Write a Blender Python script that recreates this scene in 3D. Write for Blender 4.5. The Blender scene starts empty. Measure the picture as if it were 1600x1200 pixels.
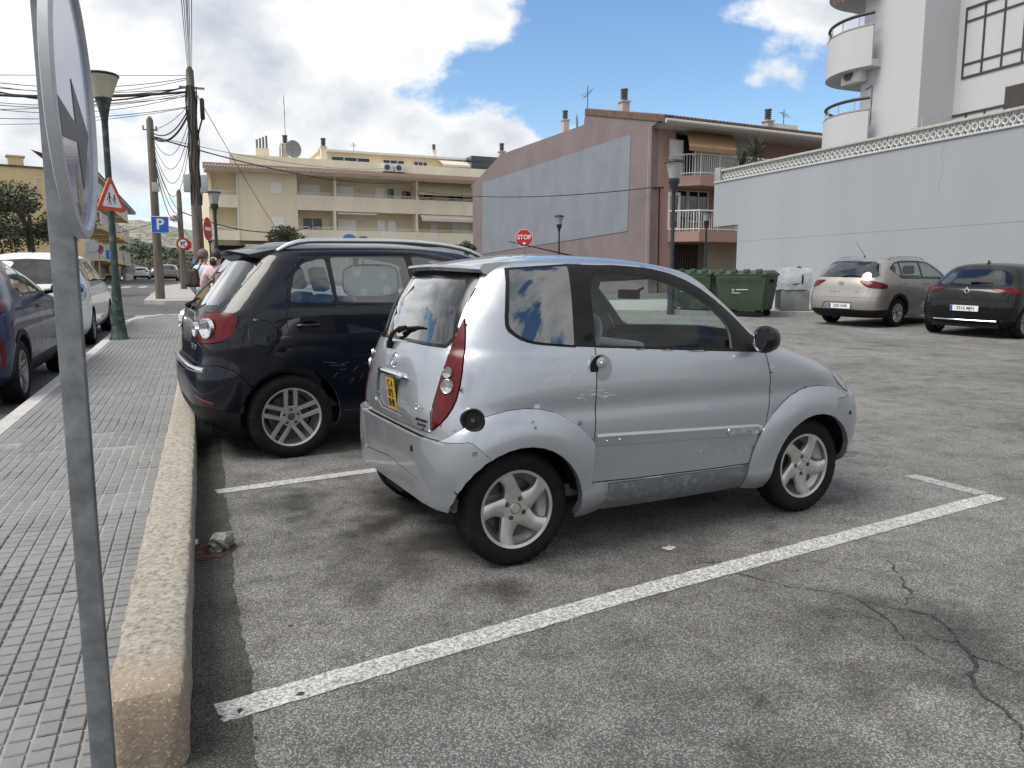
import bpy, bmesh, math, random
from mathutils import Vector, Matrix, noise
from mathutils.bvhtree import BVHTree
random.seed(7)
R = math.radians
sc = bpy.context.scene
COL = sc.collection

# ---------------------------------------------------------------- camera, sky, sun
CAM_H, PITCH, YAW = 1.35, 7.735, 21.826
cam_d = bpy.data.cameras.new('camera'); cam_d.sensor_width = 36.0; cam_d.lens = 27.0
cam_d.clip_start = 0.05; cam_d.clip_end = 6000
cam = bpy.data.objects.new('camera', cam_d); COL.objects.link(cam)
cam.location = (0, 0, CAM_H); cam.rotation_euler = (R(90 - PITCH), 0, R(-YAW))
sc.camera = cam
SUN_AZ, SUN_EL = -95.0, 58.0          # azimuth clockwise from the kerb direction (+Y)

def build_world():
    w = bpy.data.worlds.new('World'); sc.world = w; w.use_nodes = True
    nt = w.node_tree; N = nt.nodes; L = nt.links; N.clear()
    out = N.new('ShaderNodeOutputWorld'); bg = N.new('ShaderNodeBackground')
    bg.inputs['Strength'].default_value = 0.11
    sky = N.new('ShaderNodeTexSky'); sky.sky_type = 'NISHITA'; sky.sun_disc = False
    sky.sun_elevation = R(SUN_EL); sky.sun_rotation = R(SUN_AZ); sky.air_density = 1.0; sky.dust_density = 0.6; sky.ozone_density = 1.6
    tc = N.new('ShaderNodeTexCoord')
    def M(op, a, b=None, c=None, clamp=False):
        n = N.new('ShaderNodeMath'); n.operation = op; n.use_clamp = clamp
        for i, v in enumerate((a, b, c)):
            if v is None: continue
            if hasattr(v, 'links') or hasattr(v, 'is_linked'): L.new(v, n.inputs[i])
            else: n.inputs[i].default_value = v
        return n.outputs[0]
    sep = N.new('ShaderNodeSeparateXYZ'); L.new(tc.outputs['Generated'], sep.inputs[0])
    zc = M('ADD', M('MAXIMUM', sep.outputs['Z'], 0.0), 0.55)
    comb = N.new('ShaderNodeCombineXYZ')
    L.new(M('DIVIDE', sep.outputs['X'], zc), comb.inputs[0]); L.new(M('DIVIDE', sep.outputs['Y'], zc), comb.inputs[1])
    def noise_n(scale, det, rough, off, dist=0.0):
        mp = N.new('ShaderNodeMapping'); mp.inputs['Location'].default_value = off
        L.new(comb.outputs[0], mp.inputs[0])
        n = N.new('ShaderNodeTexNoise'); n.inputs['Scale'].default_value = scale; n.inputs['Detail'].default_value = det
        n.inputs['Roughness'].default_value = rough; n.inputs['Distortion'].default_value = dist
        L.new(mp.outputs[0], n.inputs['Vector']); return n.outputs['Fac']
    big = noise_n(2.9, 10, 0.54, (37.91, 15.79, 0.0), 0.12)
    bigs = noise_n(2.9, 10, 0.54, (37.91 + 0.06, 15.79 - 0.04, 0.0), 0.12)   # the same field a step towards the sun: self shading
    shade = noise_n(3.2, 6, 0.55, (8.0, 4.0, 2.0), 0.1)
    # the clearing in the cloud deck
    az, el = R(50), R(27)
    hole = (math.sin(az) * math.cos(el), math.cos(az) * math.cos(el), math.sin(el))
    dp = N.new('ShaderNodeVectorMath'); dp.operation = 'DOT_PRODUCT'; L.new(tc.outputs['Generated'], dp.inputs[0]); dp.inputs[1].default_value = hole
    mr = N.new('ShaderNodeMapRange'); mr.interpolation_type = 'SMOOTHSTEP'
    L.new(dp.outputs['Value'], mr.inputs[0])
    for i, v in zip((1, 2, 3, 4), (0.82, 0.95, 0.135, -0.065)): mr.inputs[i].default_value = v
    dens = M('ADD', big, mr.outputs[0])
    mask = N.new('ShaderNodeMapRange'); mask.interpolation_type = 'SMOOTHSTEP'; L.new(dens, mask.inputs[0])
    for i, v in zip((1, 2, 3, 4), (0.51, 0.575, 0.0, 1.0)): mask.inputs[i].default_value = v
    diff = M('MULTIPLY', M('SUBTRACT', bigs, big), 2.6)
    br = M('ADD', M('ADD', 0.80, diff), M('MULTIPLY', M('SUBTRACT', shade, 0.5), 1.5))
    ramp = N.new('ShaderNodeValToRGB'); L.new(br, ramp.inputs[0])
    e = ramp.color_ramp.elements; e[0].position = 0.35; e[0].color = (3.7, 4.05, 4.6, 1); e[1].position = 1.0; e[1].color = (7.0, 7.0, 6.95, 1)
    mx = N.new('ShaderNodeMix'); mx.data_type = 'RGBA'
    L.new(mask.outputs[0], mx.inputs['Factor'])
    hs = N.new('ShaderNodeHueSaturation'); hs.inputs['Saturation'].default_value = 1.14; hs.inputs['Value'].default_value = 1.14
    L.new(sky.outputs[0], hs.inputs['Color'])
    L.new(hs.outputs[0], mx.inputs['A']); L.new(ramp.outputs[0], mx.inputs['B'])
    L.new(mx.outputs['Result'], bg.inputs['Color']); L.new(bg.outputs[0], out.inputs[0])
build_world()
sun_d = bpy.data.lights.new('sun', 'SUN'); sun_d.energy = 2.7; sun_d.angle = R(34); sun_d.color = (1.0, 0.95, 0.88)
sun = bpy.data.objects.new('sun', sun_d); COL.objects.link(sun)
_sd = Vector((math.sin(R(SUN_AZ)) * math.cos(R(SUN_EL)), math.cos(R(SUN_AZ)) * math.cos(R(SUN_EL)), math.sin(R(SUN_EL))))
sun.rotation_euler = _sd.to_track_quat('Z', 'Y').to_euler()
sc.view_settings.view_transform = 'Standard'; sc.view_settings.look = 'None'
sc.view_settings.exposure = 0.52; sc.view_settings.gamma = 1.0; sc.view_settings.use_curve_mapping = False
sc.render.engine = 'CYCLES'
sc.cycles.max_bounces = 8; sc.cycles.transparent_max_bounces = 16; sc.cycles.use_denoising = True

# ---------------------------------------------------------------- pixel (1600x1200) -> place in the world
_F = 1200.0
_cp, _sp, _cy, _sy = math.cos(R(PITCH)), math.sin(R(PITCH)), math.cos(R(YAW)), math.sin(R(YAW))
def ray(px, py):
    a, b = (px - 800) / _F, (600 - py) / _F
    x, y, z = a, _cp + b * _sp, -_sp + b * _cp
    return Vector((x * _cy + y * _sy, -x * _sy + y * _cy, z))
def at(px, py, d):
    """the point seen at a pixel, d metres ahead"""
    v = ray(px, py); k = _sy * v.x + _cy * v.y
    return Vector((0, 0, CAM_H)) + v * (d / k)
_GP = [(-400, 0), (5, 0), (6, 0.0), (10, .08), (13.8, .175), (17.3, .29), (22, .40), (30, .58), (60, 1.05), (95, 1.42), (200, 2.0), (6000, 2.0)]
def gs(s):
    for i in range(len(_GP) - 1):
        (a, za), (b, zb) = _GP[i], _GP[i + 1]
        if s <= b:
            t = max(0.0, (s - a) / (b - a))
            m0 = 0 if i == 0 else (zb - _GP[i-1][1]) / (b - _GP[i-1][0])
            m1 = 0 if i + 2 >= len(_GP) else (_GP[i+2][1] - za) / (_GP[i+2][0] - a)
            h = b - a
            return ((2*t**3 - 3*t*t + 1) * za + (t**3 - 2*t*t + t) * h * m0 + (-2*t**3 + 3*t*t) * zb + (t**3 - t*t) * h * m1)
    return 2.0
def gz(x, y): return gs(_sy * x + _cy * y)
def on_ground(px, py, up=0.0):
    """where the ray through a pixel meets the (gently rising) ground"""
    v = ray(px, py); lo, hi = 0.5, 400.0
    f = lambda t: CAM_H + v.z * t - gz(v.x * t, v.y * t) - up
    for _ in range(60):
        m = (lo + hi) / 2
        if f(m) > 0: lo = m
        else: hi = m
    return Vector((v.x * lo, v.y * lo, CAM_H + v.z * lo))

# ---------------------------------------------------------------- materials
MATS = {}
def srgb(r, g, b):
    f = lambda c: (c / 255 / 12.92) if c / 255 <= 0.04045 else ((c / 255 + 0.055) / 1.055) ** 2.4
    return (f(r), f(g), f(b))
def pm(name, col, rough=0.6, metal=0.0, var=0.12, scale=6.0, bump=0.0, bscale=60.0, spec=0.5, coat=0.0, rand=0.0, streak=False, col2=None, thr=None, emit=0.0):
    """procedural principled material: noise in the colour and the relief"""
    if name in MATS: return MATS[name]
    m = bpy.data.materials.new(name); m.use_nodes = True; MATS[name] = m
    nt = m.node_tree; N = nt.nodes; L = nt.links
    b = N['Principled BSDF']; b.inputs['Roughness'].default_value = rough; b.inputs['Metallic'].default_value = metal
    b.inputs['Specular IOR Level'].default_value = spec; b.inputs['Coat Weight'].default_value = coat; b.inputs['Coat Roughness'].default_value = 0.03
    tc = N.new('ShaderNodeTexCoord'); mp = N.new('ShaderNodeMapping'); L.new(tc.outputs['Object'], mp.inputs[0])
    if streak: mp.inputs['Scale'].default_value = (1, 1, 0.12)
    n = N.new('ShaderNodeTexNoise'); n.inputs['Scale'].default_value = scale; n.inputs['Detail'].default_value = 7; n.inputs['Roughness'].default_value = 0.62
    L.new(mp.outputs[0], n.inputs['Vector'])
    rp = N.new('ShaderNodeValToRGB'); L.new(n.outputs['Fac'], rp.inputs[0]); e = rp.color_ramp.elements
    lo, hi = (0.32, 0.68) if thr is None else thr
    e[0].position, e[1].position = lo, hi
    c2 = col2 or tuple(min(1, c * (1 + var)) for c in col); c1 = col if col2 else tuple(c * (1 - var) for c in col)
    e[0].color = (*c1, 1); e[1].color = (*c2, 1)
    cs = rp.outputs[0]
    if rand:
        oi = N.new('ShaderNodeObjectInfo'); mr = N.new('ShaderNodeMapRange'); L.new(oi.outputs['Random'], mr.inputs[0])
        mr.inputs[3].default_value = 1 - rand; mr.inputs[4].default_value = 1 + rand
        mx = N.new('ShaderNodeVectorMath'); mx.operation = 'SCALE'; L.new(cs, mx.inputs[0]); L.new(mr.outputs[0], mx.inputs['Scale']); cs = mx.outputs[0]
    L.new(cs, b.inputs['Base Color'])
    if emit:
        L.new(cs, b.inputs['Emission Color']); b.inputs['Emission Strength'].default_value = emit
    if bump:
        n2 = N.new('ShaderNodeTexNoise'); n2.inputs['Scale'].default_value = bscale; n2.inputs['Detail'].default_value = 6
        L.new(tc.outputs['Object'], n2.inputs['Vector'])
        bp = N.new('ShaderNodeBump'); bp.inputs['Strength'].default_value = min(1, bump); bp.inputs['Distance'].default_value = 0.02 * max(1, bump)
        L.new(n2.outputs['Fac'], bp.inputs['Height']); L.new(bp.outputs[0], b.inputs['Normal'])
    return m
def paint(name, col, metal=0.0, rough=0.35, flake=0.0, dirt=0.10, dirtcol=(0.28, 0.26, 0.23), cw=1.0):
    """car paint: clear coat, a little dust that gathers low and in patches"""
    m = bpy.data.materials.new(name); m.use_nodes = True; MATS[name] = m
    nt = m.node_tree; N = nt.nodes; L = nt.links; b = N['Principled BSDF']
    b.inputs['Metallic'].default_value = metal; b.inputs['Coat Weight'].default_value = cw; b.inputs['Coat Roughness'].default_value = 0.035; b.inputs['Specular IOR Level'].default_value = .5 if cw > .9 else .15
    tc = N.new('ShaderNodeTexCoord')
    n = N.new('ShaderNodeTexNoise'); n.inputs['Scale'].default_value = 3.5; n.inputs['Detail'].default_value = 9; n.inputs['Roughness'].default_value = 0.7
    L.new(tc.outputs['Object'], n.inputs['Vector'])
    mr = N.new('ShaderNodeMapRange'); L.new(n.outputs['Fac'], mr.inputs[0])
    mr.inputs[1].default_value = 0.42; mr.inputs[2].default_value = 0.78; mr.inputs[3].default_value = 0; mr.inputs[4].default_value = dirt * 2.2
    mx = N.new('ShaderNodeMix'); mx.data_type = 'RGBA'; L.new(mr.outputs[0], mx.inputs['Factor'])
    mx.inputs['A'].default_value = (*col, 1); mx.inputs['B'].default_value = (*dirtcol, 1)
    L.new(mx.outputs['Result'], b.inputs['Base Color'])
    r2 = N.new('ShaderNodeMapRange'); L.new(n.outputs['Fac'], r2.inputs[0]); r2.inputs[1].default_value = 0.3; r2.inputs[2].default_value = 0.75
    r2.inputs[3].default_value = rough; r2.inputs[4].default_value = rough + 0.18; L.new(r2.outputs[0], b.inputs['Roughness'])
    r3 = N.new('ShaderNodeMapRange'); L.new(n.outputs['Fac'], r3.inputs[0]); r3.inputs[1].default_value = 0.4; r3.inputs[2].default_value = 0.8
    r3.inputs[3].default_value = 0.02; r3.inputs[4].default_value = 0.02 + dirt * 1.3; L.new(r3.outputs[0], b.inputs['Coat Roughness'])
    n3 = N.new('ShaderNodeTexNoise'); n3.inputs['Scale'].default_value = 9.0; n3.inputs['Detail'].default_value = 3; L.new(tc.outputs['Object'], n3.inputs['Vector'])
    bp = N.new('ShaderNodeBump'); bp.inputs['Strength'].default_value = 0.03; bp.inputs['Distance'].default_value = 0.02; L.new(n3.outputs['Fac'], bp.inputs['Height'])
    L.new(bp.outputs[0], b.inputs['Normal']); L.new(bp.outputs[0], b.inputs['Coat Normal'])
    return m
def glass(name, tint, refl=1.0, rough=0.0):
    m = bpy.data.materials.new(name); m.use_nodes = True; MATS[name] = m
    nt = m.node_tree; N = nt.nodes; L = nt.links; N.clear()
    o = N.new('ShaderNodeOutputMaterial'); t = N.new('ShaderNodeBsdfTransparent'); g = N.new('ShaderNodeBsdfGlossy'); x = N.new('ShaderNodeMixShader')
    t.inputs[0].default_value = (*tint, 1); g.inputs['Roughness'].default_value = rough
    lw = N.new('ShaderNodeLayerWeight'); pw = N.new('ShaderNodeMath'); pw.operation = 'POWER'; L.new(lw.outputs['Facing'], pw.inputs[0]); pw.inputs[1].default_value = 5.0   # Schlick: the same from both sides of the sheet
    f = N.new('ShaderNodeMath'); f.operation = 'MULTIPLY_ADD'; L.new(pw.outputs[0], f.inputs[0]); f.inputs[1].default_value = .957; f.inputs[2].default_value = .043
    mm = N.new('ShaderNodeMath'); mm.operation = 'MULTIPLY'; mm.use_clamp = True; mm.inputs[1].default_value = 1.9 * refl; L.new(f.outputs[0], mm.inputs[0])
    tc = N.new('ShaderNodeTexCoord'); n = N.new('ShaderNodeTexNoise'); n.inputs['Scale'].default_value = 2.2; n.inputs['Detail'].default_value = 2
    L.new(tc.outputs['Object'], n.inputs['Vector']); bp = N.new('ShaderNodeBump'); bp.inputs['Strength'].default_value = 0.03; bp.inputs['Distance'].default_value = 0.05
    L.new(n.outputs['Fac'], bp.inputs['Height']); L.new(bp.outputs[0], g.inputs['Normal'])
    L.new(mm.outputs[0], x.inputs[0]); L.new(t.outputs[0], x.inputs[1]); L.new(g.outputs[0], x.inputs[2]); L.new(x.outputs[0], o.inputs[0])
    return m

# ---------------------------------------------------------------- objects
def tag(o, label=None, cat=None, group=None, kind=None):
    if label: o['label'] = label
    if cat: o['category'] = cat
    if group: o['group'] = group
    if kind: o['kind'] = kind
    return o
def empty(name, loc=(0, 0, 0), rz=0.0, label=None, cat=None, group=None, parent=None):
    o = bpy.data.objects.new(name, None); COL.objects.link(o); o.empty_display_size = 0.1
    o.location = loc; o.rotation_euler = (0, 0, rz); o.parent = parent
    return tag(o, label, cat, group)
class MB:
    """collects shapes, builds ONE mesh object"""
    def __init__(s): s.v = []; s.f = []; s.m = []
    def add(s, vs, fs, mi=0, M=None):
        k = len(s.v); s.v += [tuple(M @ Vector(p)) if M else tuple(p) for p in vs]
        s.f += [tuple(i + k for i in f) for f in fs]; s.m += [mi] * len(fs); return s
    def box(s, lo, hi, mi=0, M=None, bev=0.0):
        (a, b, c), (d, e, f) = lo, hi
        if bev <= 0:
            return s.add([(a,b,c),(d,b,c),(d,e,c),(a,e,c),(a,b,f),(d,b,f),(d,e,f),(a,e,f)],
                         [(0,3,2,1),(4,5,6,7),(0,1,5,4),(1,2,6,5),(2,3,7,6),(3,0,4,7)], mi, M)
        bm = bmesh.new(); vs = [bm.verts.new(p) for p in [(a,b,c),(d,b,c),(d,e,c),(a,e,c),(a,b,f),(d,b,f),(d,e,f),(a,e,f)]]
        for q in [(0,3,2,1),(4,5,6,7),(0,1,5,4),(1,2,6,5),(2,3,7,6),(3,0,4,7)]: bm.faces.new([vs[i] for i in q])
        bmesh.ops.bevel(bm, geom=bm.edges[:], offset=bev, segments=2, affect='EDGES', profile=0.6)
        return s.bm(bm, mi, M)
    def bm(s, bm, mi=0, M=None):
        bm.verts.index_update(); s.add([v.co[:] for v in bm.verts], [[v.index for v in f.verts] for f in bm.faces], mi, M); bm.free(); return s
    def tube(s, pts, r, n=8, mi=0, cap=True, M=None):
        """tube along points; r a number or one per point"""
        pts = [Vector(p) for p in pts]; rs = r if isinstance(r, (list, tuple)) else [r] * len(pts)
        vs = []; fs = []; up = Vector((0, 0, 1)); prev = None
        for i, p in enumerate(pts):
            d = (pts[min(i+1, len(pts)-1)] - pts[max(i-1, 0)]).normalized()
            if prev is None:
                a = d.cross(up if abs(d.z) < 0.95 else Vector((1, 0, 0))).normalized()
            else: a = (prev - d * prev.dot(d)).normalized()
            prev = a; b = d.cross(a)
            for k in range(n):
                t = 2 * math.pi * (k + 0.5 * (n == 4)) / n; vs.append(p + (a * math.cos(t) + b * math.sin(t)) * rs[i])
        for i in range(len(pts) - 1):
            for k in range(n):
                q = i * n + k; w = i * n + (k + 1) % n; fs.append((q, w, w + n, q + n))
        if cap: fs.append(tuple(range(n))[::-1]); fs.append(tuple((len(pts)-1) * n + k for k in range(n)))
        return s.add(vs, fs, mi, M)
    def lathe(s, prof, n=24, axis='Z', mi=0, M=None, close=False, a0=0.0, a1=2*math.pi):
        """profile of (radius, height) pairs turned round an axis"""
        full = abs(a1 - a0 - 2 * math.pi) < 1e-6; cols = n if full else n + 1; vs = []; fs = []; P = len(prof)
        for k in range(cols):
            t = a0 + (a1 - a0) * k / n; c, d = math.cos(t), math.sin(t)
            for r, h in prof:
                vs.append((r*c, r*d, h) if axis == 'Z' else ((r*c, h, r*d) if axis == 'Y' else (h, r*c, r*d)))
        for k in range(n):
            k2 = (k + 1) % cols
            for i in range(P if close else P - 1):
                j = (i + 1) % P; q = (k*P+i, k2*P+i, k2*P+j, k*P+j)
                fs.append(q if axis != 'Y' else q[::-1])
        return s.add(vs, fs, mi, M)
    def prism(s, poly, h0, h1, axis='Z', mi=0, M=None):
        """2-D outline pushed along an axis (Z: x,y  Y: x,z  X: y,z)"""
        f = {'Z': lambda p, h: (p[0], p[1], h), 'Y': lambda p, h: (p[0], h, p[1]), 'X': lambda p, h: (h, p[0], p[1])}[axis]
        n = len(poly); vs = [f(p, h0) for p in poly] + [f(p, h1) for p in poly]
        fs = [tuple(range(n))[::-1], tuple(range(n, 2*n))] + [(i, (i+1) % n, (i+1) % n + n, i + n) for i in range(n)]
        return s.add(vs, fs, mi, M)
    def build(s, name, mats, parent=None, smooth=False, loc=None, rz=None, angle=None):
        me = bpy.data.meshes.new(name); me.from_pydata(s.v, [], s.f)
        for m in (mats if isinstance(mats, (list, tuple)) else [mats]): me.materials.append(m)
        me.polygons.foreach_set('material_index', s.m)
        if smooth or angle:
            me.polygons.foreach_set('use_smooth', [True] * len(me.polygons))
            if angle: me.set_sharp_from_angle(angle=R(angle))
        me.update(); me.validate()
        o = bpy.data.objects.new(name, me); COL.objects.link(o); o.parent = parent
        if loc is not None: o.location = loc
        if rz is not None: o.rotation_euler = (0, 0, rz)
        return o
def fix_normals(o):
    bm = bmesh.new(); bm.from_mesh(o.data); bmesh.ops.recalc_face_normals(bm, faces=bm.faces[:]); bm.to_mesh(o.data); bm.free(); return o
def frame(o, x, y):
    """matrix with origin o, local x and y along the given vectors"""
    x = Vector(x).normalized(); y = Vector(y); y = (y - x * y.dot(x)).normalized(); z = x.cross(y)
    return Matrix(((x.x, y.x, z.x, o[0]), (x.y, y.y, z.y, o[1]), (x.z, y.z, z.z, o[2]), (0, 0, 0, 1)))
def text_mb(mb, txt, size, M, mi=0, depth=0.002, align='CENTER', sx=1.0, bold=0.0):
    cu = bpy.data.curves.new('t', 'FONT'); cu.body = txt; cu.size = size; cu.extrude = depth / 2; cu.align_x = align; cu.align_y = 'CENTER'; cu.offset = bold; cu.resolution_u = 3
    ob = bpy.data.objects.new('t', cu); COL.objects.link(ob)
    dg = bpy.context.evaluated_depsgraph_get(); me = ob.evaluated_get(dg).to_mesh()
    mb.add([(v.co.x * sx, v.co.y, v.co.z) for v in me.vertices], [tuple(p.vertices) for p in me.polygons], mi, M)
    ob.evaluated_get(dg).to_mesh_clear(); bpy.data.objects.remove(ob); bpy.data.curves.remove(cu); return mb
def copy_tree(o, parent=None):
    c = o.copy(); COL.objects.link(c)
    if parent is not None: c.parent = parent; c.matrix_parent_inverse = o.matrix_parent_inverse.copy()
    for ch in o.children: copy_tree(ch, c)
    return c
# ---------------------------------------------------------------- car body builder
def _interp(keys, cols, n):
    """Catmull-Rom through rows of numbers, n rows out, spaced by chord"""
    K = len(keys); out = []
    d = [0.0]
    for i in range(1, K):
        a, b = keys[i-1], keys[i]
        d.append(d[-1] + max(0.01, math.sqrt((a[0]-b[0])**2 + (a[3]-b[3])**2 + 0.35*((a[1]-b[1])**2 + (a[2]-b[2])**2))))
    for r in range(n):
        t = d[-1] * r / (n - 1); i = 0
        while i < K - 2 and t > d[i+1]: i += 1
        h = d[i+1] - d[i]; u = (t - d[i]) / h; row = []
        for c in range(cols):
            p1, p2 = keys[i][c], keys[i+1][c]
            m1 = (p2 - keys[i-1][c]) / (d[i+1] - d[i-1]) if i > 0 else (p2 - p1) / h
            m2 = (keys[i+2][c] - p1) / (d[i+2] - d[i]) if i + 2 < K else (p2 - p1) / h
            lim = 3 * (p2 - p1) / h                                 # keep it monotone
            if p2 == p1: m1 = m2 = 0
            else:
                m1 = 0 if m1 * lim < 0 else (m1 if abs(m1) <= abs(lim) else lim); m2 = 0 if m2 * lim < 0 else (m2 if abs(m2) <= abs(lim) else lim)
            row.append((2*u**3-3*u*u+1)*p1 + (u**3-2*u*u+u)*h*m1 + (-2*u**3+3*u*u)*p2 + (u**3-u*u)*h*m2)
        out.append(row)
    return out
def _outline(lv, ar0, af0, N):
    zs, xr, xf, w, nr, nf, zr, zf = lv
    L = xf - xr; ar = min(ar0, L * 0.5); af = min(af0, L * 0.5); P = []
    def quarter(a, n, rev):
        q = []
        for k in range(41):
            t = math.pi / 2 * k / 40; c, s = math.cos(t), math.sin(t)
            r = (abs(c)**n + abs(s)**n) ** (-1 / n); q.append((a * c * r, w * s * r))
        return q
    for x, y in quarter(ar, nr, 0): P.append((xr + ar - x, y))
    xa, xb = xr + ar, xf - af
    for k in range(1, 20): P.append((xa + (xb - xa) * k / 20, w))
    for x, y in reversed(quarter(af, nf, 1)): P.append((xf - af + x, y))
    D = [0.0]
    for i in range(1, len(P)): D.append(D[-1] + math.hypot(P[i][0]-P[i-1][0], P[i][1]-P[i-1][1]))
    out = []; i = 0; xm = (xr + xf) / 2
    for k in range(N + 1):
        t = D[-1] * k / N
        while i < len(P) - 2 and t > D[i+1]: i += 1
        u = 0 if D[i+1] == D[i] else (t - D[i]) / (D[i+1] - D[i])
        x = P[i][0] + (P[i+1][0] - P[i][0]) * u; y = P[i][1] + (P[i+1][1] - P[i][1]) * u
        if x < xm: z = zs + (zr - zs) * ((xm - x) / max(1e-6, xm - xr)) ** 2
        else: z = zs + (zf - zs) * ((x - xm) / max(1e-6, xf - xm)) ** 2
        out.append((x, y, z))
    return out
def car_shell(levels, N, M, ar=0.75, af=0.9, tweak=None):
    keys = [tuple(l) + ((l[0],) if len(l) == 6 else ()) + ((l[0],) if len(l) < 8 else ()) for l in levels]
    keys = [k if len(k) == 8 else (k[:6] + (k[0], k[0])) for k in keys]
    rows = [_outline(r, ar, af, N) for r in _interp(keys, 8, M)]
    bm = bmesh.new(); grid = []
    for r in rows:
        line = []
        for k, (x, y, z) in enumerate(r): line.append((x, y, z))
        grid.append(line)
    if tweak: grid = [[tweak(*p) for p in l] for l in grid]
    R_ = [[bm.verts.new((x, -y, z)) for x, y, z in l] for l in grid]
    L_ = [[R_[j][k] if k in (0, N) else bm.verts.new((x, y, z)) for k, (x, y, z) in enumerate(l)] for j, l in enumerate(grid)]
    for j in range(M - 1):
        for k in range(N):
            for G, fl in ((R_, 0), (L_, 1)):
                q = [G[j][k], G[j][k+1], G[j+1][k+1], G[j+1][k]]
                if fl: q = q[::-1]
                try: bm.faces.new(q)
                except ValueError: pass
    bmesh.ops.remove_doubles(bm, verts=bm.verts[:], dist=1e-4)
    bmesh.ops.dissolve_degenerate(bm, edges=bm.edges[:], dist=1e-5)
    bm.normal_update(); return bm
def _inside(p, poly):
    x, y = p; c = False; j = len(poly) - 1
    for i in range(len(poly)):
        xi, yi = poly[i]; xj, yj = poly[j]
        if (yi > y) != (yj > y) and x < (xj - xi) * (y - yi) / (yj - yi) + xi: c = not c
        j = i
    return c
def circ(cx, cy, r, n=28, a0=0.0, a1=2*math.pi, ry=None):
    full = abs(a1 - a0 - 2*math.pi) < 1e-6
    return [(cx + r * math.cos(a0 + (a1-a0)*k/(n if full else n-1)), cy + (ry or r) * math.sin(a0 + (a1-a0)*k/(n if full else n-1))) for k in range(n)]
def smooth_poly(poly, it=2, keep=()):
    """round the corners of an outline (Chaikin), keeping some sharp"""
    for _ in range(it):
        out = []; n = len(poly)
        for i, p in enumerate(poly):
            if tuple(p) in keep: out.append(p); continue
            a, b = poly[i-1], poly[(i+1) % n]
            out.append((p[0]*.75 + a[0]*.25, p[1]*.75 + a[1]*.25)); out.append((p[0]*.75 + b[0]*.25, p[1]*.75 + b[1]*.25))
        poly = out
    return poly
def round_poly(poly, r=.045, n=4):
    """round every corner of an outline with about the same radius"""
    out = []; N = len(poly)
    for i, p in enumerate(poly):
        p = Vector(p); a = Vector(poly[i-1]) - p; b = Vector(poly[(i+1) % N]) - p; k = min(r, a.length*.45, b.length*.45)
        p0, p1 = p + a.normalized()*k, p + b.normalized()*k
        for j in range(n + 1): t = j / n; out.append(tuple(p0*(1-t)**2 + p*2*t*(1-t) + p1*t*t))
    return out
def cut_region(bm, lay, rid, poly, cx=1.0, cy=0.0, filt=None, sides=(-1, 1), only=None):
    """cut an outline through the shell as seen along a horizontal direction (u = cx*x + cy*|y|, v = z) and mark the faces inside.
       cx=None: seen from above (u = x, v = |y|)"""
    top = cx is None
    us = [p[0] for p in poly]; vs = [p[1] for p in poly]; e = 1e-5
    u0, u1, v0, v1 = min(us) - e, max(us) + e, min(vs) - e, max(vs) + e
    for sg in sides:
        pr = (lambda c: (c.x, sg * c.y)) if top else (lambda c: (cx * c.x + cy * sg * c.y, c.z))
        def box(f):
            ps = [pr(v.co) for v in f.verts]
            return min(p[0] for p in ps), max(p[0] for p in ps), min(p[1] for p in ps), max(p[1] for p in ps)
        cand = set()
        for f in bm.faces:
            c = f.calc_center_median()
            if sg * c.y < -1e-4: continue
            if filt and not filt(c, f.normal): continue
            if only is not None and f[lay] not in only: continue
            b = box(f)
            if b[1] > u0 and b[0] < u1 and b[3] > v0 and b[2] < v1: cand.add(f)
        n = len(poly)
        for i in range(n):
            (ua, va), (ub, vb) = poly[i], poly[(i+1) % n]
            nu, nv = vb - va, ua - ub; l = math.hypot(nu, nv)
            if l < 1e-7: continue
            nu /= l; nv /= l
            a0, a1, b0, b1 = min(ua, ub) - e, max(ua, ub) + e, min(va, vb) - e, max(va, vb) + e
            sel = []
            for f in cand:
                ps = [pr(v.co) for v in f.verts]
                if max(p[0] for p in ps) < a0 or min(p[0] for p in ps) > a1 or max(p[1] for p in ps) < b0 or min(p[1] for p in ps) > b1: continue
                ds = [(p[0]-ua)*nu + (p[1]-va)*nv for p in ps]
                if min(ds) < -1e-6 and max(ds) > 1e-6: sel.append(f)
            if not sel: continue
            if top: co, no = Vector((ua, sg*va, 0)), Vector((nu, sg*nv, 0))
            else:
                q = cx*cx + cy*cy; co, no = Vector((ua*cx/q, sg*ua*cy/q, va)), Vector((nu*cx, nu*cy*sg, nv))
            geom = set(sel)
            for f in sel: geom.update(f.edges); geom.update(f.verts)
            res = bmesh.ops.bisect_plane(bm, geom=list(geom), dist=1e-6, plane_co=co, plane_no=no)
            cand.difference_update(sel)
            cand = {f for f in cand if f.is_valid}
            cand.update(g for g in res['geom'] if isinstance(g, bmesh.types.BMFace))
        for f in cand:
            if f.is_valid and _inside(pr(f.calc_center_median()), poly): f[lay] = rid
def tidy(bm, dist=.0015):
    """merge the slivers that cutting leaves, refresh normals"""
    bmesh.ops.remove_doubles(bm, verts=bm.verts[:], dist=dist); bmesh.ops.dissolve_degenerate(bm, edges=bm.edges[:], dist=1e-4); bm.normal_update()
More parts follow.
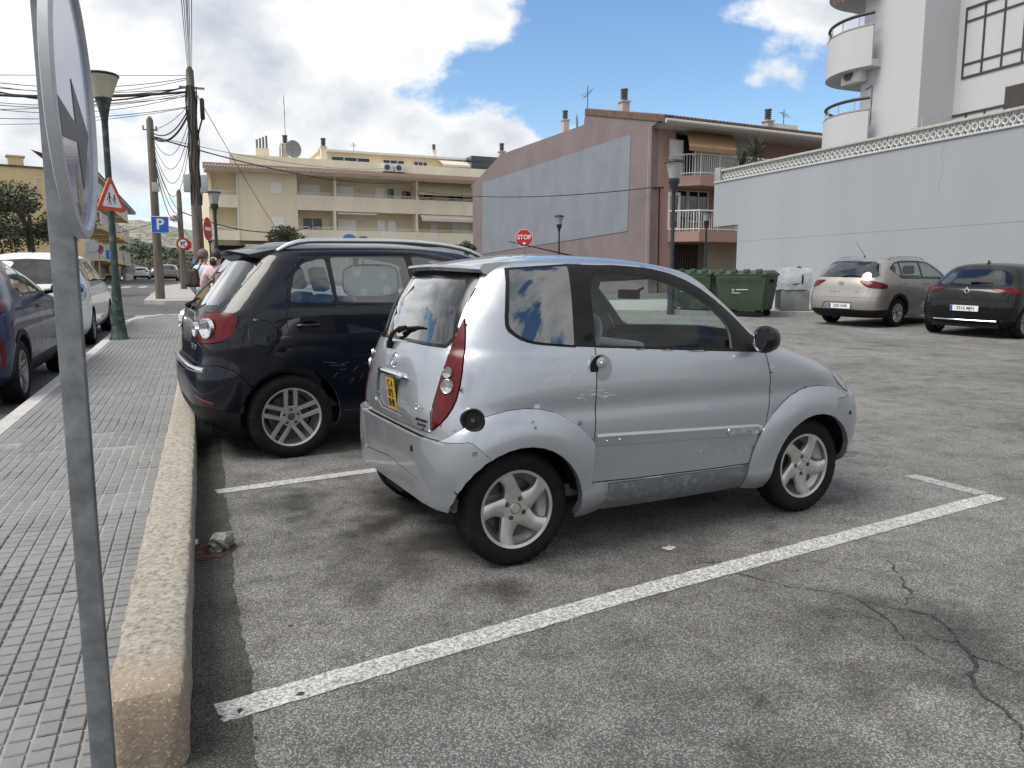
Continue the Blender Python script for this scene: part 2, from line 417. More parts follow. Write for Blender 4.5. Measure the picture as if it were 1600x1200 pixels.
def panel(bm, faces, name, mats, parent, gap=0.0025, off=0.0, thick=0.014, smooth=True, rim=1):
    """the marked faces as one mesh, drawn in from its joints, with a turned-in edge and an inner skin"""
    idx = {}; vs = []; nrm = []; fs = []; edges = {}
    for f in faces:
        q = []
        for v in f.verts:
            if v not in idx: idx[v] = len(vs); vs.append(v.co.copy()); nrm.append(v.normal.copy())
            q.append(idx[v])
        fs.append(q)
        for a, b in zip(q, q[1:] + q[:1]):
            k = (min(a, b), max(a, b)); edges.setdefault(k, []).append((a, b))
    border = [l[0] for l in edges.values() if len(l) == 1]
    mv = {}
    for a, b in border:
        d = vs[b] - vs[a]
        for i in (a, b): mv[i] = mv.get(i, Vector()) + nrm[i].cross(d)
    if gap:
        for i, m in mv.items():
            l = m.length
            if l > 1e-6: vs[i] = vs[i] + m / l * gap
    if off: vs = [v + n * (off(v) if callable(off) else off) for v, n in zip(vs, nrm)]
    mb = MB(); mb.add(vs, fs)
    two = isinstance(mats, (list, tuple)) and len(mats) > 1
    if thick:
        k = len(vs); mb.v += [tuple(v - n * thick) for v, n in zip(vs, nrm)]
        mb.f += [tuple(i + k for i in reversed(f)) for f in fs]; mb.m += [1 if two else 0] * len(fs)
        e = len(mb.v); bi = sorted(mv); at_ = {i: e + j for j, i in enumerate(bi)}               # edge skirt with its own corners, so it shades crisply
        mb.v += [tuple(vs[i]) for i in bi] + [tuple(vs[i] - nrm[i] * thick) for i in bi]; nb = len(bi)
        for a, b in border:
            mb.f.append((at_[b], at_[a], at_[a] + nb, at_[b] + nb)); mb.m.append(rim if two else 0)
    return mb.build(name, mats, parent, smooth=smooth)
def tyre_mb(Rt, w, rr, blocks=0, n=96):
    h = w / 2; prof = [(rr - .008, -h*.80), (rr + .006, -h*.90), (rr + (Rt-rr)*.35, -h*1.0), (rr + (Rt-rr)*.7, -h*.98), (Rt - .016, -h*.90), (Rt - .004, -h*.78)]
    for g in (-.48, -.16, .16, .48):
        prof += [(Rt, (g - .05) * h), (Rt - .007, (g - .045) * h), (Rt - .007, (g + .045) * h), (Rt, (g + .05) * h)]
    prof += [(Rt - .004, h*.78), (Rt - .016, h*.90), (rr + (Rt-rr)*.7, h*.98), (rr + (Rt-rr)*.35, h*1.0), (rr + .006, h*.90), (rr - .008, h*.80)]
    mb = MB(); mb.lathe(prof, n, 'Y'); P = len(prof)
    if blocks:                                                      # shoulder tread: alternate notches
        for k in range(n):
            if k % 3 == 0:
                for i in (4, 5, P-6, P-5):
                    x, y, z = mb.v[k*P+i]; r = math.hypot(x, z); mb.v[k*P+i] = (x*(r-.006)/r, y*.985, z*(r-.006)/r)
    return mb
def spoke(mb, ang, r0, r1, w0, w1, y0, y1, twist=0.0, t=0.02, shift=0.0, curve=0.0):
    """one spoke: a crowned, bevelled bar from hub to rim, outer face towards -Y"""
    ns = 7; rows = []
    for i in range(ns):
        u = i / (ns - 1); r = r0 + (r1 - r0) * u; w = w0 + (w1 - w0) * u - curve * math.sin(math.pi * u); a = ang + twist * u * u
        y = y0 + (y1 - y0) * u; c, s = math.cos(a), math.sin(a); off = shift
        row = []
        for lu, ly in ((-.5, t), (-.5, .004), (-.36, -.003), (.36, -.003), (.5, .004), (.5, t)):
            l = lu * w + off; row.append((r*c - l*s, y + ly, r*s + l*c))
        rows.append(row)
    vs = [p for r_ in rows for p in r_]; fs = []
    for i in range(ns - 1):
        for k in range(6):
            k2 = (k + 1) % 6; fs.append((i*6+k, (i+1)*6+k, (i+1)*6+k2, i*6+k2))
    fs.append(tuple(range(6))); fs.append(tuple((ns-1)*6 + k for k in range(6))[::-1])
    mb.add(vs, fs)
def make_wheel(spec):
    """wheel facing -Y with its centre at the origin: Empty > tyre, rim, brake_disc, wheel_bolt"""
    Rt, w, rr, style = spec['R'], spec['w'], spec['rim'], spec['style']
    root = empty('wheel')
    ty = tyre_mb(Rt, w, rr, 1, spec.get('n', 96)).build('tyre', MATS['rubber'], root, angle=38)
    h = w / 2; mb = MB(); n = spec.get('n', 96) // 2
    mb.lathe([(rr - .016, -h*.55), (rr - .012, -h*.84), (rr + .002, -h*.90), (rr + .006, -h*.84), (rr + .004, -h*.7), (rr - .03, -h*.2), (rr - .05, h*.1), (rr - .03, h*.8), (rr + .004, h*.86)], n, 'Y')
    hub = spec.get('hub', .065); yf = -h * spec.get('face', .62)
    mb.lathe([(0.001, yf + .012), (.026, yf + .012), (.029, yf), (hub, yf), (hub + .006, yf + .006), (hub + .004, yf + .035)], 32, 'Y')
    if style == 'swirl5':
        for k in range(5): spoke(mb, R(100 + 72*k), hub - .014, rr - .008, .100, .080, yf, -h*.80, twist=.20, t=.026, curve=.022)
    elif style == 'twin5':
        for k in range(5):
            for s in (-1, 1): spoke(mb, R(90 + 72*k), hub - .012, rr - .008, .034, .040, yf, -h*.78, t=.022, shift=s*.036)
    elif style == 'multi10':
        for k in range(10): spoke(mb, R(90 + 36*k), hub - .012, rr - .008, .026, .034, yf, -h*.78, t=.02)
    elif style == 'five':
        for k in range(5): spoke(mb, R(90 + 72*k), hub - .012, rr - .008, .060, .055, yf, -h*.78, t=.022)
    rim = mb.build('rim', MATS[spec.get('mat', 'alloy')], root, angle=40); fix_normals(rim)
    if spec.get('bolts'):
        nb, rb = spec['bolts']; b = MB()
        for k in range(nb):
            a = R(spec.get('ba', 45) + 360 / nb * k)
            b.lathe([(.0005, yf - .006), (.007, yf - .006), (.009, yf - .003), (.009, yf - .001), (.0125, yf - .0012), (.0125, yf + .004)], 12, 'Y', M=Matrix.Translation((rb*math.cos(a), 0, rb*math.sin(a))))
        b.build('wheel_bolts', MATS['steel_dark'], root, angle=40)
        c = MB(); c.lathe([(.0005, yf - .004), (.022, yf - .003), (.027, yf + .002), (.027, yf + .012)], 24, 'Y'); c.build('centre_cap', MATS[spec.get('cap', 'steel_dark')], root, angle=40)
    d = MB(); d.lathe([(.0005, h*.1), (rr*.72, h*.1), (rr*.72, h*.22), (.0005, h*.22)], 28, 'Y')
    d.lathe([(rr*.3, h*.02), (rr*.32, h*.2)], 20, 'Y'); d.box((-.03, -.01, -rr*.78), (.06, h*.3, -rr*.3)); d.build('brake_disc', MATS['steel_dark'], root)
    return root
def set_on_ground(root, x, y, head, wb, track=1.4):
    """rest a car's four wheels on the sloping ground; origin = centre of the rear axle on the ground"""
    c, s = math.cos(head), math.sin(head)
    p = lambda a, b: Vector((x + a*c - b*s, y + a*s + b*c, gz(x + a*c - b*s, y + a*s + b*c)))
    r0, r1 = p(0, -track/2), p(0, track/2); f0, f1 = p(wb, -track/2), p(wb, track/2)
    X = ((f0 + f1) - (r0 + r1)).normalized(); Y = ((r1 + f1) - (r0 + f0)); Y = (Y - X * Y.dot(X)).normalized(); Z = X.cross(Y)
    m = Matrix((X, Y, Z)).transposed().to_4x4(); m.translation = (r0 + r1) / 2 + Vector((0, 0, .002))
    root.matrix_world = m
def add_wheels(root, proto, wb, ty, Rt):
    for i, (x, s) in enumerate(((0, -1), (0, 1), (wb, -1), (wb, 1))):
        w = proto if i == 0 else copy_tree(proto)
        w.parent = root; w.location = (x, s * ty, Rt - .004); w.rotation_euler = (0, R(random.uniform(-40, 40)) if i else 0, 0 if s < 0 else math.pi)
def wheel_wells(root, wb, half, Rt, zc, depth=.30):
    for x in (0, wb):
        for s in (-1, 1):
            mb = MB(); y0, y1 = s * (half - .03), s * (half - depth); Rw = Rt + .055
            a = circ(x, zc, Rw, 20, R(8), R(172)); n = len(a)
            mb.add([(p[0], y0, p[1]) for p in a] + [(p[0], y1, p[1]) for p in a], [(i, i+1, i+1+n, i+n) for i in range(n-1)] + [tuple(range(n, 2*n))])
            mb.build('wheel_arch_liner', MATS['black_trim'], root)
def plate_mb(root, M, txt, w=.52, h=.11, size=.088, eu=True):
    mb = MB(); mb.box((-w/2, -h/2, 0), (w/2, h/2, .006), 0, M, bev=.0025)
    if eu: mb.box((-w/2 + .003, -h/2 + .003, .0055), (-w/2 + .043, h/2 - .003, .0075), 1, M)
    text_mb(mb, txt, size, M @ Matrix.Translation((.02 if eu else 0, 0, .0075)), 2, .002, sx=.92, bold=.0012)
    return mb.build('number_plate', [MATS['plate_white'], MATS['plate_blue'], MATS['ink']], root)
# ---------------------------------------------------------------- shared materials
pm('rubber', (.009, .009, .010), .75, var=.35, scale=14, bump=.15, bscale=90, spec=.18, col2=(.022, .021, .020), thr=(.5, .85))
pm('alloy', (.52, .51, .49), .34, metal=.85, var=.15, scale=12)
pm('alloy_dark', (.30, .30, .30), .38, metal=.8, var=.15, scale=12)
pm('steel_dark', (.09, .09, .09), .5, metal=.6, var=.3, scale=20)
pm('black_trim', (.008, .008, .009), .55, spec=.2, var=.3, scale=9)
pm('black_gloss', (.006, .006, .007), .15, var=.2, scale=5, spec=.35)
pm('dark_plastic', (.013, .0135, .015), .6, spec=.2, var=.3, scale=10, bump=.05, bscale=200)
pm('grey_plastic', (.15, .155, .16), .6, var=.2, scale=12)
pm('interior', (.13, .133, .137), .8, var=.25, scale=8)
pm('seat_fabric', (.11, .113, .12), .9, var=.3, scale=30, bump=.1, bscale=150)
pm('chrome', (.75, .76, .78), .08, metal=1.0, var=.05)
pm('lamp_red', (.085, .003, .005), .22, var=.35, scale=18, spec=.35)
pm('lamp_clear', (.46, .46, .47), .12, metal=.7, var=.3, scale=30, coat=1.0)
pm('plate_white', (.72, .73, .74), .4, var=.04)
pm('plate_yellow', (.40, .235, .02), .45, var=.12, scale=30)
pm('plate_blue', (.02, .06, .35), .4, var=.05)
pm('ink', (.012, .012, .013), .5, var=.1)
pm('white_paint', (.74, .74, .72), .5, var=.06, scale=5)
pm('galvanised', (.21, .222, .232), .48, metal=.35, var=.32, scale=16, bump=.03)
pm('sign_edge', (.46, .48, .50), .45, metal=.3, var=.12, scale=8)
pm('sign_blue', (.015, .09, .42), .35, var=.1, scale=6)
pm('sign_red', (.42, .02, .025), .4, var=.12, scale=6)
pm('sign_orange_red', (.50, .07, .03), .45, var=.15, scale=8)
pm('sign_white', (.70, .70, .70), .45, var=.06, scale=6)
pm('concrete', (.30, .29, .27), .9, var=.2, scale=12, bump=.3, bscale=80)
pm('concrete_pale', (.42, .41, .385), .9, var=.14, scale=9, bump=.2, bscale=70, rand=.08)
glass('car_glass', (.86, .92, .91), .5); glass('car_glass_side', (.62, .68, .68), 1.7); glass('car_glass_dark', (.10, .115, .12), 1.6); glass('car_glass_quarter', (.22, .24, .25), 3.0); glass('car_glass_rear', (.50, .55, .55), 1.9); glass('car_glass_front', (.82, .90, .88), .5); glass('car_glass_tint', (.45, .50, .50), 1.3); glass('pane', (.16, .18, .20), 1.1)
# ---------------------------------------------------------------- ground, road, parking, pavement
def grid_sheet(name, xs, ys, dz, mat, keep=None):
    mb = MB(); nx, ny = len(xs), len(ys)
    vs = [(x, y, gz(x, y) + dz) for y in ys for x in xs]
    fs = [(j*nx+i, j*nx+i+1, (j+1)*nx+i+1, (j+1)*nx+i) for j in range(ny-1) for i in range(nx-1) if not keep or keep((xs[i]+xs[i+1])/2, (ys[j]+ys[j+1])/2)]
    mb.add(vs, fs); o = mb.build(name, mat, smooth=True); o['kind'] = 'structure'; return o
def frange(a, b, st):
    n = max(1, round((b - a) / st)); return [a + (b - a) * i / n for i in range(n + 1)]
def asphalt(name, chip_lo, chip_hi, binder, scale, stains=()):
    """asphalt: crushed stone in a binder, wear, oil stains of their own shape"""
    m = bpy.data.materials.new(name); m.use_nodes = True; MATS[name] = m
    nt = m.node_tree; N = nt.nodes; L = nt.links; b = N['Principled BSDF']; b.inputs['Specular IOR Level'].default_value = .3
    tc = N.new('ShaderNodeTexCoord')
    v = N.new('ShaderNodeTexVoronoi'); v.inputs['Scale'].default_value = scale; L.new(tc.outputs['Object'], v.inputs['Vector'])
    v2 = N.new('ShaderNodeTexVoronoi'); v2.inputs['Scale'].default_value = scale * 2.3; L.new(tc.outputs['Object'], v2.inputs['Vector'])
    def ramp(src, stops):
        r = N.new('ShaderNodeValToRGB'); L.new(src, r.inputs[0]); e = r.color_ramp.elements
        while len(e) < len(stops): e.new(.5)
        for q, (p, c) in zip(e, stops): q.position = p; q.color = (*c, 1) if len(c) == 3 else c
        return r.outputs[0]
    def mix(f, a, c, mode='MIX'):
        x = N.new('ShaderNodeMix'); x.data_type = 'RGBA'; x.blend_type = mode
        for k, s in (('Factor', f), ('A', a), ('B', c)):
            if hasattr(s, 'is_linked'): L.new(s, x.inputs[k])
            else: x.inputs[k].default_value = s if k == 'Factor' else (*s, 1)
        return x.outputs['Result']
    def noi(sc_, det=5, ro=.6, off=0):
        n = N.new('ShaderNodeTexNoise'); n.inputs['Scale'].default_value = sc_; n.inputs['Detail'].default_value = det; n.inputs['Roughness'].default_value = ro
        if off:
            mp = N.new('ShaderNodeMapping'); mp.inputs['Location'].default_value = (off, off*2, 0); L.new(tc.outputs['Object'], mp.inputs[0]); L.new(mp.outputs[0], n.inputs['Vector'])
        else: L.new(tc.outputs['Object'], n.inputs['Vector'])
        return n.outputs['Fac']
    sp = N.new('ShaderNodeSeparateColor'); L.new(v.outputs['Color'], sp.inputs[0])
    sp2 = N.new('ShaderNodeSeparateColor'); L.new(v2.outputs['Color'], sp2.inputs[0])
    chips = ramp(sp.outputs[0], [(.0, binder), (.25, chip_lo), (.8, tuple((a+c)/2 for a, c in zip(chip_lo, chip_hi))), (1, chip_hi)])
    chips2 = ramp(sp2.outputs[1], [(.0, binder), (.5, chip_lo), (1, chip_hi)])
    col = mix(ramp(sp2.outputs[2], [(.45, (0,)*3), (.55, (1,)*3)]), chips, chips2)
    edge = ramp(v.outputs['Distance'], [(.35, (0,)*3), (.62, (1,)*3)])
    col = mix(edge, col, binder)
    col = mix(ramp(noi(.55, 8, .65), [(.32, (.72, .71, .70)), (.5, (1.0, 1.0, 1.0)), (.7, (1.22, 1.21, 1.19))]), (0, 0, 0), (1, 1, 1)) if False else mix(1.0, col, ramp(noi(.55, 8, .65), [(.32, (.60, .59, .575)), (.45, (.90, .895, .88)), (.58, (1.06, 1.055, 1.04)), (.74, (1.22, 1.21, 1.19))]), 'MULTIPLY')
    col = mix(1.0, col, ramp(noi(4.5, 6, .7, 3.0), [(.32, (.62, .61, .60)), (.5, (1, 1, 1)), (.75, (1.2, 1.2, 1.19))]), 'MULTIPLY')
    for (sx, sy, r, k) in stains:
        mp = N.new('ShaderNodeMapping'); mp.inputs['Location'].default_value = (-sx, -sy, 0); L.new(tc.outputs['Object'], mp.inputs[0])
        nz = N.new('ShaderNodeTexNoise'); nz.inputs['Scale'].default_value = 3.2; nz.inputs['Detail'].default_value = 6; L.new(tc.outputs['Object'], nz.inputs['Vector'])
        ln = N.new('ShaderNodeVectorMath'); ln.operation = 'LENGTH'; L.new(mp.outputs[0], ln.inputs[0])
        ad = N.new('ShaderNodeMath'); ad.operation = 'MULTIPLY_ADD'; L.new(nz.outputs['Fac'], ad.inputs[0]); ad.inputs[1].default_value = r * 1.9; L.new(ln.outputs['Value'], ad.inputs[2])
        mr = N.new('ShaderNodeMapRange'); mr.interpolation_type = 'SMOOTHSTEP'; L.new(ad.outputs[0], mr.inputs[0])
        for i_, q_ in zip((1, 2, 3, 4), (r * .9, r * 1.8, k, 0)): mr.inputs[i_].default_value = q_
        f = mr.outputs[0]
        col = mix(f, col, (.024, .021, .018))
    L.new(col, b.inputs['Base Color'])
    r = ramp(noi(2.0, 4), [(.3, (.75,)*3), (.7, (.95,)*3)]); L.new(r, b.inputs['Roughness'])
    bp = N.new('ShaderNodeBump'); bp.inputs['Strength'].default_value = .9; bp.inputs['Distance'].default_value = .006; bp.invert = True
    ad = N.new('ShaderNodeMath'); ad.operation = 'ADD'; L.new(v.outputs['Distance'], ad.inputs[0]); L.new(v2.outputs['Distance'], ad.inputs[1]); L.new(ad.outputs[0], bp.inputs['Height']); L.new(bp.outputs[0], b.inputs['Normal'])
    return m
def worn(name, col, lo, hi, scale=40):
    """flat print worn through to the ground: colour over transparent"""
    m = pm(name, col, .8, var=.12, scale=14, bump=.25, bscale=160); nt = m.node_tree; N = nt.nodes; L = nt.links
    tc = N.new('ShaderNodeTexCoord'); n = N.new('ShaderNodeTexNoise'); n.inputs['Scale'].default_value = scale; n.inputs['Detail'].default_value = 10; n.inputs['Roughness'].default_value = .78
    L.new(tc.outputs['Object'], n.inputs['Vector']); r = N.new('ShaderNodeMapRange'); L.new(n.outputs['Fac'], r.inputs[0]); r.inputs[1].default_value = lo; r.inputs[2].default_value = hi
    L.new(r.outputs[0], N['Principled BSDF'].inputs['Alpha']); return m
pm('soil', (.16, .14, .10), .95, var=.3, scale=.6)
asphalt('parking_asphalt', (.27, .266, .258), (.54, .533, .518), (.135, .133, .129), 135, stains=((4.75, 2.55, .22, .5), (4.35, 2.05, .30, .5), (.95, 3.75, .85, .80), (1.15, 4.6, 1.1, .85), (.30, 4.75, .5, .55), (1.2, 2.98, .30, .72), (2.9, 4.3, 1.0, .6), (2.5, 2.0, .75, .58), (.6, 6.7, .9, .7), (1.5, 1.55, .8, .5), (3.9, 2.0, .7, .5), (.60, 3.2, .22, .55)))
asphalt('road_asphalt', (.13, .132, .138), (.26, .26, .265), (.085, .086, .09), 60)
big = frange(-300, -40, 40)[:-1] + frange(-40, 60, 5)[:-1] + frange(60, 400, 40)
grid_sheet('ground', [-4000, -1500, -600] + big + [800, 1800, 4000], [-600, -100] + frange(-40, 140, 5)[:-1] + frange(140, 400, 40) + [800, 1800, 4500], -.03, MATS['soil'])
grid_sheet('road', frange(-9.0, 20, 1), frange(-12, 140, 1), -.004, MATS['road_asphalt'])
grid_sheet('parking_lot', frange(-.2, 18.4, .6), frange(-10, 20.5, .5), 0.0, MATS['parking_asphalt'])
def side_up(y):
    t = min(1, max(0, (y - 1.6) / 3.0)); return .02 + .115 * t * t * (3 - 2 * t)
def sz(x, y): return gz(x, y) + side_up(y)
# pavement: a bed, three-by-three pad tiles, edge stones
pm('tile_grout', (.25, .248, .24), .95, var=.2, scale=9, bump=.2)
pm('tile_grey', (.195, .194, .193), .85, var=.16, scale=4, bump=.25, bscale=120, rand=.10)
pm('concrete_dark', (.15, .15, .152), .9, var=.25, scale=5, bump=.2, bscale=60)
XL, XR = -1.52, -.32
def build_pavement():
    mb = MB(); ys = frange(-1.0, 21.3, .4); xs = [-1.56, -1.0, -.5, -.30]; nx = len(xs)
    mb.add([(x, y, sz(x, y) - .0035) for y in ys for x in xs], [(j*nx+i, j*nx+i+1, (j+1)*nx+i+1, (j+1)*nx+i) for j in range(len(ys)-1) for i in range(nx-1)])
    k = len(mb.v); mb.add([(-.30, ys[-1], sz(-.3, ys[-1]) - .012), (-1.56, ys[-1], sz(-1.56, ys[-1]) - .012), (-1.56, ys[-1], -.1), (-.3, ys[-1], -.1)], [(0, 1, 2, 3)])
    bed = mb.build('pavement', MATS['tile_grout']); bed['kind'] = 'structure'
    # one tile: nine bevelled pads
    t = MB(); P = .2 / 3
    for i in range(3):
        for j in range(3):
            a, b = i*P + .0045, (i+1)*P - .0045; c, d = j*P + .003, (j+1)*P - .003; e = .003
            t.add([(a, c, -.0045), (b, c, -.0045), (b, d, -.0045), (a, d, -.0045), (a+e, c+e, 0), (b-e, c+e, 0), (b-e, d-e, 0), (a+e, d-e, 0)], [(4, 5, 6, 7), (0, 1, 5, 4), (1, 2, 6, 5), (2, 3, 7, 6), (3, 0, 4, 7)])
    rng = random.Random(3); first = None; rest = MB(); n = 0
    for r in range(0, 110):
        y = -.6 + r * .201
        if y > 21.05: break
        for c in range(6):
            x = XL + c * .201
            if y > 19.9 and c == 0 or y > 20.6 and c == 1: continue
            z = sz(x + .1, y + .1) + rng.uniform(-.002, .002); rx = math.atan((sz(x, y + .2) - sz(x, y)) / .2) + R(rng.uniform(-.5, .5)); ry = R(rng.uniform(-.6, .6)) - math.atan((gz(x + .2, y) - gz(x, y)) / .2)
            Mx = Matrix.Translation((x, y, z)) @ Matrix.Rotation(rx, 4, 'X') @ Matrix.Rotation(ry, 4, 'Y')
            if y > 1.1 and n < 290:
                if first is None: o = t.build('paving_tile', MATS['tile_grey'], bed); first = o
                else: o = first.copy(); COL.objects.link(o); o.parent = bed
                o.matrix_basis = Mx; n += 1
            else: rest.add(t.v, t.f, 0, Mx)
    o = rest.build('paving_tile_field', MATS['tile_grey'], bed); o['kind'] = 'stuff'
    # smooth concrete patch round the sign post
    p = MB(); ol = [(-.62, .4), (-.31, .4), (-.31, 2.18), (-.40, 2.16), (-.43, 2.0), (-.47, 1.7), (-.55, 1.2)]
    p.prism([(a, b) for a, b in ol], 0, .004, 'Z', 0); o = p.build('concrete_patch', MATS['concrete_dark'], bed)
    for v in o.data.vertices: v.co.z += sz(v.co.x, v.co.y) - .001
    # edge stones on the street side
    ks = None
    for i in range(23):
        y0 = -1.0 + i * .98; y1 = y0 + .972; s = MB(); n2 = 5; cx = lambda y: 0 if y < 19.2 else (y - 19.2) ** 2 * .12
        for j in range(n2):
            pass
        ring = []
        for j in range(n2 + 1):
            y = y0 + (y1 - y0) * j / n2; d = cx(y); zt = sz(-1.6, y); zb = gz(-1.7, y) - .06
            ring += [(-1.70 + d, y, zb), (-1.685 + d, y, zt - .012), (-1.67 + d, y, zt + .003), (-1.535 + d, y, zt + .003), (-1.53 + d, y, zb)]
        fs = [(j*5+k, (j+1)*5+k, (j+1)*5+k+1, j*5+k+1) for j in range(n2) for k in range(4)] + [(0, 1, 2, 3, 4), tuple(n2*5 + k for k in (4, 3, 2, 1, 0))]
        s.add(ring, fs); fix_normals(s.build('kerb_stone', MATS['concrete_pale'], bed))
    # end of the pavement at the side street
    s = MB(); s.prism([(-.9, 21.26), (-.28, 21.26), (-.28, 21.42), (-.75, 21.42)], 0, .2, 'Z'); o = s.build('kerb_stone', MATS['concrete_pale'], bed)
    for v in o.data.vertices: v.co.z = (sz(v.co.x, v.co.y) + .003) if v.co.z > .1 else gz(v.co.x, v.co.y) - .05
build_pavement()
def kerb_material():
    m = bpy.data.materials.new('kerb_conglomerate'); m.use_nodes = True; nt = m.node_tree; N = nt.nodes; L = nt.links; b = N['Principled BSDF']; b.inputs['Roughness'].default_value = .95
    tc = N.new('ShaderNodeTexCoord')
    n1 = N.new('ShaderNodeTexNoise'); n1.inputs['Scale'].default_value = 48; n1.inputs['Detail'].default_value = 10; n1.inputs['Roughness'].default_value = .75; L.new(tc.outputs['Object'], n1.inputs[0])
    r1 = N.new('ShaderNodeValToRGB'); L.new(n1.outputs[0], r1.inputs[0]); e = r1.color_ramp.elements; e[0].position = .36; e[0].color = (.095, .088, .076, 1); e[1].position = .62; e[1].color = (.47, .43, .365, 1)
    q = e.new(.47); q.color = (.31, .285, .24, 1)
    v = N.new('ShaderNodeTexVoronoi'); v.inputs['Scale'].default_value = 150; L.new(tc.outputs['Object'], v.inputs[0]); s = N.new('ShaderNodeSeparateColor'); L.new(v.outputs['Color'], s.inputs[0])
    r2 = N.new('ShaderNodeValToRGB'); L.new(s.outputs[0], r2.inputs[0]); e = r2.color_ramp.elements; e[0].position = .0; e[0].color = (.29, .228, .165, 1); e[1].position = .99; e[1].color = (.54, .47, .38, 1); q = e.new(.85); q.color = (.37, .30, .225, 1)
    # freshly broken, tan stone towards the near end; grey crust elsewhere
    sx = N.new('ShaderNodeSeparateXYZ'); L.new(tc.outputs['Object'], sx.inputs[0]); n2 = N.new('ShaderNodeTexNoise'); n2.inputs['Scale'].default_value = 9; n2.inputs['Detail'].default_value = 6; L.new(tc.outputs['Object'], n2.inputs[0])
    ad = N.new('ShaderNodeMath'); ad.operation = 'MULTIPLY_ADD'; L.new(n2.outputs[0], ad.inputs[0]); ad.inputs[1].default_value = -.55; L.new(sx.outputs['Y'], ad.inputs[2])
    mr = N.new('ShaderNodeMapRange'); L.new(ad.outputs[0], mr.inputs[0]); mr.inputs[1].default_value = 1.98; mr.inputs[2].default_value = 2.18; mr.inputs[3].default_value = 1; mr.inputs[4].default_value = 0
    mx = N.new('ShaderNodeMix'); mx.data_type = 'RGBA'; L.new(mr.outputs[0], mx.inputs['Factor']); L.new(r1.outputs[0], mx.inputs['A']); L.new(r2.outputs[0], mx.inputs['B'])
    m2 = N.new('ShaderNodeMix'); m2.data_type = 'RGBA'; m2.inputs['Factor'].default_value = .09; L.new(mx.outputs['Result'], m2.inputs['A']); L.new(r2.outputs[0], m2.inputs['B']); L.new(m2.outputs['Result'], b.inputs['Base Color'])
    bp = N.new('ShaderNodeBump'); bp.inputs['Strength'].default_value = 1; bp.inputs['Distance'].default_value = .012; L.new(n1.outputs[0], bp.inputs['Height']); L.new(bp.outputs[0], b.inputs['Normal']); return m
def build_kerb():
    sec = [(-.100, -.06), (-.100, .06), (-.100, .14), (-.100, .20), (-.102, .230), (-.110, .239), (-.15, .241), (-.20, .242), (-.25, .241), (-.286, .238), (-.295, .230), (-.298, .20), (-.298, .10), (-.298, -.06)]
    ys = frange(2.20, 7.0, .018)[:-1] + frange(7.0, 24, .12); ns = len(sec); mb = MB(); vs = []
    def wob(p, a): n = noise.noise_vector(Vector(p) * 26); m = noise.noise_vector(Vector(p) * 7); return Vector(p) + n * a + m * a * 1.4
    # worn, bulging near end
    for k, (f, dy) in enumerate(((.0, .06), (.55, .005), (.82, -.012), (1, .012))):
        pass
    rows = []
    for y in ys:
        g = gz(-.2, y); e = max(0, 1 - (y - 2.20) / .05) ** 2
        rows.append([wob((x + (-.199 - x) * .10 * e, y, g + z - .018 * e * (z > .18)), .0045 if y < 7 else .003) for x, z in sec])
    vs = [p for r in rows for p in r]; mb.add(vs, [(j*ns+i, j*ns+i+1, (j+1)*ns+i+1, (j+1)*ns+i) for j in range(len(ys)-1) for i in range(ns-1)])
    # end face: a domed cap closing the first section
    k0 = len(mb.v); lay = (1.0, .97, .90, .72, .48, .22); c0 = Vector((-.199, 0, -.06)); y0 = 2.20
    for q in lay:
        for x, z in sec:
            e = (x + (-.199 - x) * .10, z - .018 * (z > .18)); p = Vector((c0.x + (e[0] - c0.x) * q, y0 - .016 * (1 - q ** 4) ** .5 - .012 * (1 - q), c0.z + (e[1] - c0.z) * q)); mb.v.append(tuple(wob(p, .0045 if q == 1 else .008)))
    mb.v.append((c0.x, y0 - .028, c0.z)); kc = len(mb.v) - 1
    for j in range(len(lay) - 1):
        for i in range(ns - 1): mb.f.append((k0 + j*ns+i, k0 + j*ns+i+1, k0 + (j+1)*ns+i+1, k0 + (j+1)*ns+i)); mb.m.append(0)
    for i in range(ns - 1): mb.f.append((k0 + (len(lay)-1)*ns + i, k0 + (len(lay)-1)*ns + i + 1, kc)); mb.m.append(0)
    o = mb.build('kerb', kerb_material(), smooth=True); fix_normals(o); o['kind'] = 'structure'
    # dark gutter band along its foot
    g = MB(); rng = random.Random(5); ys = frange(1.7, 20, .05); vs = []
    for y in ys:
        w = .075 + .035 * noise.noise(Vector((y * 1.3, 0, 0))) + .014 * noise.noise(Vector((y * 9, 3, 0))) + .006 * rng.uniform(-1, 1); vs += [(-.112, y, gz(-.1, y) + .005), (w, y, gz(w, y) + .004)]
    g.add(vs, [(2*j, 2*j+1, 2*j+3, 2*j+2) for j in range(len(ys)-1)]); o = g.build('gutter', asphalt('gutter_asphalt', (.105, .105, .092), (.27, .265, .24), (.055, .055, .048), 150)); o['kind'] = 'structure'
build_kerb()
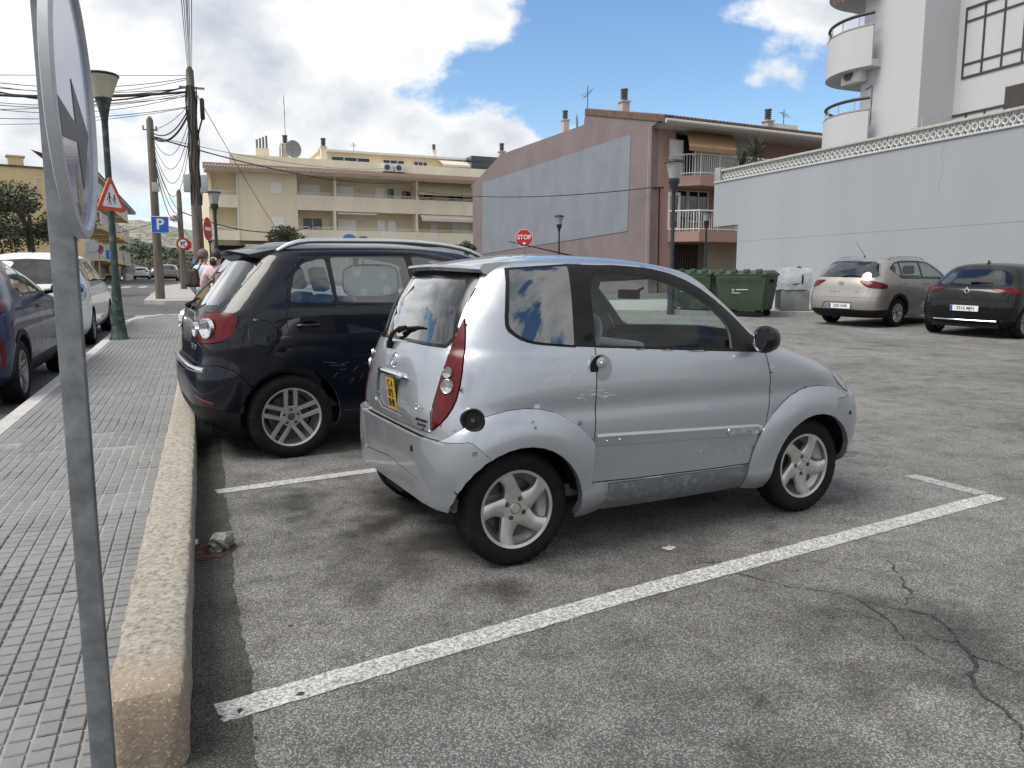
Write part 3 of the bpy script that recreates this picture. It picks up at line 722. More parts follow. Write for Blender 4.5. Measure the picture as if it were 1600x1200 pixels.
def strip(pts, w, dz, name, mat, rag=0.0, label=None, cat=None, kind=None, parent=None, seed=1, taper=False, group=None):
    """a flat painted or worn band along points on the ground"""
    rng = random.Random(seed); P = []
    for (a, b) in zip(pts, pts[1:]):
        a, b = Vector(a), Vector(b); n = max(1, int((b - a).length / .05))
        P += [a + (b - a) * (i / n) for i in range(n)]
    P.append(Vector(pts[-1])); vs = []
    for i, p in enumerate(P):
        d = (P[min(i+1, len(P)-1)] - P[max(i-1, 0)]).normalized(); q = Vector((-d.y, d.x)); ww = w
        if taper: ww = w * (.35 + .65 * min(1, 4 * i / len(P), 4 * (len(P)-1-i) / len(P)))
        for s in (-1, 1):
            t = p + q * s * (ww / 2 + rag * rng.uniform(-1, 1)); vs.append((t.x, t.y, gz(t.x, t.y) + dz))
    mb = MB(); mb.add(vs, [(2*i, 2*i+1, 2*i+3, 2*i+2) for i in range(len(P)-1)]); o = mb.build(name, mat, parent); tag(o, label, cat, group, kind); return o
worn('line_paint', (.58, .58, .565), .37, .60, 80); worn('line_paint_old', (.50, .50, .49), .40, .62, 80)
strip([(-.02, 2.425), (1.563, 2.735), (3.403, 3.03), (4.56, 3.215)], .120, .005, 'bay_line', MATS['line_paint'], .004, kind='structure')
strip([(4.53, 3.285), (4.50, 3.80)], .12, .005, 'bay_line', MATS['line_paint_old'], .004, kind='structure', seed=2)
strip([(.02, 5.14), (1.15, 5.345), (4.6, 5.95)], .11, .005, 'bay_line', MATS['line_paint'], .004, kind='structure', seed=3)
strip([(.05, 7.95), (4.6, 8.7)], .11, .005, 'bay_line', MATS['line_paint_old'], .004, kind='structure', seed=4)
for i in range(7): strip([(-8.2 + i*.95, 52), (-8.2 + i*.95, 56)], .5, .006, 'crossing_bar', MATS['line_paint'], .01, kind='structure', seed=9+i)
worn('crack_dark', (.026, .025, .024), .41, .56, 60)
def zz(l): return [on_ground(1000 + a/2.4, 700 + b/2.4).xy for a, b in l]
def jag(pts, amp, seed):
    rng = random.Random(seed); out = []
    for a, b in zip(pts, pts[1:]):
        d = b - a; n = max(1, int(d.length / .035)); q = Vector((-d.y, d.x)).normalized()
        for i in range(n): out.append(a + d * (i / n) + q * rng.uniform(-amp, amp))
    return out + [pts[-1]]
for k, (l, w) in enumerate([([(180, 440), (300, 425), (345, 468), (470, 500), (590, 530), (760, 548), (830, 580), (900, 620), (960, 690), (1040, 760), (1130, 800)], .016), ([(925, 420), (975, 480), (1025, 560), (990, 590)], .018), ([(830, 580), (960, 600), (1090, 630), (1150, 670), (1200, 730), (1250, 780), (1230, 850), (1300, 940), (1380, 990), (1425, 1060), (1440, 1150)], .022),
        ([(1150, 680), (1250, 683), (1400, 695)], .008), ([(1250, 780), (1350, 810), (1430, 850)], .014), ([(960, 465), (1060, 462)], .007), ([(1200, 730), (1110, 715), (1060, 690)], .02), ([(730, 600), (850, 630), (930, 660)], .008)]):
    strip(jag(zz(l), .014, k), w*.72, .0035, 'asphalt_crack', MATS['crack_dark'], w*.3, kind='structure', seed=20+k, taper=True)
# pavement corner across the side street, pavement by the bins
def slab(name, pts, up, mat, kind='structure'):
    mb = MB(); n = len(pts); mb.add([(x, y, gz(x, y) + up) for x, y in pts] + [(x, y, gz(x, y) - .1) for x, y in pts], [tuple(range(n))] + [(i, i+n, (i+1) % n + n, (i+1) % n) for i in range(n)])
    o = mb.build(name, mat); fix_normals(o); o['kind'] = kind; return o
pm('paving_far', (.33, .32, .30), .9, var=.15, scale=1.5, bump=.2, bscale=20)
slab('pavement', [(-1.9, 29.6), (-1.2, 28.9), (10, 26.0), (12, 34), (6, 50), (-1.2, 60), (-2.2, 50), (-2.0, 36)], .13, MATS['paving_far'])
slab('pavement', [(9.0, 20.2), (13.3, 17.62), (15.45, 16.25), (18.45, 15.6), (18.45, 24), (9.5, 24)], .11, MATS['concrete'])
slab('pavement', [(-14, 8), (-7.2, 8), (-7.2, 50), (-8.4, 140), (-14, 140)], .13, MATS['paving_far'])
HERO_POS = (1.263, 3.934, R(5.38))
HERO_AR, HERO_AF = .75, .55
HERO_LV = [  # side height, rear x, front x, half width, rear/front plan exponent, height at rear, height at front
    (.20, -.34, 2.24, .660, 8.0, 4.0, .24, .24),
    (.27, -.360, 2.36, .715, 8.0, 4.0, .31, .30),
    (.36, -.368, 2.41, .733, 7.6, 4.0, .39, .38),
    (.48, -.372, 2.43, .743, 7.0, 4.0, .50, .48),
    (.60, -.376, 2.425, .748, 6.0, 3.9, .61, .58),
    (.72, -.388, 2.39, .746, 4.8, 3.6, .72, .68),
    (.83, -.376, 2.335, .742, 4.2, 3.3, .83, .76),
    (.92, -.360, 2.19, .732, 4.0, 3.0, .92, .85),
    (.99, -.342, 1.98, .716, 3.9, 2.9, .99, .93),
    (1.03, -.328, 1.83, .702, 3.8, 2.9, 1.03, .985),
    (1.08, -.312, 1.725, .688, 3.8, 3.0, 1.08, 1.03),
    (1.20, -.268, 1.575, .655, 3.7, 3.0, 1.20, 1.15),
    (1.31, -.205, 1.44, .620, 3.6, 3.0, 1.31, 1.26),
    (1.385, -.155, 1.335, .590, 3.6, 3.0, 1.375, 1.335),
    (1.425, -.115, 1.25, .560, 3.5, 3.0, 1.41, 1.375),
    (1.455, -.06, 1.12, .48, 3.4, 2.8, 1.43, 1.405),
    (1.474, .02, .88, .32, 3.0, 2.6, 1.445, 1.43),
    (1.484, .10, .70, .14, 2.6, 2.2, 1.46, 1.45),
    (1.486, .16, .62, .0, 2.5, 2.2, 1.47, 1.46),
]
# ---------------------------------------------------------------- the silver microcar
def build_hero():
    x, y, head = HERO_POS
    silver = paint('silver_paint', (.385, .408, .442), metal=.75, rough=.30, dirt=.03, dirtcol=(.36, .36, .35))
    inner = MATS['interior']
    def tweak(x, y, z):
        if x < -.2 and z < .5:                                      # bumper rises in the middle, cheeks hang lower
            k = max(0, 1 - (abs(y) / .52) ** 4) * min(1, (-.2 - x) / .15); z += .03 * k * (.5 - z) / .3
        if z > .55 and z < .98 and -.25 < x < 2.1: y -= .008 * math.exp(-((z - .74) / .05) ** 2)   # waist fold
        return x, y, z
    bm = car_shell(HERO_LV, 118, 96, HERO_AR, HERO_AF, tweak)
    bvh = BVHTree.FromBMesh(bm)
    lay = bm.faces.layers.int.new('r'); C = lambda *a, **k: cut_region(bm, lay, *a, **k)
    wb, Rt = 1.886, .278
    tailgate, rglass, rtrim, lamp, bump, door, trim, dglass, qglass, qtrim, sill, flare, fbump, arch, wind, bonnet, fuel, head_l, recess, cowl, binsert = range(1, 22)
    rear = lambda c, n: c.x < .15
    C(bonnet, [(1.86, 0), (1.86, .40), (1.80, .585), (2.10, .58), (2.33, .50), (2.43, 0)], cx=None, filt=lambda c, n: c.x > 1.4 and c.z > .72)
    C(cowl, [(0, 1.0), (.70, .975), (.70, 1.045), (0, 1.07)], 0, 1, filt=lambda c, n: c.x > 1.45 and n.x > .2)
    C(wind, [(-.01, 1.365), (.47, 1.345), (.53, 1.30), (.605, 1.08), (.60, 1.055), (-.01, 1.075)], 0, 1, filt=lambda c, n: c.x > 1.0 and n.x > .25)
    C(head_l, smooth_poly([(2.06, .84), (2.28, .79), (2.36, .70), (2.36, .685), (2.18, .69), (2.07, .77)], 1), 1, 0, filt=lambda c, n: c.x > 1.9)
    C(tailgate, [(-.01, 1.432), (.44, 1.40), (.48, 1.30), (.512, 1.10), (.526, .961), (.519, .847), (.510, .745), (.516, .642), (-.01, .632)], 0, 1, filt=rear)
    C(recess, smooth_poly([(-.01, .865), (.235, .865), (.262, .84), (.225, .672), (-.01, .672)], 1, keep=((-.01, .865), (-.01, .672))), 0, 1, filt=rear)
    C(rtrim, [(-.01, 1.405), (.435, 1.385), (.465, 1.34), (.517, 1.075), (.49, 1.035), (-.01, 1.045)], 0, 1, filt=rear)
    C(rglass, [(-.01, 1.36), (.39, 1.352), (.42, 1.325), (.50, 1.085), (.48, 1.048), (-.01, 1.058)], 0, 1, filt=rear)
    C(lamp, smooth_poly([(.33, 1.170), (.352, 1.116), (.367, 1.01), (.369, .892), (.341, .786), (.275, .713), (.164, .652), (.163, .745), (.194, .847), (.241, .961), (.272, 1.068)], 1, keep=((.33, 1.170), (.164, .652))), 1, 1, filt=rear)
    C(door, smooth_poly([(.415, 1.06), (.401, .855), (.393, .607), (.364, .385), (.375, .362), (1.40, .345), (1.435, .36), (1.503, .546), (1.536, .696), (1.534, .837), (1.507, .966), (1.48, 1.04)], 1, keep=((.415, 1.06), (1.48, 1.04))), 1, 0)
    C(trim, smooth_poly([(.307, 1.034), (.337, 1.424), (.47, 1.418), (.64, 1.420), (.90, 1.396), (1.11, 1.325), (1.29, 1.215), (1.435, 1.085), (1.515, .962), (1.30, .972)], 1, keep=((.307, 1.034), (.337, 1.424), (1.515, .962))), 1, 0, filt=lambda c, n: abs(n.y) > .3)
    C(dglass, smooth_poly([(.424, 1.036), (1.275, .988), (1.285, 1.09), (1.235, 1.165), (1.10, 1.262), (.92, 1.336), (.72, 1.374), (.56, 1.382), (.44, 1.376)], 1, keep=((.424, 1.036), (1.275, .988))), 1, 0, filt=lambda c, n: abs(n.y) > .3)
    C(qtrim, smooth_poly([(.030, 1.402), (.34, 1.422), (.306, 1.030), (.13, 1.046), (.04, 1.062), (-.03, 1.11), (-.034, 1.16)], 2, keep=((.030, 1.402), (.34, 1.422), (.306, 1.030))), 1, 0, filt=lambda c, n: abs(n.y) > .3)
    C(qglass, smooth_poly([(.044, 1.393), (.333, 1.413), (.299, 1.040), (.13, 1.056), (.045, 1.074), (-.014, 1.12), (-.018, 1.16)], 2, keep=((.044, 1.393), (.333, 1.413), (.299, 1.040))), 1, 0, filt=lambda c, n: abs(n.y) > .3)
    C(sill, [(.30, .352), (1.52, .332), (1.60, .05), (.30, .05)], 1, 0)
    C(flare, circ(0, .275, .486, 22, R(-6), R(194)) , 1, 0, filt=lambda c, n: abs(n.y) > .3, only=(0, sill))
    C(flare, circ(wb, .270, .482, 22, R(-6), R(190)), 1, 0, filt=lambda c, n: abs(n.y) > .3, only=(0, sill, door))
    C(bump, [(-1, .612), (-.32, .616), (-.25, .624), (-.232, .618), (-.17, .553), (-.05, .2), (-.05, .1), (-1, .1)], 1, 0)
    C(binsert, [(-.01, .7), (.452, .7), (.448, .58), (.425, .405), (-.01, .435)], 0, 1, filt=rear, only=(bump,))
    C(fbump, [(2.045, .668), (3, .668), (3, .05), (1.9, .05), (1.98, .53)], 1, 0)
    C(fuel, circ(-.224, .717, .050, 20), 1, 0)
    C(arch, [(-1, -.1), (-1, .305), (-.05, .305), (-.05, -.1)], 1, 0, filt=lambda c, n: c.x < .0)
    for xc, rr in ((.004, .318), (wb, .322)): C(arch, circ(xc, .272, rr, 34), 1, 0, filt=lambda c, n: abs(c.y) > .45)
    tidy(bm); groups = {}
    for f in bm.faces: groups.setdefault(f[lay], []).append(f)
    root = empty('microcar', label='silver two-seat microcar in the marked bay nearest the camera', cat='car')
    P = lambda rid, name, mats, **k: panel(bm, groups[rid], name, mats, root, **k)
    def pair(rid, name, mats, **k):
        return [panel(bm, [f for f in groups[rid] if s * f.calc_center_median().y > 0], name, mats, root, **k) for s in (-1, 1)]
    P(0, 'body', [silver, inner]); tg = P(tailgate, 'tailgate', [silver, inner], gap=.004)
    P(recess, 'plate_recess', silver, off=-.016, gap=0, thick=0)
    P(rtrim, 'rear_window_frame', [MATS['black_gloss'], inner], gap=0, off=-.002)
    P(rglass, 'rear_window', MATS['car_glass_rear'], gap=0, off=-.004, thick=0)
    lamps = pair(lamp, 'tail_light', [MATS['lamp_red'], inner], gap=.003, off=.006, rim=0)
    P(bump, 'rear_bumper', [silver, inner], gap=.002, off=.033, thick=.045, rim=0); P(binsert, 'bumper_insert', [silver, inner], gap=.003, off=.029, thick=.02)
    P(fbump, 'front_bumper', [silver, inner], gap=.003, off=.020, thick=.03, rim=0)
    doors = pair(door, 'door', [silver, inner], gap=.0042)
    frames = pair(trim, 'window_frame', [MATS['dark_plastic'], inner], gap=.001, off=-.002)
    pair(dglass, 'side_window', MATS['car_glass_front'], gap=0, off=-.007, thick=0)
    pair(qtrim, 'window_seal', [MATS['black_trim'], inner], gap=.0005, off=-.002)
    pair(qglass, 'quarter_window', MATS['car_glass_quarter'], gap=0, off=.001, thick=.004)
    pair(sill, 'sill', [pm('sill_grey', (.115, .125, .135), .5, var=.35, scale=25, col2=(.22, .225, .23), thr=(.5, .72)), inner], gap=.002, off=.006)
    for s in (-1, 1):
        for q in (0, 1): panel(bm, [f for f in groups[flare] if s * f.calc_center_median().y > 0 and (f.calc_center_median().x > .9) == q], 'wheel_flare', [silver, inner], root, gap=0, off=lambda v: .006 + .027 * min(1, max(0, (.486 - math.hypot(v.x - (wb if v.x > .9 else 0), v.z - .272)) / .11)) ** .6, thick=.04, rim=0)
    P(bonnet, 'bonnet', [silver, inner], gap=.003); P(cowl, 'cowl', MATS['dark_plastic'], gap=0, thick=.01)
    P(wind, 'windscreen', MATS['car_glass'], gap=0, off=-.003, thick=0)
    pair(head_l, 'headlight', [MATS['lamp_clear'], inner], gap=.002, off=.003)
    def hit(o, d):
        h = bvh.ray_cast(Vector(o), Vector(d).normalized()); return h[0], h[1]
    # filler cap, round, black, with lock
    p, n = hit((-.224, -2, .717), (0, 1, 0)); M = frame(p, n.cross(Vector((0, 0, 1))), (0, 0, 1)); M = frame(p, (n.cross(Vector((0, 0, 1)))) * -1, (0, 0, 1))
    c = MB(); c.lathe([(.0005, -.012), (.012, -.012), (.014, -.004), (.040, -.006), (.046, .003), (.052, .004), (.055, -.002), (.055, -.03)], 32, 'Z', M=M)
    cap = c.build('filler_cap', MATS['dark_plastic'], root, angle=35)
    c = MB(); c.lathe([(.0005, .001), (.010, .001), (.012, -.004), (.012, -.012)], 16, 'Z', M=M); c.build('lock', MATS['steel_dark'], cap, angle=35)
    # round flush door handles
    for s, d in ((-1, doors[0]), (1, doors[1])):
        p, n = hit((.425, s*2, .925), (0, -s, 0)); M = frame(p, Vector((0, 0, 1)).cross(n), (0, 0, 1))
        h = MB(); q = circ(0, 0, .062, 30, ry=.068)
        h.lathe([(.062, -.004), (.066, .001), (.060, .002), (.056, -.004)], 32, 'Z', M=M @ Matrix.Scale(1.1, 4, (0, 1, 0)))
        h.build('handle_ring', silver, d, angle=40)
        h = MB(); h.prism([(0.002 * s * -1, -.066)] + [(-s * -1 * a, b) for a, b in circ(0, 0, .055, 14, R(-90), R(90), ry=.064)], .001, .003, 'Z', M=M)
        h = MB(); o2 = -1 if s > 0 else 1
        half = [(-.055 * math.sin(t) * 1, .064 * math.cos(t)) for t in [math.pi * k / 14 for k in range(15)]]
        h.prism([(a * o2, b) for a, b in (half if o2 > 0 else half[::-1])], .0005, .0025, 'Z', M=M); fix_normals(h.build('handle_recess', MATS['black_trim'], d))
        h = MB(); pl = circ(.014 * o2, .0, .050, 24, ry=.060); pl = [(a if (a * o2 > -.012) else -.012 * o2, b) for a, b in pl] 
        h.prism(pl, .002, .010, 'Z', M=M); h.lathe([(.0005, .014), (.022, .014), (.027, .011), (.028, .003)], 20, 'Z', M=M @ Matrix.Translation((.004 * o2, .026, 0)))
        fix_normals(h.build('door_handle', silver, d, angle=40))
        h = MB(); h.lathe([(.0005, .0165), (.007, .0165), (.009, .013)], 14, 'Z', M=M @ Matrix.Translation((.004 * o2, .026, 0))); h.build('lock', MATS['chrome'], d)
    # rubbing strip with lettering on each door
    for s, d in ((-1, doors[0]), (1, doors[1])):
        mb = MB(); rows = []; ns = 28
        for i in range(ns + 1):
            u = i / ns; xx = .402 + (1.455 - .402) * u; zc = .577 - .040 * u; hh = .032 if 0 < i < ns else .030
            row = []
            for dz, o in ((-hh, -.004), (-hh + .006, .008), (hh - .012, .012), (hh, .004), (hh + .002, -.004)):
                p, n = hit((xx, s*2, zc + dz), (0, -s, 0)); row.append(p + Vector((0, s * o, 0)))
            rows.append(row)
        vs = [p for r_ in rows for p in r_]
        fs = [(i*5+k, (i+1)*5+k, (i+1)*5+k+1, i*5+k+1) for i in range(ns) for k in range(4)] + [tuple(range(5)), tuple(ns*5+k for k in range(5))]
        mb.add(vs, fs); fix_normals(mb.build('rubbing_strip', silver, d, angle=30))
        p, n = hit((1.33, s*2, .542), (0, -s, 0)); M = frame(p + Vector((0, s*.011, 0)), (s * -1 * math.cos(R(2.2)), 0, math.sin(R(2.2)) * 1), (0, 0, 1))
        M = frame(p + Vector((0, s*.0125, 0)), (math.cos(R(2.2)) * -s, 0, -math.sin(R(2.2)) * -s), (0, 0, 1))
        b = MB(); ol = []
        for k in range(28):
            t = 2*math.pi*k/28; ol.append((math.copysign(.085, math.cos(t)) + .021*math.cos(t), .021*math.sin(t)))
        il = [(a * .965, b_ * .84) for a, b_ in ol]
        vs = [(a, b_, .0) for a, b_ in ol] + [(a*.985, b_*.93, .003) for a, b_ in ol] + [(a, b_, .0) for a, b_ in il]; k = len(ol)
        b.add(vs, [(i, (i+1) % k, (i+1) % k + k, i + k) for i in range(k)] + [(i+k, (i+1) % k + k, (i+1) % k + 2*k, i + 2*k) for i in range(k)], 0, M)
        b.prism(il, -.001, .0005, 'Z', 0, M)
        text_mb(b, 'AIXAM', .036, M @ Matrix.Translation((0, 0, .002)), 1, .005, sx=1.25, bold=.0008)
        b.build('badge', [silver, MATS['alloy']], d)
        b = MB()
        for xx in (.455, .53):
            p, n = hit((xx, s*2, .572), (0, -s, 0)); b.lathe([(.0005, .012), (.004, .011), (.006, .004)], 10, 'Z', M=frame(p + Vector((0, s*.006, 0)), Vector((0, 0, 1)).cross(Vector((0, s, 0))), (0, 0, 1)))
        b.build('rivets', MATS['alloy'], d, angle=60)
    # roof spoiler
    mb = MB(); ny = 24; rows = []
    for i in range(ny + 1):
        t = -1 + 2 * i / ny; yy = .475 * t; e = abs(t) ** 3
        xr = -.185 + .10 * e + .012 * math.cos(t * 5) * (1 - e); zt = 1.432 - .018 * t * t
        pf, _ = hit((.09 + .0 * e, yy, 3), (0, 0, -1)); zf = pf.z + .004
        rows.append([(.10 - .02 * e, yy, zf), (.02, yy, min(zf - .002, zt + .02)), (-.07, yy, zt + .008), (xr, yy, zt - .006), (xr - .004, yy, zt - .018), (xr + .012, yy, zt - .036), (-.04, yy, zt - .046), (.03, yy, 1.36)])
    k = 8; vs = [p for r_ in rows for p in r_]
    mb.add(vs, [(i*k+j, i*k+(j+1) % k, (i+1)*k+(j+1) % k, (i+1)*k+j) for i in range(ny) for j in range(k)] + [tuple(range(k)), tuple(ny*k+j for j in range(k))])
    fix_normals(mb.build('spoiler', silver, root, angle=35))
    # wiper on the rear window
    def rs(yy, zz, o=.012):
        p, n = hit((-2, yy, zz), (1, 0, 0)); return p + n * o
    w = MB(); w.tube([rs(.10, 1.015, .02), rs(.06, 1.06, .03), rs(-.02, 1.095, .028), rs(-.10, 1.105, .026)], [.012, .011, .009, .006], 8)
    w.box((-.02, -.02, 0), (.02, .02, .03), 0, frame(rs(.10, 1.01, -.002), (0, -1, 0), (0, 0, 1)), bev=.006)
    w.tube([rs(.03, 1.075, .010), rs(-.06, 1.10, .008), rs(-.22, 1.115, .007), rs(-.27, 1.115, .007)], [.008, .009, .007, .005], 6); w.build('wiper', MATS['black_trim'], root, angle=40)
    # chrome bar, plate, badges, sensors
    w = MB(); pts = [rs(.19 - .38 * i / 10, .868 - .0 * i, .012) for i in range(11)]; w.tube(pts, [.010] + [.017] * 9 + [.010], 10); w.build('chrome_bar', MATS['chrome'], tg, angle=40)
    c0 = rs(.0, .765, -.008); M = frame(c0, (0, -1, 0), Vector((-.10, 0, 1))); pl = MB(); pl.box((-.066, -.082, 0), (.066, .082, .004), 0, M, bev=.0018)
    for i, t in enumerate(('C 4', '072', 'BHR')): text_mb(pl, t, .056, M @ Matrix.Translation((0, .05 - .05*i, .005)), 1, .002, sx=.95, bold=.001)
    pl.build('number_plate', [MATS['plate_yellow'], MATS['ink']], root)
    w = MB(); pts = [rs(.185 * math.cos(t) * .16, .935 + .036 * math.sin(t), .004) for t in [2*math.pi*k/24 for k in range(25)]]; w.tube(pts, .0045, 6, cap=False)
    w.tube([rs(.022, .91, .004), rs(0, .968, .005), rs(-.022, .91, .004)], .004, 6); w.build('emblem', MATS['chrome'], tg, angle=50)
    def script(txt, yy, zz, size, mat, nm, sx=1.0):
        p, n = hit((-2, yy, zz), (1, 0, 0)); b = MB(); text_mb(b, txt, size, frame(p + n*.001, Vector((0, 0, 1)).cross(n), (0, 0, 1)), 0, .003, sx=sx); return b.build(nm, mat, tg)
    script('City', -.40, .745, .048, MATS['chrome'], 'model_badge'); script('AUTOBASTO', -.43, .69, .020, MATS['ink'], 'dealer_lettering'); script('966 893 575', -.43, .668, .018, MATS['ink'], 'dealer_lettering')
    p, n = hit((-.23, -2, .575), (0, 1, 0)); M = frame(p + n*.031, Vector((0, 0, 1)).cross(n), (0, 0, 1)); b = MB(); b.lathe([(.0005, .005), (.011, .005), (.013, .002), (.014, -.004)], 20, 'Z', M=M); b.build('reflector', MATS['grey_plastic'], root, angle=40)
    p, n = hit((-2, -.36, .545), (1, 0, 0)); M = frame(p + n*.030, Vector((0, 0, 1)).cross(n), (0, 0, 1)); b = MB(); b.lathe([(.0005, .004), (.010, .004), (.012, -.002)], 20, 'Z', M=M @ Matrix.Scale(1.5, 4, (0, 1, 0))); b.build('parking_sensor', MATS['black_trim'], root, angle=40)
    p, n = hit((2.17, -2, .575), (0, 1, 0)); M = frame(p + n*.019, Vector((0, 0, 1)).cross(n), (0, 0, 1)); b = MB(); b.lathe([(.0005, .004), (.011, .004), (.014, -.002)], 20, 'Z', M=M); b.build('side_repeater', MATS['black_trim'], root, angle=40)
    p, n = hit((.385, -2, 1.075), (0, 1, 0)); M = frame(p + n*.001, Vector((0, 0, 1)).cross(n), (0, 0, 1)); b = MB(); b.lathe([(.019, .0), (.020, .003), (.022, .003), (.023, 0)], 24, 'Z', M=M)
    b.prism([(-.011, -.011), (.011, -.011), (0, .014)], 0, .003, 'Z', 0, M); b.build('pillar_emblem', MATS['black_gloss'], root, angle=40)
    # lenses inside the tail lights
    for s, lo in ((-1, lamps[0]), (1, lamps[1])):
        for yy, zz, rr, mt in ((.56, .865, .032, 'lamp_clear'), (.55, .925, .024, 'lamp_clear')):
            o = Vector((-1.0, s * (yy + .45), zz)); p, n = hit(o, (1, -s * .62, 0))
            if p is None: continue
            b = MB(); b.lathe([(.0005, .012), (rr*.5, .013), (rr*.9, .016), (rr, .019), (rr*1.08, .006)], 24, 'Z', M=frame(p + n*.002, Vector((0, 0, 1)).cross(n), (0, 0, 1))); b.build('reflector_bowl', MATS[mt], lo, angle=30)
    # door mirrors
    for s, d in ((-1, doors[0]), (1, doors[1])):
        m = MB(); c = Vector((1.43, s * .80, 1.035)); k = 12
        prof = [(.0005, -.075), (.035, -.07), (.062, -.045), (.074, 0), (.072, .03), (.06, .05)]
        m.lathe(prof, 24, 'X', M=Matrix.Translation(c) @ Matrix.Scale(-1, 4, (1, 0, 0)) @ Matrix.Scale(.92, 4, (0, 1, 0)) @ Matrix.Scale(1.0, 4, (0, 0, 1)))
        m.tube([c + Vector((.02, -s*.05, -.03)), c + Vector((.03, -s*.10, -.045)), c + Vector((.03, -s*.14, -.05))], [.03, .028, .035], 10)
        fix_normals(m.build('door_mirror', MATS['black_gloss'], d, angle=50))
        g = MB(); g.lathe([(.0005, .035), (.058, .035), (.062, .045)], 24, 'X', M=Matrix.Translation(c) @ Matrix.Scale(-1, 4, (1, 0, 0)) @ Matrix.Scale(.92, 4, (0, 1, 0))); g.build('mirror_glass', MATS['chrome'], d)
    # cabin
    it = MB(); it.box((1.12, -.60, .55), (1.50, .60, .90), bev=.06); it.box((1.05, .12, .70), (1.35, .58, .965), bev=.05); it.box((1.15, -.13, .50), (1.42, .13, .93), bev=.03); it.build('dashboard', pm('dash_grey', (.34, .35, .36), .7, var=.15), root, angle=40)
    it = MB(); it.box((1.12, -.09, .84), (1.155, .09, .935), bev=.008, M=Matrix.Translation((1.13, 0, .9)) @ Matrix.Rotation(R(-20), 4, 'Y') @ Matrix.Translation((-1.13, 0, -.9))); it.build('centre_console', pm('console_pale', (.5, .5, .5), .5), root, angle=40)
    it = MB(); Ms = Matrix.Translation((.98, .31, .965)) @ Matrix.Rotation(R(-66), 4, 'Y'); tor = [Ms @ Vector((.175 * math.cos(2*math.pi*k/40), .175 * math.sin(2*math.pi*k/40), 0)) for k in range(41)]
    it.tube(tor, .015, 10, cap=False); it.tube([Ms @ Vector((0, -.165, 0)), Ms @ Vector((0, 0, -.03)), Ms @ Vector((0, .165, 0))], .018, 8); it.tube([Ms @ Vector((-.16, 0, 0)), Ms @ Vector((0, 0, -.03))], .02, 8)
    it.tube([Ms @ Vector((0, 0, .0)), Ms @ Vector((0, 0, -.22))], [.05, .035], 12); it.build('steering_wheel', pm('wheel_grey', (.48, .485, .49), .6), root, angle=50)
    for s in (-1, 1):
        it = MB(); it.box((.38, s*.31 - .22, .40), (.88, s*.31 + .22, .56), bev=.05)
        Mb = Matrix.Translation((.42, s*.31, .50)) @ Matrix.Rotation(R(-14), 4, 'Y'); it.box((-.07, -.22, 0), (.06, .22, .52), bev=.045, M=Mb); it.box((-.045, -.12, .55), (.045, .12, .74), bev=.04, M=Mb); it.build('seat', MATS['seat_fabric'], root, angle=50)
    it = MB(); it.box((-.30, -.62, .28), (1.6, .62, .34)); it.box((-.27, -.55, .55), (.18, .55, .57)); it.box((-.18, -.1, .57), (.05, .42, .74), bev=.02); it.build('cabin_floor', MATS['interior'], root)
    it = MB(); it.tube([(1.22, .0, 1.30), (1.15, .0, 1.27)], .008, 6); it.box((1.10, -.10, 1.235), (1.125, .10, 1.29), bev=.01); it.build('rear_view_mirror', MATS['black_trim'], root)
    it = MB(); it.box((-.15, -.50, .20), (2.15, .50, .27)); it.box((-.30, .1, .18), (-.05, .42, .30), bev=.04); it.tube([(0, -.6, .275), (0, .6, .275)], .03, 8); it.tube([(.02, -.54, .30), (.06, -.52, .62)], .035, 10)
    for k in range(7): it.lathe([(.045, -.006), (.052, 0), (.045, .006)], 14, 'Z', M=Matrix.Translation((.055, -.525, .36 + .035*k)))
    it.build('underbody', MATS['black_trim'], root)
    wheel_wells(root, wb, .74, Rt, .275)
    wp = make_wheel(dict(R=Rt, w=.155, rim=.187, style='swirl5', bolts=(4, .050), ba=62, hub=.072, n=108, cap='alloy'))
    add_wheels(root, wp, wb, .70 - .078, Rt)
    # scuffs and scratches: small shallow marks where the photo shows them
    rng = random.Random(6); lt, dk = MB(), MB()
    def mark(mb, xx, zz, l, a, w=.0012, o=.0006):
        p, n = hit((xx, -2, zz), (0, 1, 0)); mb.box((-l/2, -w, 0), (l/2, w, .0005), 0, frame(p + n*o, (math.cos(R(a)), 0, math.sin(R(a))), (0, 0, 1)))
    for k in range(16): mark(lt, .30 + rng.random()*.20, .80 + rng.gauss(0, .012), rng.uniform(.01, .05), rng.gauss(0, 6))
    for k in range(10): mark(lt, .10 + rng.random()*.16, .90 + rng.gauss(0, .03), rng.uniform(.02, .07), 14 + rng.gauss(0, 6), .0008)
    for k in range(18): mark(lt, 1.02 + rng.random()*.40, .40 + rng.random()*.09, rng.uniform(.006, .022), rng.uniform(20, 75), .0008)
    for k in range(7): mark(lt, .445 + rng.gauss(0, .008), .72 + rng.random()*.07, rng.uniform(.006, .016), rng.gauss(0, 8), .0009)
    for k in range(6): mark(dk, .045 + rng.gauss(0, .008), .66 + rng.random()*.07, rng.uniform(.006, .016), rng.uniform(70, 110), .0012, .034)
    o1 = lt.build('paint_scratches', pm('scratch_pale', (.60, .62, .64), .7, var=.1), root); o1['kind'] = 'stuff'; o2 = dk.build('paint_scuff', pm('scuff_dark', (.05, .052, .055), .8, var=.2), root); o2['kind'] = 'stuff'
    # exhaust, aerial
    t = MB(); pa, _ = hit((.98, .0, 3), (0, 0, -1)); t.tube([pa + Vector((0, 0, -.01)), pa + Vector((-.02, 0, .02)), pa + Vector((-.66, .02, .135))], [.008, .006, .0022], 6); t.build('aerial', MATS['black_trim'], root)
    set_on_ground(root, x, y, head, wb)
    bm.free(); return root
HERO = build_hero()
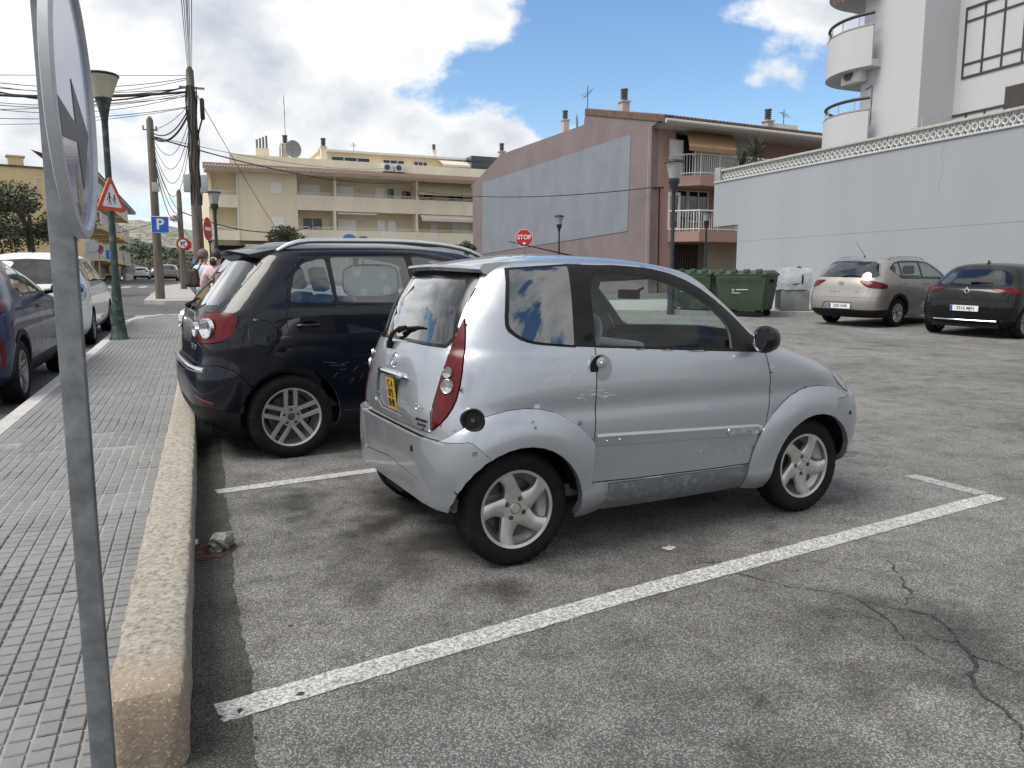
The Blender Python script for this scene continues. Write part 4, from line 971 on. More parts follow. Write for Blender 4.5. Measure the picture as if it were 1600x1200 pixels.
VW_LV = [(.20, -0.465, 3.2, .80, 4, 4), (.30, -0.605, 3.38, .86, 4.4, 4), (.45, -0.655, 3.44, .875, 4.6, 4), (.62, -0.665, 3.44, .88, 4.6, 4), (.74, -0.630, 3.42, .88, 4.6, 3.8), (.88, -0.615, 3.30, .878, 4.6, 3.4), (1.0, -0.600, 3.05, .868, 4.4, 3),
    (1.10, -0.565, 2.78, .855, 4.2, 3), (1.16, -0.525, 2.58, .84, 4, 3), (1.30, -0.420, 2.30, .79, 3.8, 3), (1.44, -0.310, 2.02, .735, 3.6, 3), (1.55, -0.215, 1.75, .68, 3.6, 3), (1.60, -0.135, 1.52, .60, 3.4, 2.8), (1.635, 0.035, 1.25, .42, 3, 2.6), (1.65, 0.235, 1.05, .20, 2.6, 2.4), (1.655, 0.335, .95, 0, 2.5, 2.2)]
SEAT_LV = [(.22, -.80, 3.2, .80, 4, 4), (.35, -.94, 3.42, .86, 4.4, 4), (.55, -.97, 3.47, .88, 4.6, 4), (.66, -.96, 3.46, .884, 4.6, 4), (.80, -.925, 3.38, .882, 4.4, 3.6), (.92, -.90, 3.15, .875, 4.2, 3.2), (1.0, -.87, 2.8, .862, 4, 3), (1.06, -.835, 2.55, .848, 3.8, 3),
    (1.25, -.70, 2.25, .79, 3.6, 3), (1.40, -.55, 1.95, .73, 3.4, 3), (1.48, -.43, 1.7, .67, 3.4, 2.8), (1.53, -.30, 1.45, .58, 3.2, 2.6), (1.56, -.1, 1.2, .38, 3, 2.6), (1.573, .1, 1, .2, 2.6, 2.4), (1.576, .2, .9, 0, 2.5, 2.2)]
CLIO_LV = [(.20, -.46, 3.2, .80, 4, 4), (.32, -.58, 3.38, .87, 4.2, 4), (.50, -.625, 3.44, .892, 4.4, 4), (.65, -.62, 3.45, .897, 4.4, 4), (.80, -.59, 3.38, .892, 4.2, 3.6), (.92, -.55, 3.1, .878, 4, 3.2), (.98, -.50, 2.8, .86, 3.8, 3), (1.03, -.43, 2.55, .83, 3.6, 3),
    (1.15, -.30, 2.25, .765, 3.4, 3), (1.28, -.14, 1.9, .69, 3.4, 3), (1.36, -.02, 1.6, .62, 3.2, 2.8), (1.40, .08, 1.4, .52, 3, 2.6), (1.425, .25, 1.2, .35, 2.8, 2.4), (1.437, .4, 1.05, .18, 2.6, 2.2), (1.44, .5, 1.0, 0, 2.5, 2.2)]
VERSO_LV = [(.22, -.66, 3.4, .80, 4, 4), (.34, -.78, 3.55, .865, 4.2, 4), (.52, -.80, 3.62, .888, 4.4, 4), (.68, -.795, 3.62, .895, 4.4, 4), (.82, -.77, 3.5, .893, 4.2, 3.6), (.95, -.745, 3.2, .883, 4, 3.2), (1.03, -.715, 2.95, .868, 3.8, 3), (1.09, -.68, 2.75, .85, 3.6, 3),
    (1.25, -.57, 2.45, .80, 3.5, 3), (1.42, -.44, 2.1, .73, 3.4, 3), (1.53, -.33, 1.8, .68, 3.3, 2.8), (1.595, -.21, 1.55, .60, 3.1, 2.6), (1.64, -.02, 1.3, .40, 2.8, 2.4), (1.655, .2, 1.1, .2, 2.6, 2.2), (1.66, .3, 1.0, 0, 2.5, 2.2)]
CHR_LV = [(.24, -.62, 3.2, .80, 4, 4), (.36, -.76, 3.4, .87, 4.2, 4), (.55, -.80, 3.5, .895, 4.2, 4), (.72, -.79, 3.5, .898, 4, 4), (.86, -.77, 3.42, .892, 3.8, 3.6), (.98, -.74, 3.15, .878, 3.6, 3.2), (1.06, -.68, 2.8, .85, 3.4, 3), (1.12, -.56, 2.55, .82, 3.4, 3),
    (1.26, -.34, 2.2, .755, 3.3, 3), (1.38, -.10, 1.85, .69, 3.2, 2.8), (1.46, .08, 1.6, .62, 3, 2.8), (1.53, .2, 1.4, .54, 2.9, 2.6), (1.57, .35, 1.2, .36, 2.7, 2.4), (1.585, .5, 1.05, .18, 2.6, 2.2), (1.59, .6, 1.0, 0, 2.5, 2.2)]
PLACE = dict(vw=(.484, 6.82, R(7)), seat=(14.35, 13.75, R(12)), clio=(14.55, 11.0, R(15)), verso=(-2.74, 15.9, R(90)), chr=(-2.70, 9.55, R(90)))
# ---------------------------------------------------------------- the other cars
def window_set(spec):
    return spec['windows']
def build_car(spec, label, cat='car', group=None, name=None):
    x, y, head = spec['place']; wb, Rt = spec['wb'], spec['R']; body = spec['paint']; inner = MATS['interior']
    N, M = spec.get('res', (72, 60))
    bm = car_shell(spec['lv'], N, M, spec.get('ar', .7), spec.get('af', .8), spec.get('tweak')); bvh = BVHTree.FromBMesh(bm)
    lay = bm.faces.layers.int.new('r'); root = empty(name or spec['name'], label=label, cat=cat, group=group)
    rear = lambda c, n: c.x < .4; rid = 0; todo = []; arch_id = 99
    sidef = lambda c, n: abs(n.y) > .3; frontf = lambda c, n: c.x > 1.0 and n.x > .2
    for r in spec['regions']:
        nm, mode, mats, poly, view = r[:5]; kw = r[5] if len(r) > 5 else {}
        rid += 1; cx, cy, fl = {'side': (1, 0, sidef), 'wrap': (1, 0, None), 'rear': (0, 1, rear), 'corner': (1, 1, rear), 'front': (0, 1, frontf)}[view]
        cut_region(bm, lay, rid, poly, cx, cy, filt=fl); todo.append((rid, nm, mode, mats, kw))
    zc = spec.get('zc', Rt + .005); ra = spec.get('arch', Rt + .05)
    if spec.get('cladding'):
        w = spec['cladding']
        for xc in (0, wb): cut_region(bm, lay, 90, circ(xc, zc, ra + w, 22, R(-12), R(192)), 1, 0, filt=sidef)
        todo.append((90, 'wheel_flare', 'quad', [MATS['grey_plastic'] if spec.get('clad_grey') else MATS['dark_plastic'], inner], dict(off=.012, gap=0, thick=.025, rim=0)))
    for xc in (0, wb): cut_region(bm, lay, arch_id, circ(xc, zc, ra, 26), 1, 0)
    tidy(bm, .003); groups = {}
    for f in bm.faces: groups.setdefault(f[lay], []).append(f)
    panel(bm, groups[0], 'body', [body, inner], root)
    parts = {}
    for rid, nm, mode, mats, kw in todo:
        fs = groups.get(rid, [])
        if not fs: continue
        if mode == 'one': sets = [fs]
        elif mode == 'pair': sets = [[f for f in fs if s * f.calc_center_median().y > 0] for s in (-1, 1)]
        else: sets = [[f for f in fs if s * f.calc_center_median().y > 0 and (f.calc_center_median().x > wb/2) == q] for s in (-1, 1) for q in (False, True)]
        for q in sets:
            if q: parts.setdefault(nm, []).append(panel(bm, q, nm, mats, root, **kw))
    half = max(l[3] for l in spec['lv'])
    wheel_wells(root, wb, half - .01, Rt, zc, .34)
    wp = make_wheel(dict(R=Rt, w=spec.get('tw', .205), rim=spec.get('rim', .215), style=spec['style'], bolts=(5, .055) if spec.get('bolts', True) else None, ba=90, hub=.075, n=spec.get('wn', 72), mat=spec.get('wmat', 'alloy')))
    add_wheels(root, wp, wb, half - .005 - spec.get('tw', .205) / 2, Rt)
    ub = MB(); ub.box((-.55, -.62, .20), (wb + .55, .62, .30)); ub.build('underbody', MATS['black_trim'], root)
    zb = spec['belt']; xs = spec.get('seats', (.55, 1.35))
    for i, sx in enumerate(xs):
        for s in (-1, 1):
            it = MB(); it.box((sx, s*.37 - .25, .45), (sx + .5, s*.37 + .25, .62), bev=.05)
            Mb = Matrix.Translation((sx + .02, s*.37, .55)) @ Matrix.Rotation(R(-14), 4, 'Y'); it.box((-.08, -.24, 0), (.06, .24, zb - .45), bev=.05, M=Mb); it.box((-.05, -.13, zb - .42), (.05, .13, zb - .22), bev=.04, M=Mb); it.build('seat', MATS['seat_fabric'], root, angle=50)
    it = MB(); it.box((wb - .75, -.66, .6), (wb - .25, .66, zb - .06), bev=.05); it.build('dashboard', MATS['interior'], root, angle=40)
    it = MB(); it.box((-.55, -.66, .34), (wb, .66, .40)); it.box((-.5, -.6, .40), (.3, .6, zb - .25)); it.build('cabin_floor', MATS['interior'], root)
    for s in (-1, 1):
        m = MB(); c = Vector((spec['mirror'][0], s * spec['mirror'][1], spec['mirror'][2]))
        m.lathe([(.0005, -.07), (.05, -.06), (.08, -.02), (.085, .03), (.075, .06), (.0005, .055)], 18, 'X', M=Matrix.Translation(c) @ Matrix.Scale(-1, 4, (1, 0, 0)) @ Matrix.Scale(1.25, 4, (0, 1, 0)) @ Matrix.Scale(.85, 4, (0, 0, 1)))
        m.tube([c + Vector((0, -s*.05, -.03)), c + Vector((.02, -s*.18, -.05))], [.03, .035], 8); fix_normals(m.build('door_mirror', spec.get('mirror_mat', body), root, angle=50))
    def hit(o, d): h = bvh.ray_cast(Vector(o), Vector(d).normalized()); return h[0], h[1]
    def rframe(yy, zz, o=.004):
        p, n = hit((-3, yy, zz), (1, 0, 0)); return frame(p + n * o, Vector((0, 0, 1)).cross(n), (0, 0, 1)), p, n
    def sframe(xx, zz, s, o=.004):
        p, n = hit((xx, s*3, zz), (0, -s, 0)); return frame(p + n * o, Vector((0, 0, 1)).cross(n), (0, 0, 1)), p, n
    for xx, zz in spec.get('handles', ()):
        for s in (-1, 1):
            Mh, p, n = sframe(xx, zz, s, .0); h = MB(); o = Vector((0, s, 0))
            h.tube([p + o*.002 + Vector((-.09, 0, -.004)), p + o*.022 + Vector((-.07, 0, 0)), p + o*.028, p + o*.022 + Vector((.07, 0, 0)), p + o*.002 + Vector((.09, 0, -.004))], [.010, .013, .013, .013, .010], 8)
            h.lathe([(.0005, .001), (.055, .001), (.06, .003)], 20, 'Z', M=Mh @ Matrix.Scale(.55, 4, (0, 1, 0))); h.build('door_handle', spec.get('handle_mat', body), root, angle=50)
    if spec.get('plate'):
        yy, zz, txt = spec['plate']; Mp, p, n = rframe(yy, zz, spec.get('plate_off', .028)); Mp = frame(p + Vector((-.006, 0, 0)) + n * .022, (0, -1, 0), Vector((0, 0, 1)) + n * 0); plate_mb(root, Mp, txt)
    if spec.get('extra'): spec['extra'](root, rframe, sframe, hit, parts)
    set_on_ground(root, x, y, head, wb); bm.free(); return root

G_, GD = MATS['car_glass'], MATS['car_glass_dark']
gk = dict(gap=0, off=-.004, thick=0)
def win(poly, it=1, dark=False): return ('side_window', 'pair', MATS['car_glass_tint'], round_poly(poly), 'side', gk)
def win2(poly): return ('side_window', 'pair', MATS['car_glass_side'], round_poly(poly, .035), 'side', gk)
def trim_r(poly): return ('window_frame', 'pair', [MATS['black_gloss'], MATS['interior']], round_poly(poly, .06), 'side', dict(gap=.0015, off=-.001))
def door_r(poly, body): return ('door', 'pair', [body, MATS['interior']], round_poly(poly, .09), 'side', dict(gap=.0035))
def rwin(poly, mat=None): return ('rear_window', 'one', mat or GD, poly, 'rear', dict(gap=.001, off=-.002, thick=0))
def lampr(poly, mat='lamp_red', nm='tail_light'): return (nm, 'pair', [MATS[mat], MATS['interior']], smooth_poly(poly, 1), 'corner', dict(gap=.003, off=.005, rim=0))
def wscreen(z0, z1, y0, y1): return ('windscreen', 'one', G_, [(-.01, z1), (y1, z1 - .02), (y0, z0 + .02), (y0 - .02, z0), (-.01, z0)], 'front', gk)

def b_vw():
    body = paint('navy_paint', (.0026, .0037, .0095), metal=0, rough=.25, dirt=.008, dirtcol=(.05, .05, .05), cw=.55)
    def extra(root, rf, sf, hit, parts):
        rail = pm('satin_alu', (.62, .63, .65), .28, metal=.9, var=.06)
        for s in (-1, 1):
            m = MB(); pts = []; n = 24
            for i in range(n + 1):
                u = i / n; xx = .0 + 1.9 * u; p, nn = hit((xx, s*(.60 - .10*u*u), 3), (0, 0, -1)); e = min(1, u / .10, (1 - u) / .10); pts.append(p + Vector((0, 0, .004 + .045 * e ** .7)))
            m.tube(pts, [.014] + [.021] * (n - 1) + [.014], 8); m.build('roof_rail', rail, root, angle=50)
        for s in (-1, 1):
            for (yy, zz, rr) in ((.792, 1.0, .074), (.59, .985, .055)):
                o = Vector((-1.6, s*(yy + .55), zz)); p, nn = hit(o, (1, -s*.62, 0))
                if p is None: continue
                b = MB(); b.lathe([(.0005, .014), (rr*.35, .018), (rr*.7, .025), (rr*.93, .034), (rr, .032), (rr*1.03, .004)], 28, 'Z', M=frame(p, Vector((0, 0, 1)).cross(nn), (0, 0, 1))); b.build('lamp_bowl', MATS['chrome'], parts['tail_light'][0 if s < 0 else 1], angle=30)
        m = MB(); ns = 16; rows = []
        for i in range(ns + 1):
            t = -1 + 2*i/ns; yy = .60*t; x0 = -.215 - .09*(1 - t*t); rows.append([(-.015, yy, 1.612 - .03*t*t), (x0, yy, 1.575 - .035*t*t), (x0 + .01, yy, 1.555 - .035*t*t), (-.045, yy, 1.55 - .05*t*t)])
        vs = [p for r_ in rows for p in r_]; m.add(vs, [(i*4+j, i*4+(j+1) % 4, (i+1)*4+(j+1) % 4, (i+1)*4+j) for i in range(ns) for j in range(4)] + [(0, 1, 2, 3), (ns*4, ns*4+1, ns*4+2, ns*4+3)]); fix_normals(m.build('spoiler', body, root, angle=35))
        m = MB(); pts = [Vector((-.815 + .05*abs(t)**3, -.74*t, .705)) for t in [-1 + 2*k/20 for k in range(21)]]; pts = []
        for k in range(25):
            t = -1 + 2*k/24; p, nn = hit((-3, -.72*t, .69), (1, 0, 0)); pts.append(p + nn*.016)
        m.tube(pts, .022, 8); p, nn = hit((-1.5, -1.3, .72), (1, .62, 0)); m.build('chrome_strip', MATS['chrome'], root, angle=50)
        m = MB(); p, nn = hit((-3, .12, 1.13), (1, 0, 0)); a = p + nn*.02; m.tube([a + Vector((-.01, 0, -.01)), a + Vector((-.03, -.05, .0)), p + nn*.02 + Vector((.02, -.35, .06))], [.022, .016, .008], 8); m.build('wiper', MATS['black_trim'], root, angle=40)
        m = MB()
        for k, (xx, zz, l, a) in enumerate([(.30, .72, .10, -6), (.36, .695, .13, -3), (.42, .71, .06, 10), (.50, .66, .05, 35), (.34, .62, .05, 50), (.55, .60, .035, 60), (.47, .57, .05, 55), (.62, .70, .09, -2), (.68, .64, .04, 62), (.40, .66, .05, -5), (.80, .71, .08, 0)]):
            p, nn = hit((xx, -3, zz), (0, 1, 0)); m.box((-l/2, -.0011, 0), (l/2, .0011, .0008), 0, frame(p + nn*.0005, (math.cos(R(a)), 0, math.sin(R(a))), (0, 0, 1)))
        s_ = m.build('paint_scratches', pm('scratch', (.13, .135, .145), .6, var=.3, scale=90), root); s_['kind'] = 'stuff'
        m = MB(); p, nn = hit((-3, -.40, .845), (1, 0, 0)); text_mb(m, '2.0 TDI', .055, frame(p + nn*.001, Vector((0, 0, 1)).cross(nn), (0, 0, 1)), 0, .004); m.build('model_badge', MATS['chrome'], root)
        # printed sunshade with bear ears against the rear door glass
        m = MB(); shade = []; 
        for k in range(40):
            t = 2*math.pi*k/40; c_, s_ = math.cos(t), math.sin(t); r = (abs(c_)**4 + abs(s_)**4) ** -.25; shade.append((.70 + .23*c_*r, 1.335 + .125*s_*r))
        m.prism([(a, b) for a, b in shade], -.715, -.712, 'Y', 0); ss = m.build('sun_shade', pm('mesh_shade', (.40, .45, .47), .8, var=.1), root)
        ss.rotation_euler = (R(0), 0, 0)
        m = MB(); m.tube([(a, -.717 , b) for a, b in shade] + [(shade[0][0], -.717, shade[0][1])], .006, 6, cap=False); m.build('shade_hem', MATS['black_trim'], ss)
        m = MB()
        for cx_, cz_, r_ in ((.585, 1.40, .034), (.562, 1.433, .017), (.610, 1.433, .017), (.64, 1.25, .03), (.83, 1.26, .035), (.80, 1.37, .03)): m.lathe([(.0005, 0), (r_, 0)], 20, 'Z', M=frame((cx_, -.7175, cz_), (1, 0, 0), (0, 0, 1)))
        m.build('shade_print', pm('print_white', (.66, .68, .69), .8, var=.08), ss)
    sp = dict(name='car', lv=VW_LV, place=PLACE['vw'], wb=2.578, R=.322, paint=body, style='twin5', rim=.222, tw=.215, arch=.372, belt=1.14, res=(104, 84), wn=108, mirror=(1.92, 1.0, 1.16), handles=((.155, 1.012), (1.18, 1.0)), extra=extra,
        regions=[
            ('tailgate', 'one', [body, MATS['interior']], [(-.01, 1.60), (.50, 1.57), (.63, 1.47), (.70, 1.20), (.66, 1.10), (.50, 1.09), (.50, .90), (.62, .86), (.58, .74), (-.01, .755)], 'rear', dict(gap=.0035)),
            rwin([(-.01, 1.555), (.48, 1.53), (.60, 1.45), (.672, 1.24), (.635, 1.165), (-.01, 1.15)], MATS['car_glass_rear']),
            lampr([(-.17, .90), (-.17, 1.06), (-.08, 1.092), (.15, 1.118), (.473, 1.110), (.475, 1.03), (.41, .918), (.14, .883)]),
            door_r([(.02, 1.2), (-.02, 1.0), (.06, .82), (.206, .61), (.345, .46), (.37, .34), (1.03, .33), (1.045, 1.2)], body), door_r([(1.053, 1.2), (1.038, .33), (2.0, .33), (2.1, .6), (2.18, .95), (2.1, 1.2)], body),
            trim_r([(-.005, 1.165), (.055, 1.40), (.13, 1.49), (.36, 1.545), (1.05, 1.56), (1.45, 1.50), (1.98, 1.27), (2.14, 1.135)]),
            win2([(.03, 1.185), (.088, 1.40), (.16, 1.478), (.335, 1.518), (.362, 1.178)]), win2([(.395, 1.178), (.378, 1.525), (.99, 1.538), (1.025, 1.162)]), win2([(1.085, 1.16), (1.05, 1.537), (1.40, 1.485), (1.93, 1.25), (2.02, 1.145)]),
            ('fuel_flap', 'pair', [body, MATS['interior']], circ(-.19, .962, .098, 26), 'side', dict(gap=.002)),
            ('rear_bumper', 'one', [body, MATS['interior']], [(-2, .715), (-.60, .725), (-.50, .735), (-.40, .70), (-.33, .63), (-.1, .3), (-.1, .1), (-2, .1)], 'wrap', dict(gap=.0025, off=.012, rim=0)),
            ('bumper_skirt', 'one', [MATS['dark_plastic'], MATS['interior']], [(-2, .43), (-.55, .42), (-.3, .36), (-.1, .3), (-.1, .1), (-2, .1)], 'wrap', dict(gap=.001, off=.012, rim=0)),
            ('rear_reflector', 'pair', [MATS['lamp_red'], MATS['interior']], [(-.08, .468), (.245, .438), (.235, .460), (-.05, .498)], 'corner', dict(gap=0, off=.016)),
            wscreen(1.18, 1.53, .70, .55)])
    return build_car(sp, 'dark navy people-carrier hatchback with silver roof rails beside the silver microcar')
def b_seat():
    body = paint('champagne_paint', (.31, .295, .27), metal=.55, rough=.34, dirt=.05)
    def extra(root, rf, sf, hit, parts):
        M, p, n = rf(0, .965); m = MB(); m.box((-.055, -.05, 0), (.055, .05, .012), 0, M, bev=.006); m.build('emblem', MATS['chrome'], root)
        m = MB(); text_mb(m, 'ALTEA XL', .062, rf(.12, .775, .002)[0], 0, .004); text_mb(m, 'TDI', .045, rf(-.42, .78, .002)[0], 0, .004); m.build('model_badge', MATS['chrome'], root)
        p, n = hit((-.12, -.05, 3), (0, 0, -1)); m = MB(); m.tube([p, p + Vector((.0, 0, .03))], [.02, .012], 8); m.tube([p + Vector((0, 0, .03)), p + Vector((-.24, .10, .36))], [.006, .003], 6); m.build('aerial', MATS['black_trim'], root)
        for s in (-1, 1):
            m = MB(); pts = []
            for i in range(17):
                u = i/16; q, _ = hit((-.15 + 1.75*u, s*(.60 - .10*u*u), 3), (0, 0, -1)); pts.append(q + Vector((0, 0, .004 + .03*min(1, u/.1, (1-u)/.1))))
            m.tube(pts, .014, 6); m.build('roof_rail', MATS['alloy'], root)
        M, p, n = rf(0, 1.115); m = MB(); m.tube([p + n*.012 + Vector((0, .02, 0)), p + n*.02 + Vector((.03, -.18, .03)), p + n*.02 + Vector((.02, -.42, .0))], [.018, .012, .007], 6); m.build('wiper', MATS['black_trim'], root)
    bk = MATS['black_trim']
    sp = dict(name='car', lv=SEAT_LV, place=PLACE['seat'], wb=2.578, R=.318, paint=body, style='multi10', rim=.205, arch=.37, cladding=.06, clad_grey=False, belt=1.05, res=(80, 62), mirror=(1.85, 1.0, 1.1), handles=((.22, .99), (1.15, .97)), plate=(-.06, .47, '2505 HHR'), extra=extra,
        regions=[('tailgate', 'one', [body, MATS['interior']], [(-.01, 1.50), (.50, 1.48), (.62, 1.40), (.76, 1.12), (.70, 1.04), (.64, .70), (.56, .64), (-.01, .63)], 'rear', dict(gap=.004)),
            rwin([(-.01, 1.475), (.50, 1.455), (.60, 1.40), (.735, 1.15), (.70, 1.105), (-.01, 1.105)]),
            lampr([(-.44, 1.03), (-.3, 1.045), (.05, 1.02), (.40, .95), (.40, .865), (.05, .865), (-.24, .885), (-.36, .96)]),
            door_r([(-.02, 1.12), (.05, .75), (.38, .52), (.42, .34), (1.0, .33), (1.0, 1.12)], body), door_r([(1.01, 1.12), (1.01, .33), (2.0, .33), (2.15, .9), (2.0, 1.12)], body),
            trim_r([(-.29, 1.30), (-.02, 1.44), (.3, 1.475), (.95, 1.475), (1.35, 1.44), (1.9, 1.17), (2.0, 1.05), (.1, 1.08)]),
            win([(-.24, 1.30), (-.0, 1.42), (.11, 1.438), (.11, 1.105), (-.06, 1.18)]), win([(.16, 1.10), (.16, 1.445), (.92, 1.452), (.94, 1.075)]), win([(1.0, 1.075), (.98, 1.452), (1.32, 1.42), (1.84, 1.165), (1.9, 1.07)]),
            ('rear_bumper', 'one', [body, MATS['interior']], [(-2, .655), (-.7, .665), (-.40, .70), (-.1, .6), (-.1, .1), (-2, .1)], 'wrap', dict(gap=.003, off=.010, rim=0)),
            ('plate_recess', 'one', [body, MATS['interior']], [(-.01, .56), (.33, .56), (.42, .40), (-.01, .40)], 'rear', dict(off=-.006, gap=0)),
            ('bumper_skirt', 'one', [bk, bk], [(-2, .38), (-.3, .40), (-.1, .1), (-2, .1)], 'wrap', dict(gap=.001, off=.012)),
            ('rear_reflector', 'pair', [MATS['lamp_red'], bk], [(-.25, .395), (.0, .39), (.0, .36), (-.25, .365)], 'corner', dict(gap=0, off=.014)), wscreen(1.1, 1.44, .70, .52)])
    return build_car(sp, 'champagne-grey people-carrier with roof aerial parked facing the pale wall')
def b_clio():
    body = paint('black_paint', (.004, .004, .0045), metal=0, rough=.28, dirt=.01, dirtcol=(.08, .08, .08), cw=.6)
    def extra(root, rf, sf, hit, parts):
        M, p, n = rf(0, .90, .006); m = MB()
        o = [(-.055, 0), (0, .085), (.055, 0), (0, -.085)]; i_ = [(-.026, 0), (0, .042), (.026, 0), (0, -.042)]
        m.add([(a, b, .0) for a, b in o] + [(a*.75, b*.75, .012) for a, b in o] + [(a, b, .0) for a, b in i_], [(k, (k+1) % 4, (k+1) % 4 + 4, k + 4) for k in range(4)] + [(k+4, (k+1) % 4 + 4, (k+1) % 4 + 8, k + 8) for k in range(4)], 0, M); fix_normals(m.build('emblem', MATS['chrome'], root))
        m = MB(); text_mb(m, 'C L I O', .05, rf(0, .785, .002)[0], 0, .004); m.build('model_badge', MATS['chrome'], root)
        p, n = hit((.38, 0, 3), (0, 0, -1)); m = MB(); m.add([(.08, 0, -.01), (-.09, .02, -.01), (-.09, -.02, -.01), (-.09, 0, .065), (-.05, 0, .065)], [(0, 1, 3, 4), (0, 4, 3, 2), (1, 2, 3), (0, 2, 1)], 0, Matrix.Translation(p)); m.build('aerial_fin', body, root)
        M, p, n = rf(0, 1.06); m = MB(); m.tube([p + n*.012, p + n*.02 + Vector((.01, -.2, .01)), p + n*.02 + Vector((.02, -.40, .0))], [.02, .012, .007], 6); m.build('wiper', MATS['black_trim'], root)
        m = MB(); pts = []
        for k in range(17):
            t = -1 + k/8; q, nn = hit((-3, .58*t, .345), (1, 0, 0)); pts.append(q + nn*.02)
        m.tube(pts, .012, 6); m.build('chrome_strip', MATS['chrome'], root)
        m = MB(); q, nn = hit((-3, .50, .27), (1, 0, 0)); m.lathe([(.030, -.05), (.034, .02), (.040, .02), (.040, -.05)], 18, 'Z', M=frame(q, (0, -1, 0), (0, 0, 1))); m.build('exhaust_tip', MATS['chrome'], root)
    bk = MATS['black_trim']
    sp = dict(name='car', lv=CLIO_LV, place=PLACE['clio'], wb=2.583, R=.318, paint=body, style='multi10', rim=.215, arch=.365, belt=1.0, res=(76, 58), mirror=(1.8, 1.0, 1.05), handles=((1.1, .93),), plate=(-.02, .57, '5316 MJH'), extra=extra, wmat='alloy_dark',
        regions=[('tailgate', 'one', [body, MATS['interior']], [(-.01, 1.36), (.54, 1.34), (.63, 1.22), (.66, 1.03), (.62, .78), (.56, .70), (-.01, .69)], 'rear', dict(gap=.004)),
            rwin([(-.01, 1.31), (.50, 1.295), (.585, 1.20), (.615, 1.06), (.55, 1.03), (-.01, 1.03)]),
            lampr([(-.16, .96), (.2, .985), (.56, .965), (.62, .90), (.58, .855), (.3, .86), (.1, .90)]),
            trim_r([(.10, 1.06), (.28, 1.27), (.5, 1.34), (1.0, 1.35), (1.35, 1.30), (1.9, 1.08), (2.05, .985), (.2, 1.02)]),
            win([(.17, 1.06), (.33, 1.26), (.52, 1.32), (.92, 1.33), (.94, 1.0)]), win([(1.0, 1.0), (.98, 1.33), (1.32, 1.28), (1.85, 1.07), (1.93, .99)]),
            ('rear_bumper', 'one', [body, MATS['interior']], [(-2, .72), (-.5, .73), (-.30, .70), (-.1, .5), (-.1, .1), (-2, .1)], 'wrap', dict(gap=.003, off=.010, rim=0)),
            ('bumper_skirt', 'one', [bk, bk], [(-2, .33), (-.3, .34), (-.1, .1), (-2, .1)], 'wrap', dict(gap=.001, off=.012)), wscreen(1.08, 1.32, .66, .5)])
    return build_car(sp, 'glossy black hatchback cut off by the right edge of the picture')
def b_verso():
    body = paint('white_car_paint', (.74, .74, .73), rough=.35, dirt=.03)
    def extra(root, rf, sf, hit, parts):
        for s in (-1, 1):
            for yy, zz, rr, mt in ((.76, 1.0, .085, 'lamp_red'),):
                p, nn = hit((-1.6, s*(yy + .62), zz), (1, -s*.62, 0))
                b = MB(); b.lathe([(.0005, .014), (rr*.6, .013), (rr*.92, .008), (rr, .004)], 24, 'Z', M=frame(p, Vector((0, 0, 1)).cross(nn), (0, 0, 1))); b.build('lamp_lens', MATS[mt], parts['tail_light'][0 if s < 0 else 1], angle=40)
        p, n = hit((.15, 0, 3), (0, 0, -1)); m = MB(); m.tube([p, p + Vector((0, 0, .025)), p + Vector((-.03, 0, .11))], [.03, .014, .006], 8); m.build('aerial', MATS['black_trim'], root)
    sp = dict(name='car', lv=VERSO_LV, place=PLACE['verso'], wb=2.78, R=.318, paint=body, style='multi10', rim=.205, arch=.37, belt=1.1, res=(76, 60), mirror=(2.1, 1.0, 1.14), mirror_mat=MATS['black_gloss'], handles=((.3, 1.0), (1.25, .98)), extra=extra, wmat='alloy_dark',
        regions=[('tailgate', 'one', [body, MATS['interior']], [(-.01, 1.58), (.54, 1.55), (.68, 1.42), (.80, 1.16), (.70, 1.09), (.62, .80), (-.01, .72)], 'rear', dict(gap=.004)),
            rwin([(-.01, 1.545), (.54, 1.515), (.66, 1.42), (.775, 1.18), (.72, 1.125), (-.01, 1.12)]),
            lampr([(.0, .84), (.06, 1.06), (.26, 1.12), (.48, 1.10), (.42, .93), (.22, .80)], 'lamp_clear'),
            trim_r([(-.22, 1.22), (-.05, 1.46), (.4, 1.535), (1.2, 1.54), (1.6, 1.46), (2.2, 1.19), (2.35, 1.10), (.1, 1.13)]),
            win([(-.14, 1.22), (.0, 1.43), (.22, 1.48), (.27, 1.16)]), win([(.33, 1.15), (.30, 1.50), (1.05, 1.515), (1.1, 1.125)]), win([(1.17, 1.125), (1.12, 1.515), (1.55, 1.44), (2.15, 1.18), (2.22, 1.115)]),
            ('rear_bumper', 'one', [body, MATS['interior']], [(-2, .74), (-.6, .76), (-.40, .72), (-.1, .5), (-.1, .1), (-2, .1)], 'wrap', dict(gap=.003, off=.008, rim=0)), wscreen(1.12, 1.50, .70, .52)])
    return build_car(sp, 'white people-carrier parked at the street kerb ahead of the blue crossover')
